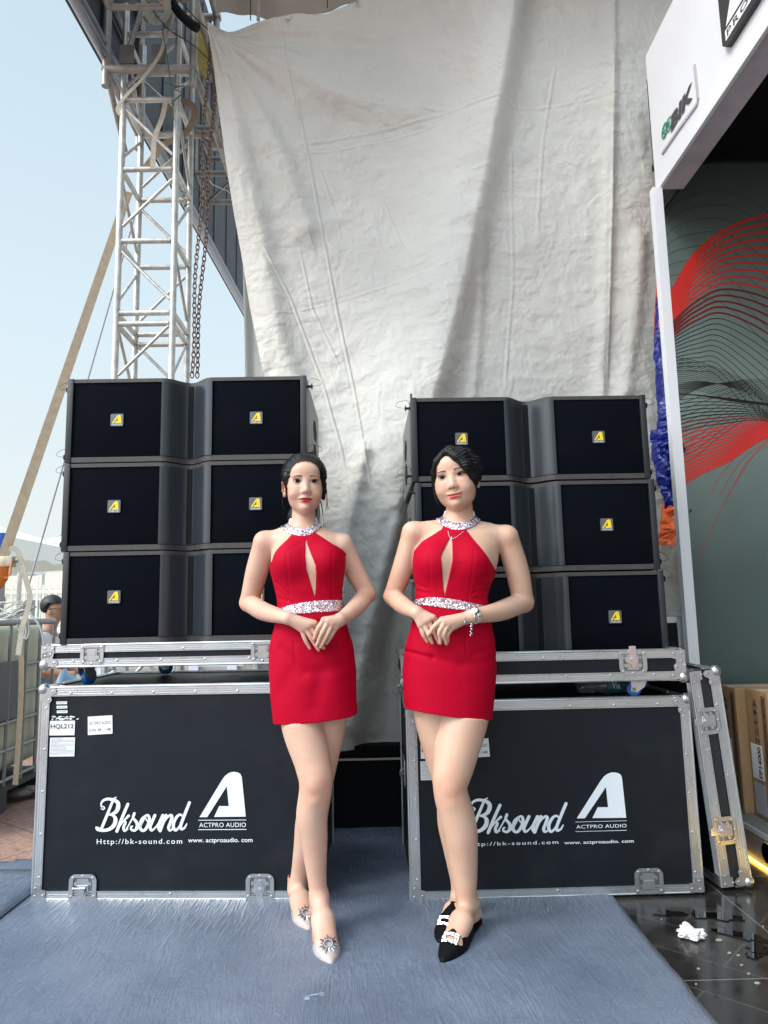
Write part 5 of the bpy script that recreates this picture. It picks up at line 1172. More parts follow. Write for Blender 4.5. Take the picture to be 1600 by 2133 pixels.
# blue barrel peeking in at the left
b = NB(); q = atY(2, 1132, 4.9); lathe(b, [(0, -.07), (.05, -.07), (.055, -.05), (.055, .05), (.05, .07), (0, .07)], tuple(q), 'z', 20); o = obj('blue_drum', b, mat('blue_plastic', (.02, .10, .45), .4), None, True, 40); tag(o, 'small blue drum peeking in behind the ratchet', 'drum')
b = NB(); lathe(b, [(.04, 0), (.04, q[2]-.075), (.05, q[2]-.075)], (q[0], q[1], 0), 'z', 10); o = obj('drum_stand', b, CG); tag(o, 'post carrying the small blue drum', 'post')
def seg_person(name, base, H_, label, shirt, lean=.25, hairc=(.01, .01, .012), face=1):
    """seated background man, one skinned body"""
    t = thing(name, label, 'person', base)
    def skin(nm, joints, m, sub=2):
        me = bpy.data.meshes.new(nm); V = [j[0] for j in joints]; E_ = [(j[2], i) for i, j in enumerate(joints) if j[2] is not None]
        me.from_pydata(V, E_, []); o = link(bpy.data.objects.new(nm, me)); o.parent = t
        md = o.modifiers.new('skin', 'SKIN'); md.use_smooth_shade = True; sv = me.skin_vertices[0].data
        for i, j in enumerate(joints): sv[i].radius = j[1]
        sv[0].use_root = True
        s_ = o.modifiers.new('sub', 'SUBSURF'); s_.levels = s_.render_levels = sub; me.materials.append(m); return o
    f = face; z0 = H_-1.29
    sh = mat('tan_skin_'+name, (.42, .23, .14), .55)
    J = [((0, 0, .50+z0), (.15, .12), None), ((f*.03, 0, .70+z0), (.14, .11), 0), ((f*.06, 0, .90+z0), (.17, .12), 1), ((f*.09, 0, 1.0+z0), (.06, .06), 2), ((f*.11, 0, 1.06+z0), (.055, .055), 3), ((f*.13, 0, 1.13+z0), (.075, .085), 4), ((f*.13, 0, 1.22+z0), (.07, .085), 5), ((f*.12, 0, 1.265+z0), (.03, .04), 6),
         ((f*.05, -.19, .93+z0), (.055, .055), 2), ((f*.10, -.22, .68+z0), (.042, .042), 8), ((f*.32, -.15, .62+z0), (.033, .033), 9), ((f*.40, -.13, .62+z0), (.03, .02), 10),
         ((f*.05, .19, .93+z0), (.055, .055), 2), ((f*.10, .22, .68+z0), (.042, .042), 12), ((f*.32, .15, .62+z0), (.033, .033), 13),
         ((f*.42, -.10, .47+z0), (.075, .075), 0), ((f*.44, -.10, .06), (.04, .04), 15), ((f*.56, -.10, .03), (.035, .03), 16), ((f*.42, .10, .47+z0), (.075, .075), 0), ((f*.44, .10, .06), (.04, .04), 18), ((f*.56, .10, .03), (.035, .03), 19)]
    skin('body', J, sh)
    skin('shirt', [((-.005*f, 0, .46+z0), (.165, .14), None), ((f*.025, 0, .70+z0), (.155, .13), 0), ((f*.055, 0, .91+z0), (.175, .13), 1), ((f*.075, 0, .985+z0), (.075, .075), 2), ((f*.045, -.2, .925+z0), (.07, .07), 2), ((f*.07, -.225, .78+z0), (.06, .06), 4), ((f*.045, .2, .925+z0), (.07, .07), 2), ((f*.07, .225, .78+z0), (.06, .06), 6)], shirt)
    skin('trousers', [((0, 0, .47+z0), (.16, .13), None), ((f*.42, -.10, .475+z0), (.088, .085), 0), ((f*.44, -.10, .12), (.06, .06), 1), ((f*.42, .10, .475+z0), (.088, .085), 0), ((f*.44, .10, .12), (.06, .06), 3)], mat('jeans_'+name, (.10, .17, .26), .8))
    b = NB(); hm = mat('hair_'+name, hairc, .5)
    bmesh.ops.create_icosphere(b, subdivisions=3, radius=1, matrix=Matrix.Translation((f*.105, 0, 1.215+z0)) @ Matrix.Diagonal((.103, .088, .095, 1)))
    for v in b.verts:
        v.co.z = max(v.co.z, 1.15+z0 if v.co.x*f < .10 else 1.235+z0)
        v.co += Vector((mnoise.noise(v.co*60), mnoise.noise(v.co*50+Vector((4, 0, 0))), mnoise.noise(v.co*55)))*.004
    obj('hair', b, hm, t, True, 180)
    b = NB(); sphere(b, (f*.125, -.088, 1.155+z0), .03, 10, 8, (.6, .35, 1)); sphere(b, (f*.228, 0, 1.15+z0), .016, 8, 6, (1.2, .8, 1.2)); obj('ear', b, sh, t, True)
    b = NB(); tube(b, [(f*.10, -.098, 1.178+z0), (f*.20, -.088, 1.188+z0)], .0035, 6); tube(b, [(f*.205, -.085, 1.18+z0), (f*.222, -.05, 1.18+z0), (f*.205, -.085, 1.17+z0)], .003, 6); obj('glasses', b, RUB, t)
    return t
m1 = atY(103, 1248, 6.4); seg_person('person', (m1[0]-.08, 6.4, 0), m1[2]+.02, 'seated man in a white T shirt and glasses behind the liquid tank', mat('white_cotton', (.70, .72, .78), .85))
m2 = atY(36, 1234, 6.2); seg_person('person', (m2[0]-.10, 6.2, 0), m2[2]+.01, 'man with greying hair mostly hidden behind the rope coil', mat('dark_cotton', (.06, .05, .05), .85), hairc=(.08, .08, .085), face=-1)
for nm, base in (('bench', (m1[0]-.35, 6.15)), ('bench', (m2[0]-.3, 5.95))):
    b = NB(); box(b, 0, .42, 0, .5, .40, .44, .01)
    for x in (.03, .39):
        for y in (.03, .47): box(b, x-.015, x+.015, y-.015, y+.015, 0, .40)
    o = obj('stool', b, mat('grey_stool_plastic', (.35, .36, .4), .5)); o.location = (base[0], base[1], -.004); tag(o, 'plain stool under the man in the white shirt' if base[0] == m1[0]-.35 else 'plain stool under the man with greying hair', 'stool')
# heaped blue sheet seen under the caster board
b = NB(); bmesh.ops.create_icosphere(b, subdivisions=4, radius=1)
for v in b.verts:
    p = v.co.copy(); n1 = mnoise.noise(p*2.1); n2 = abs(mnoise.noise(p*5)); v.co = Vector((p.x*.20, p.y*.3, max(-.9, p.z)*.36*(1+.3*n1+.3*n2)))
q = atY(118, 1400, 5.4); o = obj('blue_sheet_heap', b, mat('pale_blue_plastic_sheet', (.20, .33, .46), .35, 0, .3, 6, .5, 14), None, True, 180); o.location = (-2.26, 5.4, .30); tag(o, 'heap of pale blue plastic sheeting seen below the left caster board', 'plastic sheeting')
# low slatted wall and white stand seen through the gap under the left caster board
sw = thing('slatted_barrier', 'low grey slatted barrier seen through the gap under the left speakers', 'barrier', (-2.9, 7.6, 0))
for k_ in range(11): b = NB(); box(b, 0, 2.9, 0, .03, .05+.09*k_, .12+.09*k_, .004); obj('slat', b, mat('grey_slat_paint', (.38, .36, .36), .6), sw)
for x in (.0, .95, 1.35, 2.3, 2.85): b = NB(); box(b, x, x+.10, -.04, -.002, 0, 1.08, .004); obj('barrier_post', b, mat('white_post_paint', (.66, .70, .80), .5), sw)
# tents
TENT = mat('white_tent_fabric', (.82, .83, .80), .7, 0, .05, 2)
TENT.node_tree.nodes['Principled BSDF'].inputs['Transmission Weight'].default_value = .0
def tent(loc, w, d, he, hp, label, rz=0):
    t = thing('marquee_tent', label, 'tent', loc, rz, 'white event tents in the background')
    b = NB(); n = 12
    c = [(-w/2, -d/2), (w/2, -d/2), (w/2, d/2), (-w/2, d/2)]; top = b.verts.new((0, 0, hp))
    for i in range(4):
        a, e = c[i], c[(i+1) % 4]; low, mid, val = [], [], []
        for k_ in range(n+1):
            u = k_/n; x, y = a[0]+(e[0]-a[0])*u, a[1]+(e[1]-a[1])*u; low.append(b.verts.new((x, y, he))); mid.append(b.verts.new((x*.45, y*.45, he+(hp-he)*.38)))
            val.append(b.verts.new((x*1.002, y*1.002, he-.26-.07*abs(math.sin(u*PI*5)))))
        for k_ in range(n):
            b.faces.new((low[k_], low[k_+1], mid[k_+1], mid[k_])); b.faces.new((mid[k_], mid[k_+1], top)); b.faces.new((val[k_], val[k_+1], low[k_+1], low[k_]))
    obj('tent_roof', b, TENT, t, False)
    for x, y in c: tb('tent_pole', [(x*.98, y*.98, 0), (x*.98, y*.98, he)], .05, mat('white_pole', (.7, .7, .7), .5), t, 8)
    return t
tent((-8.2, 12.5, 0), 5.2, 4.5, 2.35, 3.55, 'nearest white tent with a scalloped edge, left of the speakers'); tent((-5.0, 17.5, 0), 5, 5, 2.6, 4.2, 'second white tent further back, above the seated man'); tent((-14, 21, 0), 6, 6, 2.8, 4.8, 'third white tent at the far left')
b = NB(); b.faces.new([b.verts.new(v) for v in ((-60, 9.5, -.004), (40, 9.5, -.004), (40, 120, -.004), (-60, 120, -.004))]); struct('far_pavement', b, mat('pale_far_paving', (.58, .56, .50), .8, 0, .1, .5), 'pale paving of the square beyond the tents', 'pavement')
# white railing and a pale building beyond
fc = thing('white_railing', 'white vertical bar railing in the far background', 'railing', (-16, 19.5, 0))
b = NB(); box(b, 0, 16, 0, .06, 1.75, 1.85); box(b, 0, 16, 0, .06, .25, .33)
obj('rail', b, mat('cream_railing_paint', (.72, .70, .60), .6), fc)
for k_ in range(95): b = NB(); x = k_*.17; box(b, x, x+.05, .01, .05, .05, 1.98 if k_ % 10 else 2.2); obj('bar', b, MATS['cream_railing_paint'], fc)
bd_ = thing('distant_building', 'long low pale building with a reddish roof beyond the railing', 'building', (-34, 60, 0))
b = NB(); box(b, 0, 30, 0, 8, 0, 3.4); obj('wall', b, mat('pale_render', (.62, .60, .52), .8), bd_); b = NB(); prism(b, [(-.5, 3.4), (8.5, 3.4), (4, 5.0)], -.5, 30.5, 'yz'); obj('roof', b, mat('faded_red_roof', (.55, .42, .36), .8), bd_)
for k_ in range(9):
    b = NB(); box(b, 1.5+k_*3.1, 2.9+k_*3.1, -.04, .02, 1.1, 2.5); obj('window', b, mat('dull_window', (.12, .14, .15), .2), bd_)
# ---------------------------------------------------------------- people: smooth blended bodies
class Prim:
    def __init__(s, f, k=.01, c=None, r=9.0, sub=False): s.f, s.k, s.c, s.r, s.sub = f, k, None if c is None else np.array(c, float), r, sub
def V3(p): return np.array(p, float)
def cone(a, b, ra, rb, k=.01, sub=False, sq=None):
    a, b = V3(a), V3(b); ab = b-a; l2 = ab@ab+1e-12
    def f(P):
        t = np.clip((P-a)@ab/l2, 0, 1); q = P-(a+t[:, None]*ab)
        return np.sqrt((q*q).sum(1))-(ra+(rb-ra)*t)
    return Prim(f, k, (a+b)/2, np.sqrt(l2)/2+max(ra, rb), sub)
def ell(c, r, k=.01, R=None, sub=False):
    c, r = V3(c), V3(r)
    def f(P):
        q = P-c
        if R is not None: q = q@R
        k0 = np.sqrt(((q/r)**2).sum(1))+1e-9; k1 = np.sqrt(((q/(r*r))**2).sum(1))+1e-9
        return k0*(k0-1)/k1
    return Prim(f, k, c, max(r), sub)
def chain_(pts, rs, k=.01): return [cone(pts[i], pts[i+1], rs[i], rs[i+1], k) for i in range(len(pts)-1)]
def limb(pts, rs, k=.01, n=9):
    """one tapering tube along a smooth line through pts, no bulge at the joints"""
    sp = np.array(smoothpts(pts, n)); t = np.linspace(0, len(pts)-1, len(sp)); rr = np.interp(t, range(len(rs)), rs)
    ker = np.array([1, 2, 3, 2, 1.])/9; rr = np.convolve(np.concatenate([[rr[0]]*2, rr, [rr[-1]]*2]), ker, 'valid')
    A, Bq = sp[:-1], sp[1:]; AB = Bq-A; L2 = (AB*AB).sum(1)+1e-12
    def f(P):
        D = np.full(len(P), 9.0); cP = P.mean(0); rP = math.sqrt(((P-cP)**2).sum(1).max()); mid = (A+Bq)/2
        dm = np.sqrt(((mid-cP)**2).sum(1))-np.sqrt(L2)/2-rP; lim = max(.07, dm.min()+.001)
        for i in range(len(A)):
            if dm[i] > lim+rr[i]: continue
            q = P-A[i]; tt = np.clip(q@AB[i]/L2[i], 0, 1); q = q-tt[:, None]*AB[i]; D = np.minimum(D, np.sqrt((q*q).sum(1))-(rr[i]+(rr[i+1]-rr[i])*tt))
        return D
    c = (sp.max(0)+sp.min(0))/2; return Prim(f, k, c, np.linalg.norm(sp.max(0)-sp.min(0))/2+max(rs))
def loft(rows, k=.01, n=2.25, grow=0.0, warp=None):
    """rows: (z, cx, cy, a, bfront, bback)"""
    A = np.array(sorted(rows)); z = A[:, 0]
    zz = np.linspace(z[0], z[-1], 160); from_ = []
    for j in range(1, 6):
        y = np.interp(zz, z, A[:, j]); ker = np.exp(-np.linspace(-2, 2, 13)**2); ker /= ker.sum()
        yp = np.concatenate([np.full(6, y[0]), y, np.full(6, y[-1])]); from_.append(np.convolve(yp, ker, 'valid'))
    def f(P):
        x, y, Z = P[:, 0], P[:, 1], P[:, 2]
        cx, cy, a, bf, bb = [np.interp(Z, zz, q) for q in from_]
        a = a+grow; b_ = np.where(y < cy, bf, bb)+grow
        u, v = np.abs(x-cx)/a, np.abs(y-cy)/b_
        k0 = (u**n+v**n)**(1/n)+1e-9; k1 = np.sqrt((u/a)**2+(v/b_)**2)/np.maximum(np.sqrt(u*u+v*v), 1e-9)+1e-9
        d = (k0-1)/k1
        if warp is not None: d = d+warp(P)
        return np.maximum(d, np.maximum(Z-z[-1], z[0]-Z))
    c = (A[:, 1].mean(), A[:, 2].mean(), (z[0]+z[-1])/2)
    return Prim(f, k, c, (z[-1]-z[0])/2+.2)
def smin(a, b, k): h = np.maximum(k-np.abs(a-b), 0)/k; return np.minimum(a, b)-h*h*k*.25
def field(prims, P, near=None):
    D = np.full(len(P), 1.0)
    for p in prims:
        if near is not None and p.c is not None and np.linalg.norm(p.c-near[0]) > p.r+near[1]+.05: continue
        d = p.f(P)
        D = -smin(-D, d, p.k) if p.sub else smin(D, d, p.k)
    return D
class Solid:
    """groups of primitives; each group is blended inside, then joined to the rest with its own softness"""
    def __init__(s): s.g = []
    def add(s, prims, k=.004, frame=None): s.g.append((prims, k, frame)); return s
    def __call__(s, P, near=None):
        D = np.full(len(P), 1.0)
        for prims, k, fr in s.g:
            if fr is not None:
                o, R, sc = fr; Q = (P-o)@R/sc; nr = None if near is None else (((near[0]-o)@R)/sc, near[1]/sc)
                D = smin(D, field(prims, Q, nr)*sc, k)
            else: D = smin(D, field(prims, P, near), k)
        return D
def mesh_solid(fn, lo, hi, h):
    """surface nets over the blocks that touch the surface"""
    lo, hi = V3(lo), V3(hi); nb = np.ceil((hi-lo)/(8*h)).astype(int); bs = 8*h
    gi = np.stack(np.meshgrid(*[np.arange(n) for n in nb], indexing='ij'), -1).reshape(-1, 3)
    cen = lo+(gi+.5)*bs; keep = np.zeros(len(gi), bool)
    sup = gi//4; key = sup[:, 0]*10000+sup[:, 1]*100+sup[:, 2]
    for kk in np.unique(key):
        m = key == kk; near = (cen[m].mean(0), 2*bs*1.75+.0); keep[m] = np.abs(fn(cen[m], near)) < bs*1.15+.01
    gi = gi[keep]; key = key[keep]; off = np.stack(np.meshgrid(*[np.arange(9)]*3, indexing='ij'), -1).reshape(-1, 3)
    S_ = np.empty((len(gi), 729), np.float32)
    for kk in np.unique(key):
        m = np.nonzero(key == kk)[0]
        P = (lo+((gi[m]*8)[:, None]+off[None])*h).reshape(-1, 3); c = lo+(gi[m]+.5).mean(0)*bs
        rad = np.sqrt(((lo+(gi[m]+.5)*bs-c)**2).sum(1)).max()+bs*.9
        S_[m] = fn(P, (c, rad)).reshape(len(m), 729)
    S_ = S_.reshape(-1, 9, 9, 9); ins = S_ < 0
    # cell vertices
    cnt = np.zeros((len(gi), 8, 8, 8), np.int16); acc = np.zeros((len(gi), 8, 8, 8, 3), np.float32)
    for ax in range(3):
        o = [a for a in range(3) if a != ax]
        for d0 in (0, 1):
            for d1 in (0, 1):
                s0 = [slice(0, 8)]*3; s1 = [slice(0, 8)]*3
                s0[o[0]] = s1[o[0]] = slice(d0, d0+8); s0[o[1]] = s1[o[1]] = slice(d1, d1+8); s1[ax] = slice(1, 9)
                a, b_ = S_[(slice(None),)+tuple(s0)], S_[(slice(None),)+tuple(s1)]; x = (a < 0) != (b_ < 0)
                t = np.where(x, a/(a-b_+1e-12), 0); cnt += x
                acc[..., ax] += t; acc[..., o[0]] += d0*x; acc[..., o[1]] += d1*x
    act = cnt > 0; idx = np.argwhere(act)
    cell = gi[idx[:, 0]]*8+idx[:, 1:]; Vv = lo+(cell+acc[act]/cnt[act][:, None])*h
    Kf = lambda c: (c[:, 0].astype(np.int64)*100000+c[:, 1])*100000+c[:, 2]
    ck = Kf(cell); od = np.argsort(ck); cks = ck[od]; Fs = []
    for ax in range(3):
        o = [(ax+1) % 3, (ax+2) % 3]; s0 = [slice(0, 8)]*3; s1 = [slice(0, 8)]*3; s1[ax] = slice(1, 9)
        a, b_ = ins[(slice(None),)+tuple(s0)], ins[(slice(None),)+tuple(s1)]
        e = np.argwhere(a != b_); sg = a[tuple(e.T)]; g0 = gi[e[:, 0]]*8+e[:, 1:]
        q = []
        for d0, d1 in ((0, 0), (-1, 0), (-1, -1), (0, -1)):
            c = g0.copy(); c[:, o[0]] += d0; c[:, o[1]] += d1; kq = Kf(c); p = np.searchsorted(cks, kq); p = np.minimum(p, len(cks)-1); ok = cks[p] == kq
            q.append(np.where(ok, od[p], -1))
        q = np.stack(q, 1); good = (q >= 0).all(1); q = np.where(sg[:, None], q, q[:, ::-1])[good]; Fs.append(q)
    return Vv, np.concatenate(Fs)
def solid_obj(name, fn, lo, hi, h, m, parent, origin):
    V_, F_ = mesh_solid(fn, lo, hi, h); V_ = V_-origin
    me = bpy.data.meshes.new(name); me.vertices.add(len(V_)); me.vertices.foreach_set('co', V_.astype(np.float32).ravel())
    me.loops.add(len(F_)*4); me.loops.foreach_set('vertex_index', F_.ravel().astype(np.int32)); me.polygons.add(len(F_))
    me.polygons.foreach_set('loop_start', np.arange(0, len(F_)*4, 4, dtype=np.int32)); me.update(calc_edges=True); me.validate()
    me.polygons.foreach_set('use_smooth', [True]*len(me.polygons)); me.materials.append(m)
    o = link(bpy.data.objects.new(name, me)); o.parent = parent; return o
def polysd(px, pz, poly):
    """signed distance to a polygon, negative inside"""
    d = np.full(px.shape, 1e9); c = np.zeros(px.shape, bool); n = len(poly)
    for i in range(n):
        x0, z0 = poly[i]; x1, z1 = poly[(i+1) % n]; ex, ez = x1-x0, z1-z0
        t = np.clip(((px-x0)*ex+(pz-z0)*ez)/(ex*ex+ez*ez+1e-12), 0, 1); d = np.minimum(d, np.hypot(px-x0-t*ex, pz-z0-t*ez))
        cr = ((z0 > pz) != (z1 > pz)) & (px < (x1-x0)*(pz-z0)/(z1-z0+1e-12)+x0); c ^= cr
    return np.where(c, -d, d)
def rotz(a): c, s = math.cos(a), math.sin(a); return np.array([[c, -s, 0], [s, c, 0], [0, 0, 1]])
def rotx(a): c, s = math.cos(a), math.sin(a); return np.array([[1, 0, 0], [0, c, -s], [0, s, c]])
def roty(a): c, s = math.cos(a), math.sin(a); return np.array([[c, 0, s], [0, 1, 0], [-s, 0, c]])

def skin_mat(name, base):
    m = mat(name, base, .42, spec=.4, sss=.18)
    tc = N(m, 'ShaderNodeTexCoord'); n = N(m, 'ShaderNodeTexNoise'); n.inputs['Scale'].default_value = 9; n.inputs['Detail'].default_value = 5; L(m, tc.outputs['Object'], n.inputs[0])
    cr = N(m, 'ShaderNodeValToRGB'); cr.color_ramp.elements[0].position = .3; cr.color_ramp.elements[0].color = (base[0]*.92, base[1]*.79, base[2]*.74, 1); cr.color_ramp.elements[1].position = .7; cr.color_ramp.elements[1].color = (*base, 1)
    L(m, n.outputs['Fac'], cr.inputs[0]); at = N(m, 'ShaderNodeAttribute'); at.attribute_name = 'flush'
    n3 = N(m, 'ShaderNodeTexNoise'); n3.inputs['Scale'].default_value = 70; n3.inputs['Detail'].default_value = 4; L(m, tc.outputs['Object'], n3.inputs[0])
    mm = N(m, 'ShaderNodeMath', operation='MULTIPLY'); m5 = N(m, 'ShaderNodeMath', operation='MULTIPLY_ADD'); m5.inputs[1].default_value = .9; m5.inputs[2].default_value = .5; L(m, n3.outputs['Fac'], m5.inputs[0]); L(m, at.outputs['Fac'], mm.inputs[0]); L(m, m5.outputs[0], mm.inputs[1])
    mx = N(m, 'ShaderNodeMix', data_type='RGBA'); L(m, mm.outputs[0], mx.inputs[0]); L(m, cr.outputs[0], mx.inputs[6]); mx.inputs[7].default_value = (base[0]*.86, base[1]*.52, base[2]*.46, 1); L(m, mx.outputs[2], B(m).inputs['Base Color'])
    n6 = N(m, 'ShaderNodeTexNoise'); n6.inputs['Scale'].default_value = 25; n6.inputs['Detail'].default_value = 6; L(m, tc.outputs['Object'], n6.inputs[0])
    mr = N(m, 'ShaderNodeMapRange'); mr.inputs['To Min'].default_value = .30; mr.inputs['To Max'].default_value = .58; L(m, n6.outputs['Fac'], mr.inputs[0]); L(m, mr.outputs[0], B(m).inputs['Roughness'])
    n2 = N(m, 'ShaderNodeTexNoise'); n2.inputs['Scale'].default_value = 420; L(m, tc.outputs['Object'], n2.inputs[0])
    bp = N(m, 'ShaderNodeBump'); bp.inputs['Strength'].default_value = .12; bp.inputs['Distance'].default_value = .001; L(m, n2.outputs['Fac'], bp.inputs['Height']); L(m, bp.outputs[0], B(m).inputs['Normal'])
    return m
def sequin_mat():
    m = mat('pink_silver_sequins', (.72, .62, .68), .22, .85)
    tc = N(m, 'ShaderNodeTexCoord'); v = N(m, 'ShaderNodeTexVoronoi'); v.inputs['Scale'].default_value = 330; L(m, tc.outputs['Object'], v.inputs[0])
    s = N(m, 'ShaderNodeVectorMath', operation='SUBTRACT'); s.inputs[1].default_value = (.5, .5, .5); L(m, v.outputs['Color'], s.inputs[0])
    sc = N(m, 'ShaderNodeVectorMath', operation='SCALE'); sc.inputs['Scale'].default_value = 1.3; L(m, s.outputs[0], sc.inputs[0])
    ge = N(m, 'ShaderNodeNewGeometry'); ad = N(m, 'ShaderNodeVectorMath', operation='ADD'); L(m, ge.outputs['Normal'], ad.inputs[0]); L(m, sc.outputs[0], ad.inputs[1])
    nm = N(m, 'ShaderNodeVectorMath', operation='NORMALIZE'); L(m, ad.outputs[0], nm.inputs[0]); L(m, nm.outputs[0], B(m).inputs['Normal'])
    cr = N(m, 'ShaderNodeValToRGB'); cr.color_ramp.elements[0].color = (.50, .36, .43, 1); cr.color_ramp.elements[1].color = (.95, .90, .94, 1); sp = N(m, 'ShaderNodeSeparateColor'); L(m, v.outputs['Color'], sp.inputs[0]); L(m, sp.outputs[0], cr.inputs[0]); L(m, cr.outputs[0], B(m).inputs['Base Color'])
    return m
SEQ = sequin_mat()
def dress_mat():
    m = mat('crimson_crepe', (.41, .0, .018), .68, spec=.10, sheen=.0)
    tc = N(m, 'ShaderNodeTexCoord'); n = N(m, 'ShaderNodeTexNoise'); n.inputs['Scale'].default_value = 900; L(m, tc.outputs['Object'], n.inputs[0])
    n2 = N(m, 'ShaderNodeTexNoise'); n2.inputs['Scale'].default_value = 9; n2.inputs['Detail'].default_value = 3; L(m, tc.outputs['Object'], n2.inputs[0])
    b1_ = N(m, 'ShaderNodeBump'); b1_.inputs['Strength'].default_value = .15; b1_.inputs['Distance'].default_value = .001; L(m, n.outputs['Fac'], b1_.inputs['Height'])
    b2_ = N(m, 'ShaderNodeBump'); b2_.inputs['Strength'].default_value = .5; b2_.inputs['Distance'].default_value = .012; L(m, n2.outputs['Fac'], b2_.inputs['Height']); L(m, b1_.outputs[0], b2_.inputs['Normal']); L(m, b2_.outputs[0], B(m).inputs['Normal'])
    return m
RED = dress_mat()
def hair_mat():
    m = mat('black_hair', (.006, .005, .0055), .42, spec=.3)
    tc = N(m, 'ShaderNodeTexCoord'); mp = N(m, 'ShaderNodeMapping'); mp.inputs['Scale'].default_value = (300, 40, 90); L(m, tc.outputs['Object'], mp.inputs[0])
    n = N(m, 'ShaderNodeTexNoise'); n.inputs['Scale'].default_value = 1; n.inputs['Detail'].default_value = 3; L(m, mp.outputs[0], n.inputs[0])
    bp = N(m, 'ShaderNodeBump'); bp.inputs['Strength'].default_value = .35; bp.inputs['Distance'].default_value = .0015; L(m, n.outputs['Fac'], bp.inputs['Height']); L(m, bp.outputs[0], B(m).inputs['Normal'])
    return m
HAIR = hair_mat(); HAIR2 = mat('hair_highlight', (.018, .014, .013), .34, spec=.45)
LASH = mat('lash_black', (.012, .008, .008), .5); SCL = mat('eye_white', (.36, .31, .29), .5, spec=.2); IRIS = mat('dark_iris', (.008, .005, .004), .6, spec=.03)
CRYS = mat('crystal', (.44, .44, .47), .10, 1.0); SILV = mat('silver_metal', (.75, .74, .72), .16, 1.0)

def head_prims(jaw=1.0, cheek=1.0, smile=0.0):
    p = [ell((0, .014, .030), (.073, .092, .084), .02), ell((0, -.030, -.028), (.0625*jaw, .059, .083), .03),
         ell((0, -.050, -.090), (.026*jaw, .032, .026), .028), ell((0, -.066, .045), (.048, .028, .034), .03)]
    for s in (-1, 1):
        p += [ell((s*.034*cheek, -.056, -.030), (.024, .026, .026), .035), ell((s*.035*jaw, -.018, -.060), (.020, .034, .028), .035)]
        p += [ell((s*.031, -.1015, .001), (.021, .0145, .0125), .012, sub=True)]
        p += [ell((s*.0315, -.0775, .0), (.0150, .0130, .0125), .005)]
        p += [ell((s*.031, -.081, .017), (.020, .012, .006), .010)]
    p += [cone((0, -.0835, .004), (0, -.0995, -.033), .0060, .0085, .020), ell((0, -.1025, -.038), (.0100, .0095, .0088), .011)]
    for s in (-1, 1):
        p += [ell((s*.0112, -.0945, -.041), (.0066, .0085, .0066), .009), ell((s*.006, -.104, -.0475), (.0035, .006, .0030), .003, sub=True)]
    p += [ell((0, -.0875, -.057), (.012, .010, .012), .012)]
    p += [ell((0, -.0870, -.0645), (.0235+smile*.003, .0092, .0052), .008), ell((0, -.0880, -.0752), (.0205+smile*.002, .0110, .0072), .006), ell((0, -.0975, -.0690), (.026, .006, .0012), .003, sub=True)]
    p += [ell((0, -.078, -.098), (.017, .015, .014), .014)]
    if smile:
        for s in (-1, 1): p += [ell((s*.041, -.066, -.046), (.016, .016, .014), .016)]
    for s in (-1, 1):
        R = roty(s*.14)@rotz(s*.55)
        p += [ell((s*.0790, .012, -.012), (.0055, .018, .031), .006, R), ell((s*.0830, .004, -.008), (.004, .009, .017), .004, R, True), ell((s*.0760, .004, -.037), (.006, .009, .010), .006)]
    return p
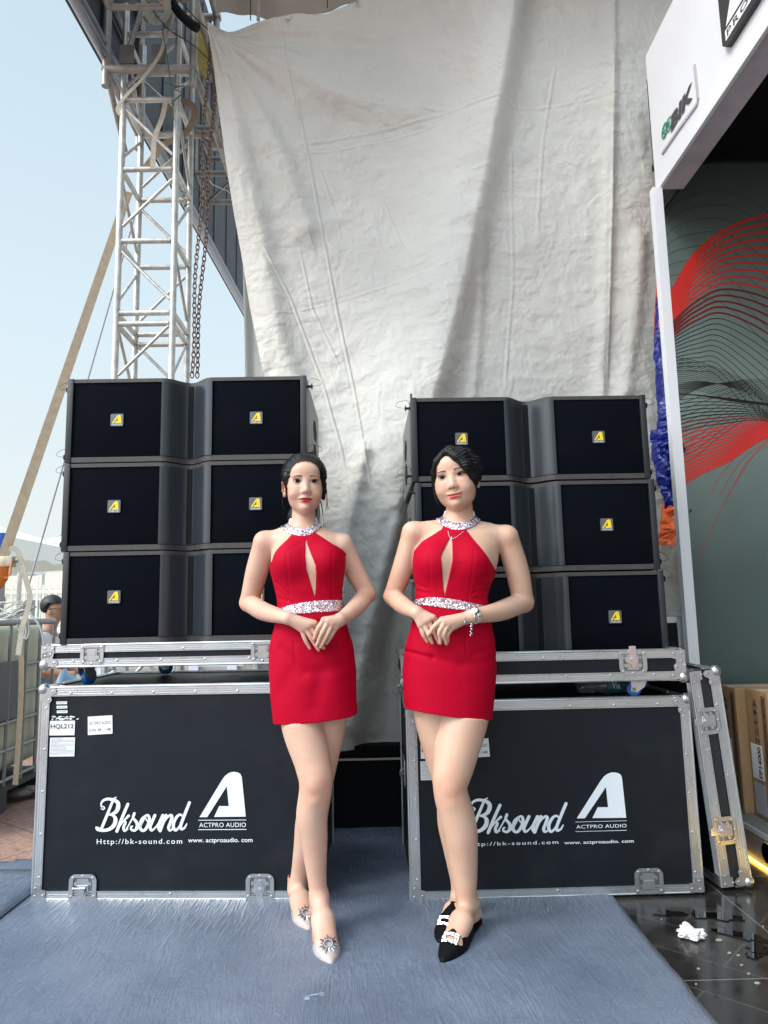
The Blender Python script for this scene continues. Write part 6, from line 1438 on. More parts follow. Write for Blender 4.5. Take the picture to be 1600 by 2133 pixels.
def face_parts(par, frame, hp, origin, smile=0.0, lipcol=(.45, .03, .05), wing=.004, lid=1.0, mouth=.0255, brow=(.05, .03, .024)):
    """eyes, brows, lips laid on the modelled face"""
    o, R, sc = frame
    ts = np.linspace(-.135, -.03, 90)
    def surf(x, z):
        x, z = np.atleast_1d(x).astype(float), np.atleast_1d(z).astype(float)
        P = np.stack([np.repeat(x, 90), np.tile(ts, len(x)), np.repeat(z, 90)], 1); D = field(hp, P).reshape(len(x), 90)
        i = np.argmax(D < 0, 1); i = np.maximum(i, 1); a = D[np.arange(len(x)), i-1]; b_ = D[np.arange(len(x)), i]; return ts[i-1]+(ts[1]-ts[0])*a/(a-b_+1e-9)
    def W_(x, z, lift): y = surf(x, z)-lift; L_ = np.stack([x, y, z], 1)*sc; return L_@R.T+o-origin
    def patch(name, x, z, m, lift, c=None, rings=4):
        x, z = np.array(x, float), np.array(z, float); cx, cz = (x.mean(), z.mean()) if c is None else c; n = len(x); X, Z = [cx], [cz]
        for r in range(1, rings+1): X += list(cx+(x-cx)*r/rings); Z += list(cz+(z-cz)*r/rings)
        V_ = W_(np.array(X), np.array(Z), lift); F_ = [(0, 1+i, 1+(i+1) % n) for i in range(n)]
        for r in range(rings-1): F_ += [(1+r*n+i, 1+(r+1)*n+i, 1+(r+1)*n+(i+1) % n, 1+r*n+(i+1) % n) for i in range(n)]
        return obj(name, ([tuple(v) for v in V_], [], F_), m, par, True, 180)
    def band(name, x, z0, z1, m, lift):
        x, z0, z1 = map(lambda q: np.array(q, float), (x, z0, z1)); n = len(x); K_ = 8 if 'lip' in name else 3; rows = [z0+(z1-z0)*k_/(K_-1) for k_ in range(K_)]
        V_ = np.concatenate([W_(x, z, lift) for z in rows]); F_ = [(r*n+i, r*n+i+1, (r+1)*n+i+1, (r+1)*n+i) for r in range(K_-1) for i in range(n-1)]
        return obj(name, ([tuple(v) for v in V_], [], F_), m, par, True, 180)
    for s in (-1, 1):
        u = np.linspace(-1, 1, 15); ex = s*.0315+u*.0150
        up = .0064*lid*(1-np.abs(u)**2.2)+.0008*(u*s) ; lo_ = -.0040*lid*(1-np.abs(u)**2.0)+.0008*(u*s)
        e = patch('eye', np.concatenate([ex, ex[::-1][1:-1]]), np.concatenate([up, lo_[::-1][1:-1]]), SCL, .0006)
        a = np.linspace(0, 2*PI, 25)[:-1]; ix = s*.0315+.0002+.0080*np.cos(a); iz = .0006+.0080*np.sin(a)
        uu = (ix-s*.0315)/.0150; iz = np.minimum(np.maximum(iz, -.0040*lid*(1-np.abs(uu)**2)+.0008*uu*s), .0064*lid*(1-np.abs(uu)**2.2)+.0008*uu*s)
        patch('iris', ix, iz, IRIS, .0010, (s*.0315, .0006))
        gl = np.linspace(0, 2*PI, 9)[:-1]; 0 and patch('eye_glint', s*.0315-.0018+.0005*np.cos(gl), .0022+.0005*np.sin(gl), mat('glint_white', (.9, .9, .9), .1), .0013, rings=1)
        u2 = np.linspace(-1.02, 1.02+0*s, 17); out = (u2*s > .6)
        x2 = s*.0315+u2*.0154+s*np.clip(u2*s-.85, 0, 1)*wing*3; zc = .0064*lid*(1-np.abs(np.clip(u2, -1, 1))**2.2)+.0008*(u2*s)+np.clip(u2*s-.8, 0, 1)*.008
        wd = .0030+.0020*np.clip(u2*s+.3, 0, 1); wd = np.where(u2*s > .95, .0005, wd)
        band('eyelash', x2, zc-.0002, zc+wd, LASH, .0012)
        band('eyelid_crease', x2*1.0, zc+.0030, zc+.0036, mat('lid_crease_tone', (.26, .13, .09), .6), .0004)
        band('lower_lash', ex, lo_-.0009, lo_+.0001, mat('lower_lash_tone', (.12, .06, .05), .6), .0009)
        ub = np.linspace(-1, 1, 13); xb = s*.0335+ub*.0195; ar = ub*s; zb_ = .0192+.0024*(1-(ar-.15)**2)-.0010*ar; tb_ = .0068*(1-.75*np.clip(ar, 0, 1)**1.5)*(.55+.45*np.clip(ar+1.5, 0, 1))
        band('eyebrow', xb, zb_-tb_/2, zb_+tb_/2, mat('brow_%d' % int(brow[0]*1000), brow, .8), .0007)
        patch('nostril', s*.0062+.0032*np.cos(a), -.0468+.0014*np.sin(a), mat('nostril_dark', (.10, .03, .02), .8), .0006, rings=2)
    u = np.linspace(-1, 1, 25); hw = mouth; x = u*hw; cen = -.0690+smile*.0120*np.abs(u)**2.0-smile*.002-.0*u
    LM = mat('lip_colour_%d' % int(lipcol[1]*1000), lipcol, .42, spec=.4)
    top = cen+(.0074-.0022*smile)*(1-np.abs(u)**1.5)*(1-.22*np.exp(-(u/.13)**2)); bot = cen-.0112*(1-np.abs(u)**2.1)
    band('upper_lip', x, cen-.0002, top, LM, .0011); band('lower_lip', x, bot, cen+.0002, LM, .0011)
    band('mouth_line', u*(hw+.002), cen-.0005*(1-u*u)-.0002, cen+.0004*(1-u*u)+.0002, mat('mouth_line_dark', (.06, .008, .01), .6), .0019)
def strands(par, curves, r, m=HAIR, name='hair_strands'):
    b = NB()
    for c in curves: sp = smoothpts(c, 4) if len(c) < 8 else c; n = len(sp); tube(b, sp, [r*(.4+.6*math.sin(PI*min(1, (i+.5)/n*1.2+.05)) if False else r*(1-.75*i/n)) if False else r*(1-.7*i/n) for i in range(n)], 4, False)
    return obj(name, b, m, par, True, 180)
def hand(wr, kn, fingers, thumb, palmY=.010, r=1.0):
    wr = V3(wr); p = []
    for k_ in kn:
        k_ = V3(k_); p.append(cone(wr, k_, .0150*r, .0098*r, .012)); p.append(cone(wr+(0, palmY, 0), k_+(0, palmY*.8, 0), .0140*r, .0085*r, .012))
    for i, f in enumerate(fingers):
        rr = [.0092, .0084, .0077, .0060] if i < 3 else [.0082, .0074, .0067, .0052]
        pts = [V3(q) for q in f]
        if len(pts) == 3: m_ = pts[1]; pts = [pts[0], m_, m_+(pts[2]-m_)*.52+V3((0, .001, 0)), pts[2]]
        p.append(limb(pts, [q*r for q in rr], .003, 4))
    if thumb: t_ = [V3(q) for q in thumb]; p.append(limb(t_, [.012*r, .0100*r, .0080*r][:len(t_)], .006, 4))
    return p
def foot(ank, heel, ball, toe, w=.034):
    ank, heel, ball, toe = map(V3, (ank, heel, ball, toe)); f = toe-heel; f[2] = 0; f /= np.linalg.norm(f); s = np.array([-f[1], f[0], 0])
    p = [cone(ank, heel, .031, .027, .025), cone(ank+f*.010, (ank+ball)/2+V3((0, 0, .010)), .031, .029, .022)]
    for k_ in (-1, 0, 1):
        p.append(cone((ank+ball)/2+s*k_*.012+V3((0, 0, .004)), ball+s*k_*w*.55, .028, .018, .02)); p.append(cone(ball+s*k_*w*.55, toe-f*.035+s*k_*.010, .017, .010, .012))
    p.append(cone(heel, ball, .024, .018, .02)); return p
def shoe(par, org, heel, ball, toe, m, hh, style, label=None):
    heel, ball, toe = V3(heel), V3(ball), V3(toe); f = toe-heel; f[2] = 0; Ln = np.linalg.norm(f); f /= Ln; s = np.array([-f[1], f[0], 0]); base = heel.copy(); base[2] = 0
    root = link(bpy.data.objects.new('shoe', None)); root.location = base-org; root.parent = par
    if label: root['label'] = label
    def W_(t, u, z): return tuple(f*(t*Ln)+s*u+V3((0, 0, z)))
    wid = lambda t: np.interp(t, [-.14, -.09, 0, .25, .45, .62, .75, .88, .97, 1.0], [.006, .022, .029, .026, .034, .043, .040, .026, .010, .004])
    zb_ = lambda t: np.interp(t, [-.14, 0, .2, .45, .6, 1], [hh, hh, hh*.72, hh*.2, .006, .006])
    # sole
    b = NB(); T_ = np.linspace(-.12, 1, 30); rows = []
    for t in T_: w_ = wid(t); z = zb_(t); rows.append([b.verts.new(W_(t, -w_, z)), b.verts.new(W_(t, w_, z)), b.verts.new(W_(t, w_, z-.005)), b.verts.new(W_(t, -w_, z-.005))])
    for i in range(len(T_)-1):
        for j in range(4): b.faces.new((rows[i][j], rows[i][(j+1) % 4], rows[i+1][(j+1) % 4], rows[i+1][j]))
    b.faces.new(rows[0]); b.faces.new(rows[-1][::-1])
    if style == 'clear':
        for sd_ in (-1, 1): tube(b, [W_(t, sd_*(wid(t)+.0005), zb_(t)+.001) for t in np.linspace(-.1, 1, 30)], .0030, 6)
    obj('sole', b, SILV if style == 'clear' else m, root, True, 40)
    b = NB()
    if style == 'clear': tube(b, [W_(-.02, 0, hh-.004), W_(-.0, 0, .0)], [.017, .0075], 12)
    else: prism_pts = [W_(t, u, 0) for t, u in ((-.12, -.02), (-.12, .02), (.12, .024), (.12, -.024))]; vs = [b.verts.new(q) for q in prism_pts]; vt = [b.verts.new((q[0], q[1], hh-.004)) for q in prism_pts]; b.faces.new(vs); b.faces.new(vt[::-1]); [b.faces.new((vs[i], vs[(i+1) % 4], vt[(i+1) % 4], vt[i])) for i in range(4)]
    obj('shoe_heel', b, mat('clear_heel', (.5, .5, .5), .1, .3) if style == 'clear' else m, root, True, 40)
    # upper over the toes
    b = NB(); t0 = .56 if style == 'clear' else .42; T_ = np.linspace(t0, 1, 22); rows = []; K = 17
    for i, t in enumerate(T_):
        w_ = wid(t)+.0015; h_ = np.interp(t, [.40, .6, .75, .9, 1], [.080 if style == 'mule' else .062, .062 if style == 'mule' else .050, .040, .022, .010]); z = zb_(t); row = []
        for j in range(K):
            a = PI*j/(K-1); u = -math.cos(a); v = math.sin(a)**.8; tt = t-(0 if i else 0)+(.0)
            # throat dips in the middle
            if i < 6: tt = t-(.16 if style == 'mule' else .10)*(abs(u)**2.5)*(1-i/6)
            ww = wid(tt)+.0015; row.append(b.verts.new(W_(tt, u*ww, zb_(tt)+v*h_)))
        rows.append(row)
    for i in range(len(T_)-1):
        for j in range(K-1): b.faces.new((rows[i][j], rows[i+1][j], rows[i+1][j+1], rows[i][j+1]))
    b.faces.new(rows[-1]); up = obj('shoe_upper', b, m, root, True, 180); md = up.modifiers.new('thickness', 'SOLIDIFY'); md.thickness = .0015; md.offset = 1
    if style == 'clear':
        b = NB(); ribbon(b, [W_(t0-.10, -wid(t0-.1)-.001, zb_(t0-.1)+.01)]+[W_(t, -wid(t)-.002, zb_(t)+.030+(-.1-t+.1)*0) for t in (.3, .1)]+[W_(-.12, -.016, hh+.045), W_(-.16, 0, hh+.048), W_(-.12, .016, hh+.045)]+[W_(t, wid(t)+.002, zb_(t)+.030) for t in (.1, .3)]+[W_(t0-.10, wid(t0-.1)+.001, zb_(t0-.1)+.01)], .008, (0, 0, 1), .0015) if False else tube(b, smoothpts([W_(t0-.08, -wid(t0-.1)-.002, zb_(t0-.1)+.012), W_(.2, -.031, hh*.7+.030), W_(-.08, -.024, hh+.046), W_(-.16, 0, hh+.048), W_(-.08, .024, hh+.046), W_(.2, .031, hh*.7+.030), W_(t0-.08, wid(t0-.1)+.002, zb_(t0-.1)+.012)], 6), .0035, 6, flat=.5)
        obj('slingback_strap', b, mat('coral_strap', (.55, .22, .15), .35), root, True)
        b = NB(); c = V3(W_(.79, 0, zb_(.79)+.040)); nrm = V3((0, 0, 1))*.85+f*.5; nrm /= np.linalg.norm(nrm); a1_ = s; a2_ = np.cross(nrm, s)
        for k_ in range(18):
            an = 2*PI*k_/18; d = a1_*math.cos(an)+a2_*math.sin(an); sphere(b, tuple(c+d*.0140+nrm*.002), .0030, 6, 5)
        for k_ in range(14):
            an = 2*PI*(k_+.5)/14; d = a1_*math.cos(an)+a2_*math.sin(an); ln = .012 if k_ % 2 else .007; tube(b, [c+d*.017, c+d*(.018+ln*1.2)], [.0042, .0018], 5)
        obj('crystal_brooch', b, CRYS, root, True, 30)
    else:
        b = NB(); c = V3(W_(.745, 0, zb_(.745)+.0480)); nrm = V3((0, 0, 1))*.88+f*.45; nrm /= np.linalg.norm(nrm); a1_ = s; a2_ = np.cross(nrm, s); rg = np.random.default_rng(3)
        for u in np.linspace(-1, 1, 9):
            for v in np.linspace(-1, 1, 6):
                if abs(u) < .55 and abs(v) < .5: continue
                q = c+a1_*u*.025+a2_*v*.0160+nrm*(.002-abs(u)*.007); sphere(b, tuple(q+rg.normal(0, .0006, 3)), rg.uniform(.0030, .0046), 6, 5)
        obj('crystal_buckle', b, CRYS, root, True, 25)
    return root

def build_woman(spec):
    sp = spec; Y0 = sp['Y']; J = lambda q: atY(q[0], q[1], q[2]); px2m = Y0/1480.0
    org = V3((J((sp['cx'], 1400, Y0))[0], Y0, 0)); t = thing('person', sp['label'], 'person', tuple(org))
    rows = []
    for y, xl_, xr_, bf, bb, dy in sp['torso']:
        a_, c_ = atY(xl_, y, Y0+dy), atY(xr_, y, Y0+dy); rows.append(((a_[2]+c_[2])/2, (a_[0]+c_[0])/2, Y0+dy, (c_[0]-a_[0])/2, bf, bb))
    srows = []
    for y, xl_, xr_, bf, bb in sp['skirt']:
        a_, c_ = atY(xl_, y, Y0), atY(xr_, y, Y0); srows.append(((a_[2]+c_[2])/2, (a_[0]+c_[0])/2, Y0+.004, (c_[0]-a_[0])/2, bf, bb))
    srows.append((srows[-1][0]-.04,)+srows[-1][1:])
    outer, inner = loft(srows, n=2.15, warp=sp['warp']).f, loft(srows, n=2.15, grow=-.006, warp=sp['warp']).f
    (hx0, hy0), (hx1, hy1) = sp['hem']; h0, h1 = atY(hx0, hy0, Y0-.06), atY(hx1, hy1, Y0-.06)
    zwl = srows[0][0]-.012
    clip = Prim(lambda P: np.maximum(np.maximum(-(outer(P)+.009), (h0[2]+(h1[2]-h0[2])*(P[:, 0]-h0[0])/(h1[0]-h0[0]))+.004-P[:, 2]), P[:, 2]-zwl), .002, sub=True)
    core = [loft(rows, .02)]
    nb = J((*sp['neckbase'], Y0+.012)); o = J((*sp['head'], Y0+sp['hdy'])); R = rotz(R_(sp['yaw']))@rotx(R_(sp['pitch']))@roty(R_(sp['roll'])); sc = sp['scale']; frame = (o, R, sc)
    core.append(cone(nb-V3((0, 0, .03)), (V3((0, .026, -.050))*sc)@R.T+o, .052*sp['neckr'], .0445*sp['neckr'], .03))
    for sh_, r in zip(sp['sh'], sp['shr']):
        s3 = J(sh_); core += [cone(nb+V3((0, .01, -.012)), s3, .036, r*.80, .03), cone(nb+V3((0, -.012, -.030)), s3+V3((0, -.008, -.012)), .016, r*.68, .03)]
    for bu in sp['bust']: core.append(ell(J(bu), sp['bustr'], .05))
    body = Solid(); body.add(core+[clip], .01)
    hp = head_prims(sp['jaw'], sp['cheek'], sp['smile']); body.add(hp, .012, frame)
    for arm in sp['arms']: pts = [J(q[:3]) for q in arm]; body.add([limb(pts[:3], [q[3] for q in arm[:3]])], .016); body.add([limb(pts[2:], [q[3] for q in arm[2:]])], .008)
    for hd in sp['hands']: body.add(hand(J(hd[0]), [J(q) for q in hd[1]], [[J(q) for q in f] for f in hd[2]], [J(q) for q in hd[3]], r=sp.get('handr', 1)), .010)
    for lg in sp['legs']: pts = [J(q[:3]) for q in lg]; body.add([limb(pts, [q[3] for q in lg])]+[ell(V3(pts[3])+V3((0, -.030, .008)), (.027, .026, .030), .018), ell(V3(pts[3])+V3((0, -.030, -.042)), (.014, .018, .018), .020), clip], .004)
    feet = []
    for ft in sp['feet']:
        ank = J(ft[0]); toe = atZ(*ft[1], .012); d = (toe-ank)*V3((1, 1, 0)); L_ = np.linalg.norm(d); d /= L_
        heel = V3((ank[0], ank[1], 0))-d*.028+V3((0, 0, ft[2]+.028)); ball = V3((toe[0], toe[1], 0))-d*.085+V3((0, 0, .026)); tt = V3((toe[0], toe[1], 0))+V3((0, 0, .014)); feet.append((heel, ball, tt))
        body.add(foot(ank, heel, ball, tt), .02)
    zc_ = J((sp['cx'], sp['cutpx'], Y0))[2]
    lo, hi = org+V3((-.50, -.42, -.01)), org+V3((.52, .45, zc_+.012))
    lo[0] = atY(sp['span'][0], 1250, Y0)[0]-.03; hi[0] = atY(sp['span'][1], 1250, Y0)[0]+.03
    skm = sp['skin']
    # body below the collar at 3 mm, head and neck finer, one mesh
    Vb, Fb = mesh_solid(body, lo, (hi[0], hi[1], zc_+.060), .003)
    hlo = (o[0]-.14, o[1]-.17, zc_-.018); hhi = (o[0]+.14, o[1]+.17, o[2]+.16)
    Vh, Fh = mesh_solid(lambda P, n=None: np.maximum(body(P, n), 0*P[:, 0]-9), hlo, hhi, .0018)
    inb = lambda c, e: (c[:, 2] > zc_-e) & (np.abs(c[:, 0]-o[0]) < .118+e)
    kb = ~inb(Vb[Fb].mean(1), 0); kh = inb(Vh[Fh].mean(1), .001)
    Vall = np.concatenate([Vb, Vh]); Fall = np.concatenate([Fb[kb], Fh[kh]+len(Vb)])
    used = np.unique(Fall); remap = np.full(len(Vall), -1); remap[used] = np.arange(len(used)); Vall = Vall[used]-org; Fall = remap[Fall]
    me = bpy.data.meshes.new('body'); me.vertices.add(len(Vall)); me.vertices.foreach_set('co', Vall.astype(np.float32).ravel()); me.loops.add(len(Fall)*4); me.loops.foreach_set('vertex_index', Fall.ravel().astype(np.int32)); me.polygons.add(len(Fall)); me.polygons.foreach_set('loop_start', np.arange(0, len(Fall)*4, 4, dtype=np.int32)); me.update(calc_edges=True); me.validate()
    me.polygons.foreach_set('use_smooth', [True]*len(me.polygons)); me.materials.append(skm)
    spots = [(J(lg[3][:3])+V3((0, -.05, 0)), .055, .50) for lg in sp['legs']]+[(J(a_[2][:3])+V3((0, -.02, -.01)), .045, .35) for a_ in sp['arms']]
    for hd in sp['hands']: spots += [(J(q), .011, .45) for q in hd[1]]+[(J(f[-1]), .013, .55) for f in hd[2]]+[(J(f[1]), .009, .35) for f in hd[2]]
    loc = lambda p: (V3(p)*sc)@R.T+o
    spots += [(loc((s_*.043, -.075, -.030)), .026, .42) for s_ in (-1, 1)]+[(loc((0, -.112, -.038)), .011, .30), (loc((0, -.09, -.098)), .018, .22), (loc((s_*0+.031, -.085, .014)), .014, .30), (loc((-.031, -.085, .014)), .014, .30)] if False else [(loc((s_*.043, -.075, -.030)), .026, .42) for s_ in (-1, 1)]+[(loc((0, -.112, -.038)), .011, .30), (loc((0, -.09, -.098)), .018, .22), (loc((.031, -.085, .014)), .014, .28), (loc((-.031, -.085, .014)), .014, .28), (loc((.082, .01, -.012)), .03, .5), (loc((-.082, .01, -.012)), .03, .5)]
    spots += [(ank_, .05, .30) for ank_ in [f_[1]+V3((0, 0, .03)) for f_ in feet]]
    fl_ = np.zeros(len(Vall)); Wv = Vall+org
    for c_, r_, a_ in spots: fl_ = np.maximum(fl_, a_*np.exp(-((Wv-c_)**2).sum(1)/(r_*r_)))
    at_ = me.attributes.new('flush', 'FLOAT', 'POINT'); at_.data.foreach_set('value', fl_.astype(np.float32)); bo = link(bpy.data.objects.new('body', me)); bo.parent = t
    face_parts(t, frame, hp, org, sp['smile'], sp['lip'], sp['wing'], sp['lid'], sp['mouth'], sp['brow'])
    # dress: bodice, skirt, waistband, collar
    coreS = Solid().add(core, .01)
    pol = lambda pts, dy=-.08: [(atY(x, y, Y0+dy)[0], atY(x, y, Y0+dy)[2]) for x, y in pts]
    bp, kp, wp = pol(sp['bodice']), pol(sp['keyhole']), pol(sp['band'])
    bpb = pol(sp['bodice_back'], 0)
    def fbod(P, n=None):
        d = coreS(P, n)-.0048
        for (x0, y0, x1, y1, a_, wd_) in sp['folds']:
            p0, p1 = atY(x0, y0, Y0-.08), atY(x1, y1, Y0-.08); ex, ez = p1[0]-p0[0], p1[2]-p0[2]; t_ = np.clip(((P[:, 0]-p0[0])*ex+(P[:, 2]-p0[2])*ez)/(ex*ex+ez*ez), 0, 1); d = d+a_*np.exp(-((P[:, 0]-p0[0]-t_*ex)**2+(P[:, 2]-p0[2]-t_*ez)**2)/(wd_*wd_))
        d = d+0*P[:, 0]; x, z = P[:, 0], P[:, 2]; m_ = d < .02; c = np.full(len(P), .02)
        if m_.any():
            q = np.where(P[m_, 1] < Y0+.01, polysd(x[m_], z[m_], bp), polysd(x[m_], z[m_], bpb)); q = np.maximum(q, np.where(P[m_, 1] < Y0, -polysd(x[m_], z[m_], kp), -.05)); c[m_] = q
        return np.maximum(np.maximum(d, -(coreS(P, n)+.004)), c)
    zt_w = J((sp['cx'], 1090, Y0))[2]
    br_ = solid_obj('bodice', fbod, (lo[0], org[1]-.2, J((sp['cx'], 1290, Y0))[2]), (hi[0], org[1]+.2, zt_w+.03), .0028, RED, t, org)
    def fband(P, n=None):
        d = coreS(P, n)-.0085; m_ = d < .02; c = np.full(len(P), .02); c[m_] = polysd(P[m_, 0], P[m_, 2], wp); return np.maximum(np.maximum(d, -(coreS(P, n)+.002)), c)
    solid_obj('sequin_waistband', fband, (lo[0]+.0, org[1]-.2, J((sp['cx'], 1300, Y0))[2]), (hi[0], org[1]+.2, J((sp['cx'], 1225, Y0))[2]), .0028, SEQ, t, org)
    cmid = pol(sp['collar'][0], -.045); hw_ = sp['collar'][1]; cxx = (cmid[0][0]+cmid[-1][0])/2; cz = (cmid[0][1]+cmid[-1][1])/2; wx_ = abs(cmid[-1][0]-cmid[0][0])/2
    bodyN = Solid().add(core, .01)
    def fcol(P, n=None):
        d = bodyN(P, n)-.0058; D_, _ = polydist(P[:, 0], P[:, 2], cmid); yy = P[:, 1]-(Y0+.012)
        q = np.where(yy < 0, D_, np.abs(P[:, 2]-(cz+.25*yy)))-hw_
        return np.maximum(np.maximum(d, -(bodyN(P, n)+.003)), np.maximum(q, np.abs(P[:, 0]-cxx)-wx_-.012))
    solid_obj('sequin_collar', fcol, (cxx-.12, org[1]-.16, cz-.10), (cxx+.12, org[1]+.18, cz+.09), .0025, SEQ, t, org)
    slits = sp['slits']
    def fsk(P, n=None):
        d = outer(P); hem = (h0[2]+(h1[2]-h0[2])*(P[:, 0]-h0[0])/(h1[0]-h0[0]))-P[:, 2]
        top = P[:, 2]-srows[0][0]; d = np.maximum(np.maximum(d, hem), top)
        return np.maximum(d, -np.maximum(inner(P), -(srows[0][0]-.03-P[:, 2]) if False else P[:, 2]-(srows[0][0]-.02)))
    solid_obj('skirt', fsk, (lo[0], org[1]-.25, h1[2]-.05), (hi[0], org[1]+.25, srows[0][0]+.01), .003, RED, t, org)
    for (heel, ball, tt) in feet: shoe(t, org, heel, ball, tt, sp['shoemat'], sp['hh'], sp['shoe'])
    return t, org, frame, hp, body

CLEAR = mat('clear_shoe_vinyl', (.72, .62, .60), .10, spec=.6)
_tr = N(CLEAR, 'ShaderNodeBsdfTransparent'); _mx = N(CLEAR, 'ShaderNodeMixShader'); _mx.inputs[0].default_value = .42; _out = [n for n in CLEAR.node_tree.nodes if n.type == 'OUTPUT_MATERIAL'][0]
L(CLEAR, _tr.outputs[0], _mx.inputs[1]); L(CLEAR, B(CLEAR).outputs[0], _mx.inputs[2]); L(CLEAR, _mx.outputs[0], _out.inputs[0])
VELV = mat('black_velvet', (.003, .003, .004), .6, 0, spec=.15)

def warp1(P):
    x, z = P[:, 0], P[:, 2]; c = atY(650, 1400, 2.7)
    dx, dz = x-c[0], z-c[2]
    w = .0012*np.sin(dx*60+dz*18)*np.exp(-((dz+.02)/.10)**2)
    for (x0, y0, x1, y1, a, wd) in ((585, 1350, 635, 1402, .0045, .016), (635, 1402, 700, 1392, .003, .022), (613, 1338, 617, 1385, .0025, .006), (672, 1400, 655, 1470, .005, .030), (585, 1440, 610, 1400, .004, .03), (710, 1360, 735, 1420, .003, .03)):
        p0, p1 = atY(x0, y0, 2.62), atY(x1, y1, 2.62); ex, ez = p1[0]-p0[0], p1[2]-p0[2]; t = np.clip(((x-p0[0])*ex+(z-p0[2])*ez)/(ex*ex+ez*ez), 0, 1); d = np.hypot(x-p0[0]-t*ex, z-p0[2]-t*ez); w += a*np.exp(-(d/wd)**2)*(P[:, 1] < 2.7)
    return w
def warp2(P):
    x, z = P[:, 0], P[:, 2]; w = 0
    for (x0, y0, x1, y1, a, wd) in ((838, 1356, 900, 1370, .0065, .008), (900, 1370, 965, 1382, .0035, .012), (1038, 1350, 985, 1362, .004, .014), (1038, 1372, 960, 1384, .003, .018), (969, 1330, 971, 1358, .0022, .005), (892, 1320, 888, 1345, .0015, .005)):
        p0, p1 = atY(x0, y0, 2.58), atY(x1, y1, 2.58); ex, ez = p1[0]-p0[0], p1[2]-p0[2]; t = np.clip(((x-p0[0])*ex+(z-p0[2])*ez)/(ex*ex+ez*ez), 0, 1); d = np.hypot(x-p0[0]-t*ex, z-p0[2]-t*ez); w = w+a*np.exp(-(d/wd)**2)*(P[:, 1] < 2.68)
    return w
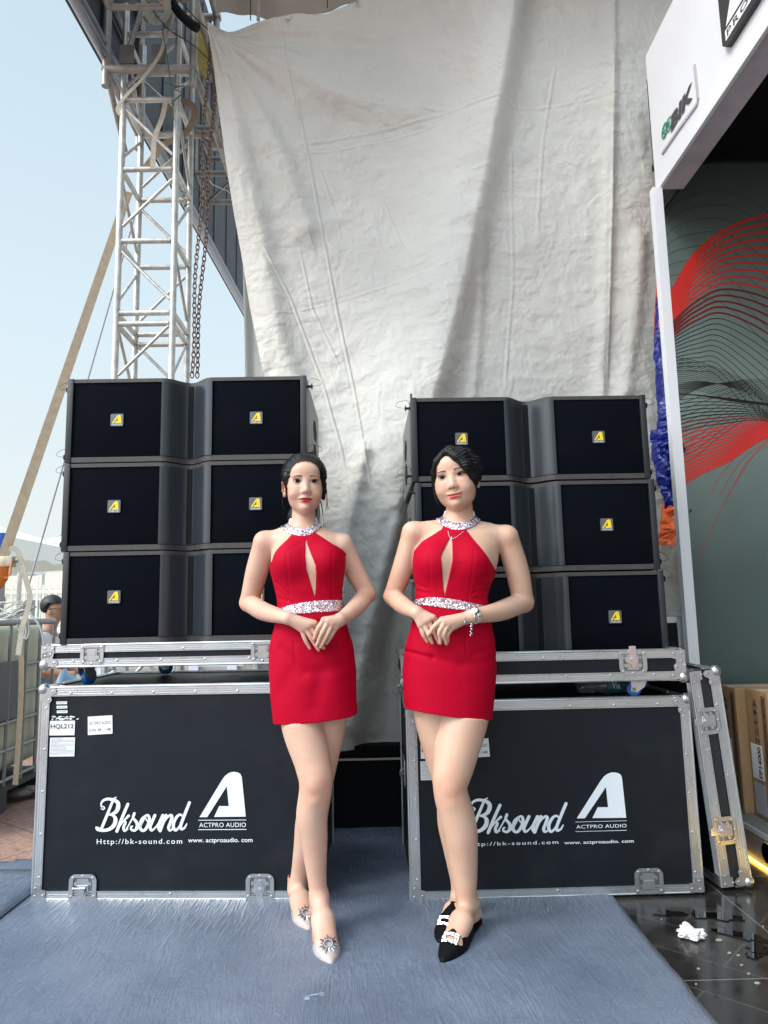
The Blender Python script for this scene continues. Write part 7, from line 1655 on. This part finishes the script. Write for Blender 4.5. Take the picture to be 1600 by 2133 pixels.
W1 = dict(Y=2.70, cx=648, label='woman in red halter dress and clear heels, dark hair tied back', span=(494, 787), cutpx=1100,
    torso=[(1106, 590, 676, .050, .05, .012), (1120, 574, 698, .070, .058, .01), (1145, 567, 711, .084, .066, .005), (1172, 565, 717, .092, .074, 0), (1190, 566, 716, .092, .078, 0), (1216, 573, 713, .084, .080, 0), (1247, 580, 711, .078, .080, 0), (1266, 581, 712, .080, .082, 0), (1300, 574, 720, .088, .092, 0), (1345, 563, 733, .092, .106, .004), (1400, 564, 738, .090, .106, .008), (1440, 572, 732, .084, .098, .008)],
    neckbase=(632, 1101), neckr=.94, head=(634, 1011.5), hdy=.006, yaw=9, pitch=0, roll=0.5, scale=.985, jaw=.92, cheek=1.0, smile=.35, mouth=.0255, brow=(.11, .065, .045), lip=(.40, .012, .030), wing=.0015, lid=1.0,
    sh=[(552, 1127, 2.712), (712, 1132, 2.712)], shr=(.041, .040), bust=[(605, 1170, 2.645), (680, 1170, 2.645)], bustr=(.050, .050, .052),
    arms=[[(551, 1129, 2.712, .041), (536, 1188, 2.745, .044), (519, 1255, 2.775, .036), (548, 1273, 2.69, .035), (578, 1282, 2.62, .028), (599, 1287, 2.578, .0225)],
          [(713, 1134, 2.712, .040), (737, 1185, 2.74, .039), (764, 1237, 2.76, .034), (744, 1262, 2.68, .033), (724, 1280, 2.62, .027), (708, 1291, 2.575, .0225)]],
    hands=[((602, 1288, 2.575), [(655, 1298, 2.568), (645, 1302, 2.565), (637, 1307, 2.568), (629, 1312, 2.574)],
            [[(655, 1298, 2.572), (667, 1313, 2.574), (676, 1332, 2.580)], [(645, 1303, 2.570), (660, 1325, 2.574), (675, 1350, 2.584)], [(636, 1308, 2.570), (649, 1330, 2.574), (664, 1354, 2.584)], [(628.5, 1313, 2.576), (636, 1333, 2.578), (645.5, 1351, 2.586)]],
            [(615, 1290, 2.585), (635, 1292, 2.590), (652, 1300, 2.592)]),
           ((708, 1291, 2.568), [(675, 1291, 2.545), (684, 1294, 2.540), (692, 1300, 2.543), (699, 1307, 2.552)],
            [[(675, 1291, 2.547), (663, 1309, 2.545), (654, 1331, 2.556)], [(684, 1295, 2.542), (671, 1319, 2.542), (660, 1344, 2.556)], [(692, 1301, 2.545), (681, 1324, 2.546), (668, 1348, 2.560)], [(699.5, 1308, 2.556), (690, 1325, 2.556), (680, 1341, 2.566)]],
            [(694, 1291, 2.570), (682, 1300, 2.575), (672, 1310, 2.580)])],
    legs=[[(628, 1440, 2.70, .088), (631, 1512, 2.675, .0765), (650, 1585, 2.645, .0640), (658, 1635, 2.625, .0580), (650, 1700, 2.640, .0560), (654, 1745, 2.650, .0485), (659.5, 1819, 2.660, .0345), (663, 1855, 2.662, .0305)],
          [(686, 1440, 2.72, .082), (681, 1512, 2.735, .0700), (670, 1590, 2.765, .0580), (662, 1640, 2.785, .0520), (645, 1710, 2.83, .0530), (636, 1762, 2.86, .0440), (626, 1812, 2.895, .0340), (620, 1838, 2.905, .0310)]],
    feet=[((665, 1872, 2.662), (691, 2006), .045), ((618, 1852, 2.915), (645, 1936), .045)], hh=.045, shoe='clear', shoemat=CLEAR,
    bodice=[(608, 1100), (606, 1112), (596, 1124), (583, 1137), (575, 1146), (569, 1156), (565.5, 1168), (540, 1184), (540, 1300), (745, 1300), (745, 1166), (718, 1149), (716, 1146), (706, 1139), (691, 1131), (670, 1117), (656, 1108), (654, 1100)],
    bodice_back=[(540, 1225), (745, 1225), (745, 1300), (540, 1300)],
    keyhole=[(636, 1121), (636.5, 1158), (639, 1186), (647.5, 1216), (656, 1246), (657.5, 1223), (659.5, 1193), (658, 1177), (647, 1151), (639.5, 1132)],
    band=[(560, 1275), (581, 1267), (600, 1261), (630, 1255), (656, 1251.5), (690, 1249.5), (730, 1249.5), (730, 1272), (700, 1273.5), (656, 1276), (620, 1280), (590, 1287), (560, 1294)],
    folds=((598, 1150, 604, 1258, .0014, .0035), (693, 1150, 690, 1250, .0014, .0035), (575, 1212, 598, 1240, .003, .006), (577, 1228, 600, 1252, .003, .006), (580, 1246, 612, 1258, .0025, .005), (712, 1225, 694, 1240, .003, .007), (712, 1240, 690, 1247, .0025, .005), (640, 1122, 600, 1150, .0015, .010)),
    collar=([(585, 1082), (592, 1094), (604, 1103), (618, 1108), (633, 1110), (646, 1106), (656, 1098), (663, 1086)], .0150),
    skirt=[(1262, 581, 713, .086, .086), (1300, 572.5, 721.5, .096, .096), (1345, 560.5, 735.5, .102, .112), (1400, 560, 742, .106, .114), (1445, 562.5, 743, .108, .110), (1500, 569, 745, .108, .104)], hem=((570, 1511), (746, 1493)), slits=None, warp=warp1,
    skin=skin_mat('light_skin', (.645, .425, .325)))
W2 = dict(Y=2.66, cx=940, label='smiling woman in red halter dress, black mules and silver watch, hair pinned up', span=(796, 1118), cutpx=1094,
    torso=[(1098, 905, 1012, .055, .052, .012), (1112, 885, 1036, .070, .058, .01), (1140, 865, 1040, .088, .066, .005), (1172, 862, 1037, .098, .076, 0), (1195, 863, 1031, .098, .08, 0), (1228, 868, 1016, .090, .082, 0), (1250, 867, 1012, .086, .084, 0), (1268, 865, 1016, .088, .086, 0), (1300, 858, 1023, .094, .094, 0), (1350, 845, 1032, .100, .110, .004), (1400, 842, 1031, .098, .110, .006), (1440, 846, 1026, .092, .104, .006)],
    neckbase=(957, 1090), neckr=1.06, head=(949, 998.5), hdy=.004, yaw=-17, pitch=2, roll=-7.5, scale=1.045, jaw=1.05, cheek=1.08, smile=1.0, mouth=.0290, brow=(.075, .052, .042), lip=(.56, .075, .06), wing=.004, lid=.88,
    sh=[(861, 1107, 2.672), (1054, 1116, 2.672)], shr=(.041, .043), bust=[(905, 1170, 2.600), (985, 1170, 2.600)], bustr=(.054, .052, .054),
    arms=[[(860, 1109, 2.672, .040), (840, 1180, 2.70, .040), (818, 1242, 2.735, .034), (838, 1260, 2.65, .033), (855, 1270, 2.59, .027), (867, 1275, 2.545, .0225)],
          [(1055, 1119, 2.672, .045), (1077, 1188, 2.70, .0450), (1090, 1254, 2.725, .040), (1045, 1272, 2.64, .037), (1005, 1281, 2.57, .028), (983, 1284, 2.530, .0235)]],
    hands=[((869, 1277, 2.540), [(902, 1286, 2.528), (892, 1291, 2.524), (883, 1296, 2.527), (875.5, 1302, 2.533)],
            [[(903, 1286, 2.532), (910, 1301, 2.536), (912, 1318, 2.544)], [(892, 1292, 2.530), (904, 1315, 2.532), (914, 1339, 2.542)], [(883, 1297, 2.530), (892, 1319, 2.530), (900.5, 1339, 2.540)], [(875.5, 1303, 2.536), (881, 1321, 2.534), (890, 1337, 2.542)]],
            [(880, 1276, 2.545), (895, 1282, 2.55), (908, 1290, 2.555)]),
           ((977, 1285, 2.528), [(921, 1291, 2.502), (928, 1296, 2.497), (936, 1301, 2.499), (943, 1307, 2.507)],
            [[(920, 1291, 2.504), (905, 1305, 2.502), (892, 1323, 2.514)], [(927, 1297, 2.499), (916, 1315, 2.494), (917.5, 1340, 2.512)], [(935, 1301, 2.501), (925, 1320, 2.496), (930, 1341, 2.514)], [(942, 1307, 2.509), (933, 1322, 2.504), (932.5, 1338, 2.518)]],
            [(962, 1284, 2.54), (945, 1292, 2.545), (930, 1302, 2.545)])],
    legs=[[(970, 1440, 2.66, .096), (965, 1500, 2.645, .0890), (947, 1585, 2.615, .0740), (938, 1641, 2.598, .0590), (952, 1700, 2.610, .0625), (960, 1742, 2.618, .0600), (968, 1820, 2.632, .0440), (970, 1862, 2.635, .0360)],
          [(908, 1440, 2.67, .088), (906, 1500, 2.68, .0720), (926, 1600, 2.71, .0580), (938, 1650, 2.725, .0520), (940, 1715, 2.745, .0500), (948, 1770, 2.755, .0420), (957, 1832, 2.765, .0330), (958, 1862, 2.768, .0310)]],
    feet=[((979, 1880, 2.655), (921, 2002), .025), ((960, 1876, 2.770), (915, 1962), .025)], hh=.028, shoe='mule', shoemat=VELV,
    bodice=[(928, 1088), (922, 1100), (905, 1111), (881, 1125), (868, 1140), (861, 1149), (830, 1156), (830, 1290), (1060, 1290), (1060, 1192), (1034, 1185), (1022, 1172), (1014, 1160), (991, 1129.5), (973, 1102.5), (968, 1088)],
    bodice_back=[(830, 1225), (1060, 1225), (1060, 1290), (830, 1290)],
    keyhole=[(942.5, 1112), (930, 1134), (920, 1152), (916.5, 1162), (919.5, 1188), (922.5, 1218), (925.5, 1243), (929, 1225), (934.7, 1200), (941, 1169), (942, 1134)],
    band=[(850, 1250), (866, 1248.5), (896, 1243.5), (920, 1245), (946, 1249), (980, 1255), (1013, 1261.5), (1035, 1266), (1035, 1284), (1013, 1278), (975, 1272), (934, 1268.5), (900, 1263.5), (881, 1261), (850, 1262)],
    folds=((893, 1150, 896, 1240, .0014, .0035), (985, 1150, 976, 1252, .0014, .0035), (1018, 1212, 992, 1222, .004, .006), (1016, 1228, 985, 1234, .004, .006), (1014, 1242, 990, 1246, .003, .005), (868, 1215, 888, 1225, .003, .006), (868, 1230, 890, 1236, .003, .006), (1030, 1192, 1000, 1205, .003, .008)),
    collar=([(916, 1066), (921, 1080), (930, 1090), (943, 1096), (957, 1097.5), (972, 1094.5), (985, 1087.5), (997, 1077), (1003, 1070)], .0140),
    skirt=[(1258, 865, 1014, .094, .092), (1300, 857, 1024, .100, .100), (1350, 842.5, 1034.5, .106, .114), (1400, 839, 1034.5, .110, .116), (1445, 840, 1031, .110, .112), (1495, 846, 1026, .108, .106)], hem=((845, 1478), (1026, 1502)), slits=None, warp=warp2,
    skin=skin_mat('warm_light_skin', (.645, .43, .32)))
w1, org1, fr1, hp1, body1 = build_woman(W1)
w2, org2, fr2, hp2, body2 = build_woman(W2)

# hair
def hair_solid(name, par, org, frame, prims, streak, h=.0022, lo=(-.13, -.13, -.30), hi=(.13, .19, .17)):
    o, R, sc = frame
    def fn(P, near=None):
        Q = (P-o)@R/sc; nr = None if near is None else ((near[0]-o)@R/sc, near[1]/sc); return (field(prims, Q, nr)+streak(Q))*sc
    cs = np.array([[(lo, hi)[i][0], (lo, hi)[j][1], (lo, hi)[k_][2]] for i in (0, 1) for j in (0, 1) for k_ in (0, 1)])*sc@R.T+o
    return solid_obj(name, fn, cs.min(0), cs.max(0), h, HAIR, par, org)
def streak1(Q):
    a = np.arctan2(Q[:, 0], Q[:, 2]-.02); return .0019*np.sin(a*21+2.5*np.sin(Q[:, 1]*24))+.0009*np.sin(a*53+Q[:, 1]*20)+.0022*np.sin(a*7+1)*(Q[:, 2] > .06)
H1 = [ell((0, .024, .043), (.0900, .102, .0905), .01), ell((0, .060, -.010), (.072, .062, .070), .03),
      ell((0, -.098, -.050), (.0665, .072, .100), .010, sub=True), ell((0, -.10, .030), (.046, .060, .046), .016, sub=True), ell((0, -.06, -.10), (.12, .075, .075), .012, sub=True),
      ell((-.088, -.006, -.024), (.030, .032, .034), .006, sub=True), ell((.074, .004, -.016), (.014, .026, .040), .012)]
H1 += chain_([(0, .125, .01), (-.012, .135, -.05), (-.028, .120, -.11), (-.030, .105, -.18)], [.030, .032, .030, .016], .02)+chain_([(.01, .13, -.02), (.030, .120, -.10), (.040, .105, -.17)], [.025, .022, .010], .02)
hair_solid('hair', w1, org1, fr1, H1, streak1)
def to_world(frame, org, pts): o, R, sc = frame; return [tuple((V3(p)*sc)@R.T+o-org) for p in pts]
rg = np.random.default_rng(5)
def on_head(frame_hp, x, z, lift, y0=-.13):
    ts = np.linspace(y0, .10, 120); P = np.stack([np.full(120, x), ts, np.full(120, z)], 1); D = field(frame_hp, P); i = int(np.argmax(D < 0)); return (x, ts[i]-lift if D[i] < 0 else .0, z)
def comb(par, org, frame, prims, starts, ends, mids, r, n=11, lift=.0006, seed=1):
    """single hairs laid over the hair form from starts to ends"""
    o, R, sc = frame; rg_ = np.random.default_rng(seed); t = np.linspace(0, 1, n)[:, None]; Ls = []
    for a, m_, e in zip(starts, mids, ends): a, m_, e = V3(a), V3(m_), V3(e); Ls.append(a*(1-t)**2+2*m_*t*(1-t)+e*t*t+rg_.normal(0, .0012, (1, 3)))
    P = np.concatenate(Ls)
    for it in range(7):
        d = field(prims, P); g = np.stack([field(prims, P+e) for e in np.eye(3)*.001], 1)-d[:, None]; g /= .001; P = P-g*((d-lift)/((g*g).sum(1)+1e-6))[:, None].clip(-.02, .02)
    P = P.reshape(-1, n, 3); return [[tuple(q) for q in (c*sc)@R.T+o-org] for c in P]
cv = []
st, md, en = [], [], []
for k_ in range(230):
    a = rg.uniform(-1.75, 1.75); zz, xx = .030+.058*math.cos(a), .066*math.sin(a); st.append((xx, -.075+.05*abs(a)**1.6*.4, zz)); md.append((xx*1.45, -.01, .060+.085*math.cos(a*.8))); en.append((rg.normal(0, .012), .125, .005+rg.normal(0, .012)))
cv += comb(w1, org1, fr1, H1, st, en, md, .0009)
for k_ in range(60):      # short baby hairs at the hairline
    a = rg.uniform(-1.2, 1.2); q0 = on_head(hp1, .064*math.sin(a), .030+.052*math.cos(a), .0004); cv.append(to_world(fr1, org1, [q0, (q0[0]*1.06, q0[1]+.004, q0[2]+.010), (q0[0]*1.12, q0[1]+.014, q0[2]+.018)]))
for s, xs_ in ((1, .078), (1, .080), (-1, -.078)):
    for k_ in range(4): cv.append(to_world(fr1, org1, [(xs_, -.03+rg.uniform(-.01, .01), .02), (xs_*1.06, -.035, -.02), (xs_*1.10, -.03+rg.uniform(-.01, .01), -.06-rg.uniform(0, .03)), (xs_*1.08+rg.uniform(-.01, .01), -.02, -.09-rg.uniform(0, .02))]))
for k_ in range(8): x = .070+rg.uniform(-.008, .01); cv.append(to_world(fr1, org1, [(x*.9, .06, -.05), (x, .055, -.10), (x*.98+rg.uniform(-.008, .008), .05, -.15), (x*.95, .04, -.17-rg.uniform(0, .02))]))
bb = []
for k_ in range(260):     # soft brown roots along the hairline
    a = rg.uniform(-1.45, 1.45); f = rg.uniform(-.006, .003); q0 = on_head(hp1, (.060+f)*math.sin(a), .034+(.046+f)*math.cos(a), .0003); bb.append(to_world(fr1, org1, [q0, (q0[0]*1.05+rg.normal(0, .001), q0[1]+.002, q0[2]+.007), (q0[0]*1.12, q0[1]+.008, q0[2]+.015), (q0[0]*1.20, q0[1]+.020, q0[2]+.020)]))
strands(w1, bb, .00045, mat('brown_roots', (.05, .03, .02), .5), 'baby_hair')
strands(w1, cv[::2], .0010); strands(w1, cv[1::2], .0009, HAIR2)
def streak2(Q):
    a = np.arctan2(Q[:, 0]+.01, Q[:, 2]-.03); return .0012*np.sin(a*42+4*np.sin(Q[:, 1]*26))+.0007*np.sin(a*97)
H2 = [ell((.002, .022, .036), (.086, .100, .086), .01), ell((0, .058, -.012), (.068, .062, .070), .03),
      ell((-.008, -.100, -.040), (.058, .064, .108), .008, sub=True), ell((0, -.06, -.10), (.12, .075, .070), .012, sub=True), ell((.090, .010, -.030), (.024, .018, .026), .008, sub=True)]
# side falls from the parting
H2 += chain_([(-.004, -.078, .092), (.030, -.090, .066), (.058, -.082, .030), (.072, -.055, -.008), (.076, -.022, -.032)], [.012, .016, .017, .015, .007], .012)
H2 += chain_([(.010, -.070, .100), (.050, -.072, .072), (.078, -.045, .025), (.084, -.008, -.015)], [.014, .020, .018, .010], .016)
H2 += chain_([(-.012, -.078, .090), (-.042, -.078, .064), (-.064, -.062, .028), (-.0715, -.046, -.012), (-.070, -.044, -.050), (-.064, -.046, -.078)], [.010, .012, .010, .0075, .005, .002], .010)
H2 += [ell((.030, .100, .070), (.050, .045, .046), .02), ell((.058, .098, .030), (.034, .035, .040), .02), ell((-.005, .09, .098), (.040, .035, .030), .02), ell((.062, .085, .070), (.026, .026, .022), .012), ell((.045, .075, .105), (.024, .022, .016), .012), ell((.02, .055, .118), (.022, .02, .012), .01)]
hair_solid('hair', w2, org2, fr2, H2, lambda Q: streak2(Q)+.002*np.sin(Q[:, 0]*150+Q[:, 2]*90)*(Q[:, 1] > .07))
cv = []; st, md, en = [], [], []
for k_ in range(170):    # right of the parting, sweeping down to the ear and round to the bun
    v = rg.uniform(0, 1); st.append((.0, -.080+.11*v, .098+.02*v)); md.append((.080, -.085+.10*v, .070)); en.append((.082-.02*rg.random(), -.010+.09*rg.random(), -.02+.05*rg.random()))
for k_ in range(110):
    v = rg.uniform(0, 1); st.append((-.008, -.076+.11*v, .098+.02*v)); md.append((-.085, -.060+.10*v, .065)); en.append((-.072, -.035+.10*v, -.02-.02*rg.random()))
cv += comb(w2, org2, fr2, H2, st, en, md, .0009, seed=2)
for k_ in range(22): 
    f = rg.uniform(-1, 1); cv.append(to_world(fr2, org2, [(.004, -.082-.004*f, .096), (.034+.010*f, -.100, .064+.012*f), (.062+.010*f, -.094, .024+.012*f), (.074+.010*f, -.066, -.018+.010*f), (.080+.006*f, -.03, -.045+.01*f)]))
for k_ in range(12):
    f = rg.uniform(-1, 1); cv.append(to_world(fr2, org2, [(-.014, -.084, .094), (-.046-.004*f, -.088, .060+.006*f), (-.070-.003*f, -.070, .018), (-.0775-.002*f, -.052, -.030), (-.072-.003*f, -.050, -.085+.01*f)]))
for k_ in range(30):
    a = rg.uniform(0, 2*PI); c = V3((.035, .09, .08)); d = V3((math.cos(a)*.05, rg.uniform(-.02, .02), math.sin(a)*.045)); e_ = rg.normal(0, .010, 3); cv.append(to_world(fr2, org2, [tuple(c+d*.7), tuple(c+d*1.0+e_*.5), tuple(c+d*1.25+e_)]))
strands(w2, cv[::2], .0010); strands(w2, cv[1::2], .0009, HAIR2)
# jewellery of the right woman
def J2(q): return V3(atY(*q))-org2
wc = J2((983, 1284, 2.532)); ax = J2((1005, 1281, 2.57))-wc; ax /= np.linalg.norm(ax)
def ring_on(b, c, axis, rx, rr, n=26, mod=None):
    axis = V3(axis); u = np.cross(axis, (0, 0, 1.0)); u /= np.linalg.norm(u); v = np.cross(axis, u)
    pts = [tuple(c+u*rx*math.cos(2*PI*i/n)+v*rx*math.sin(2*PI*i/n)) for i in range(n+1)]; tube(b, pts, rr, 6, False); return pts, u, v
watch = link(bpy.data.objects.new('wrist_watch', None)); watch.parent = w2; watch.location = tuple(wc+ax*.012)
b = NB()
for k_ in range(5): ring_on(b, ax*(-.007+k_*.0035), ax, .0262, .0024, 30)
obj('watch_band', b, SILV, watch, True, 40)
b = NB(); dn = V3((-.05, -.75, .66)); dn /= np.linalg.norm(dn); cc = dn*.0290; tube(b, [tuple(cc-dn*.003), tuple(cc+dn*.003), tuple(cc+dn*.0045)], [.0155, .0155, .013], 24); obj('watch_case', b, CRYS, watch, True, 35)
b = NB(); tube(b, [tuple(cc+dn*.0046), tuple(cc+dn*.0050)], .0105, 20); wf = obj('watch_face', b, mat('watch_dial', (.7, .72, .74), .3), watch)
b = NB(); u_ = np.cross(dn, (0, 0, 1.0)); u_ /= np.linalg.norm(u_); v_ = np.cross(u_, dn)
tube(b, [tuple(cc+dn*.0053), tuple(cc+dn*.0053+v_*.006)], .0006, 4); tube(b, [tuple(cc+dn*.0053), tuple(cc+dn*.0053+u_*.005+v_*.002)], .0006, 4); obj('watch_hands', b, INK, wf)
brc = link(bpy.data.objects.new('charm_bracelet', None)); brc.parent = w2; brc.location = tuple(wc-ax*.012)
b = NB(); ring_on(b, V3((0, 0, -.003)), ax+V3((.25, 0, -.1)), .0262, .0014, 30); obj('bracelet_ring', b, SILV, brc, True, 40)
b = NB()
for k_, (dx, dz, r_) in enumerate(((.002, -.026, .0042), (.001, -.034, .0052), (.002, -.043, .0046), (-.002, -.051, .0034), (.001, -.058, .0042), (-.003, -.064, .0036), (-.020, -.006, .0028), (-.020, -.015, .0034), (-.021, -.020, .0030))):
    sphere(b, (dx, -.026, dz), r_, 8, 6, (1, .7, 1))
obj('charm', b, CRYS, brc, True, 40)
b = NB(); rp = J2((930, 1311, 2.4975)); ring_on(b, rp, J2((925, 1320, 2.496))-J2((935, 1301, 2.501)), .0096, .0010, 20) if False else None
rd = J2((925, 1320, 2.496))-J2((935, 1301, 2.501)); rd /= np.linalg.norm(rd); ring_on(b, rp, rd, .0094, .0010, 20); sphere(b, tuple(rp+V3((-.001, -.0100, .002))), .0026, 8, 6)
obj('finger_ring', b, mat('pale_gold', (.75, .62, .42), .2, 1.0), w2, True)
b = NB(); pts = [J2(q) for q in ((931, 1098, 2.578), (936, 1107, 2.568), (940, 1113, 2.562), (948, 1111, 2.562), (958, 1106, 2.568), (968, 1101, 2.578))]
def snap(p, lift=.006):
    p = V3(p)+org2
    for it in range(12):
        d = float(body2(p[None])[0]); g = np.array([float(body2((p+e)[None])[0])-d for e in np.eye(3)*.001])/.001; p = p-g/(g@g+1e-9)*(d-lift)
    return tuple(p-org2)
pts = [snap(p) for p in smoothpts(pts, 3)]; tube(b, pts, .0008, 5); sphere(b, pts[7], .0035, 8, 6); obj('necklace', b, SILV, w2, True)
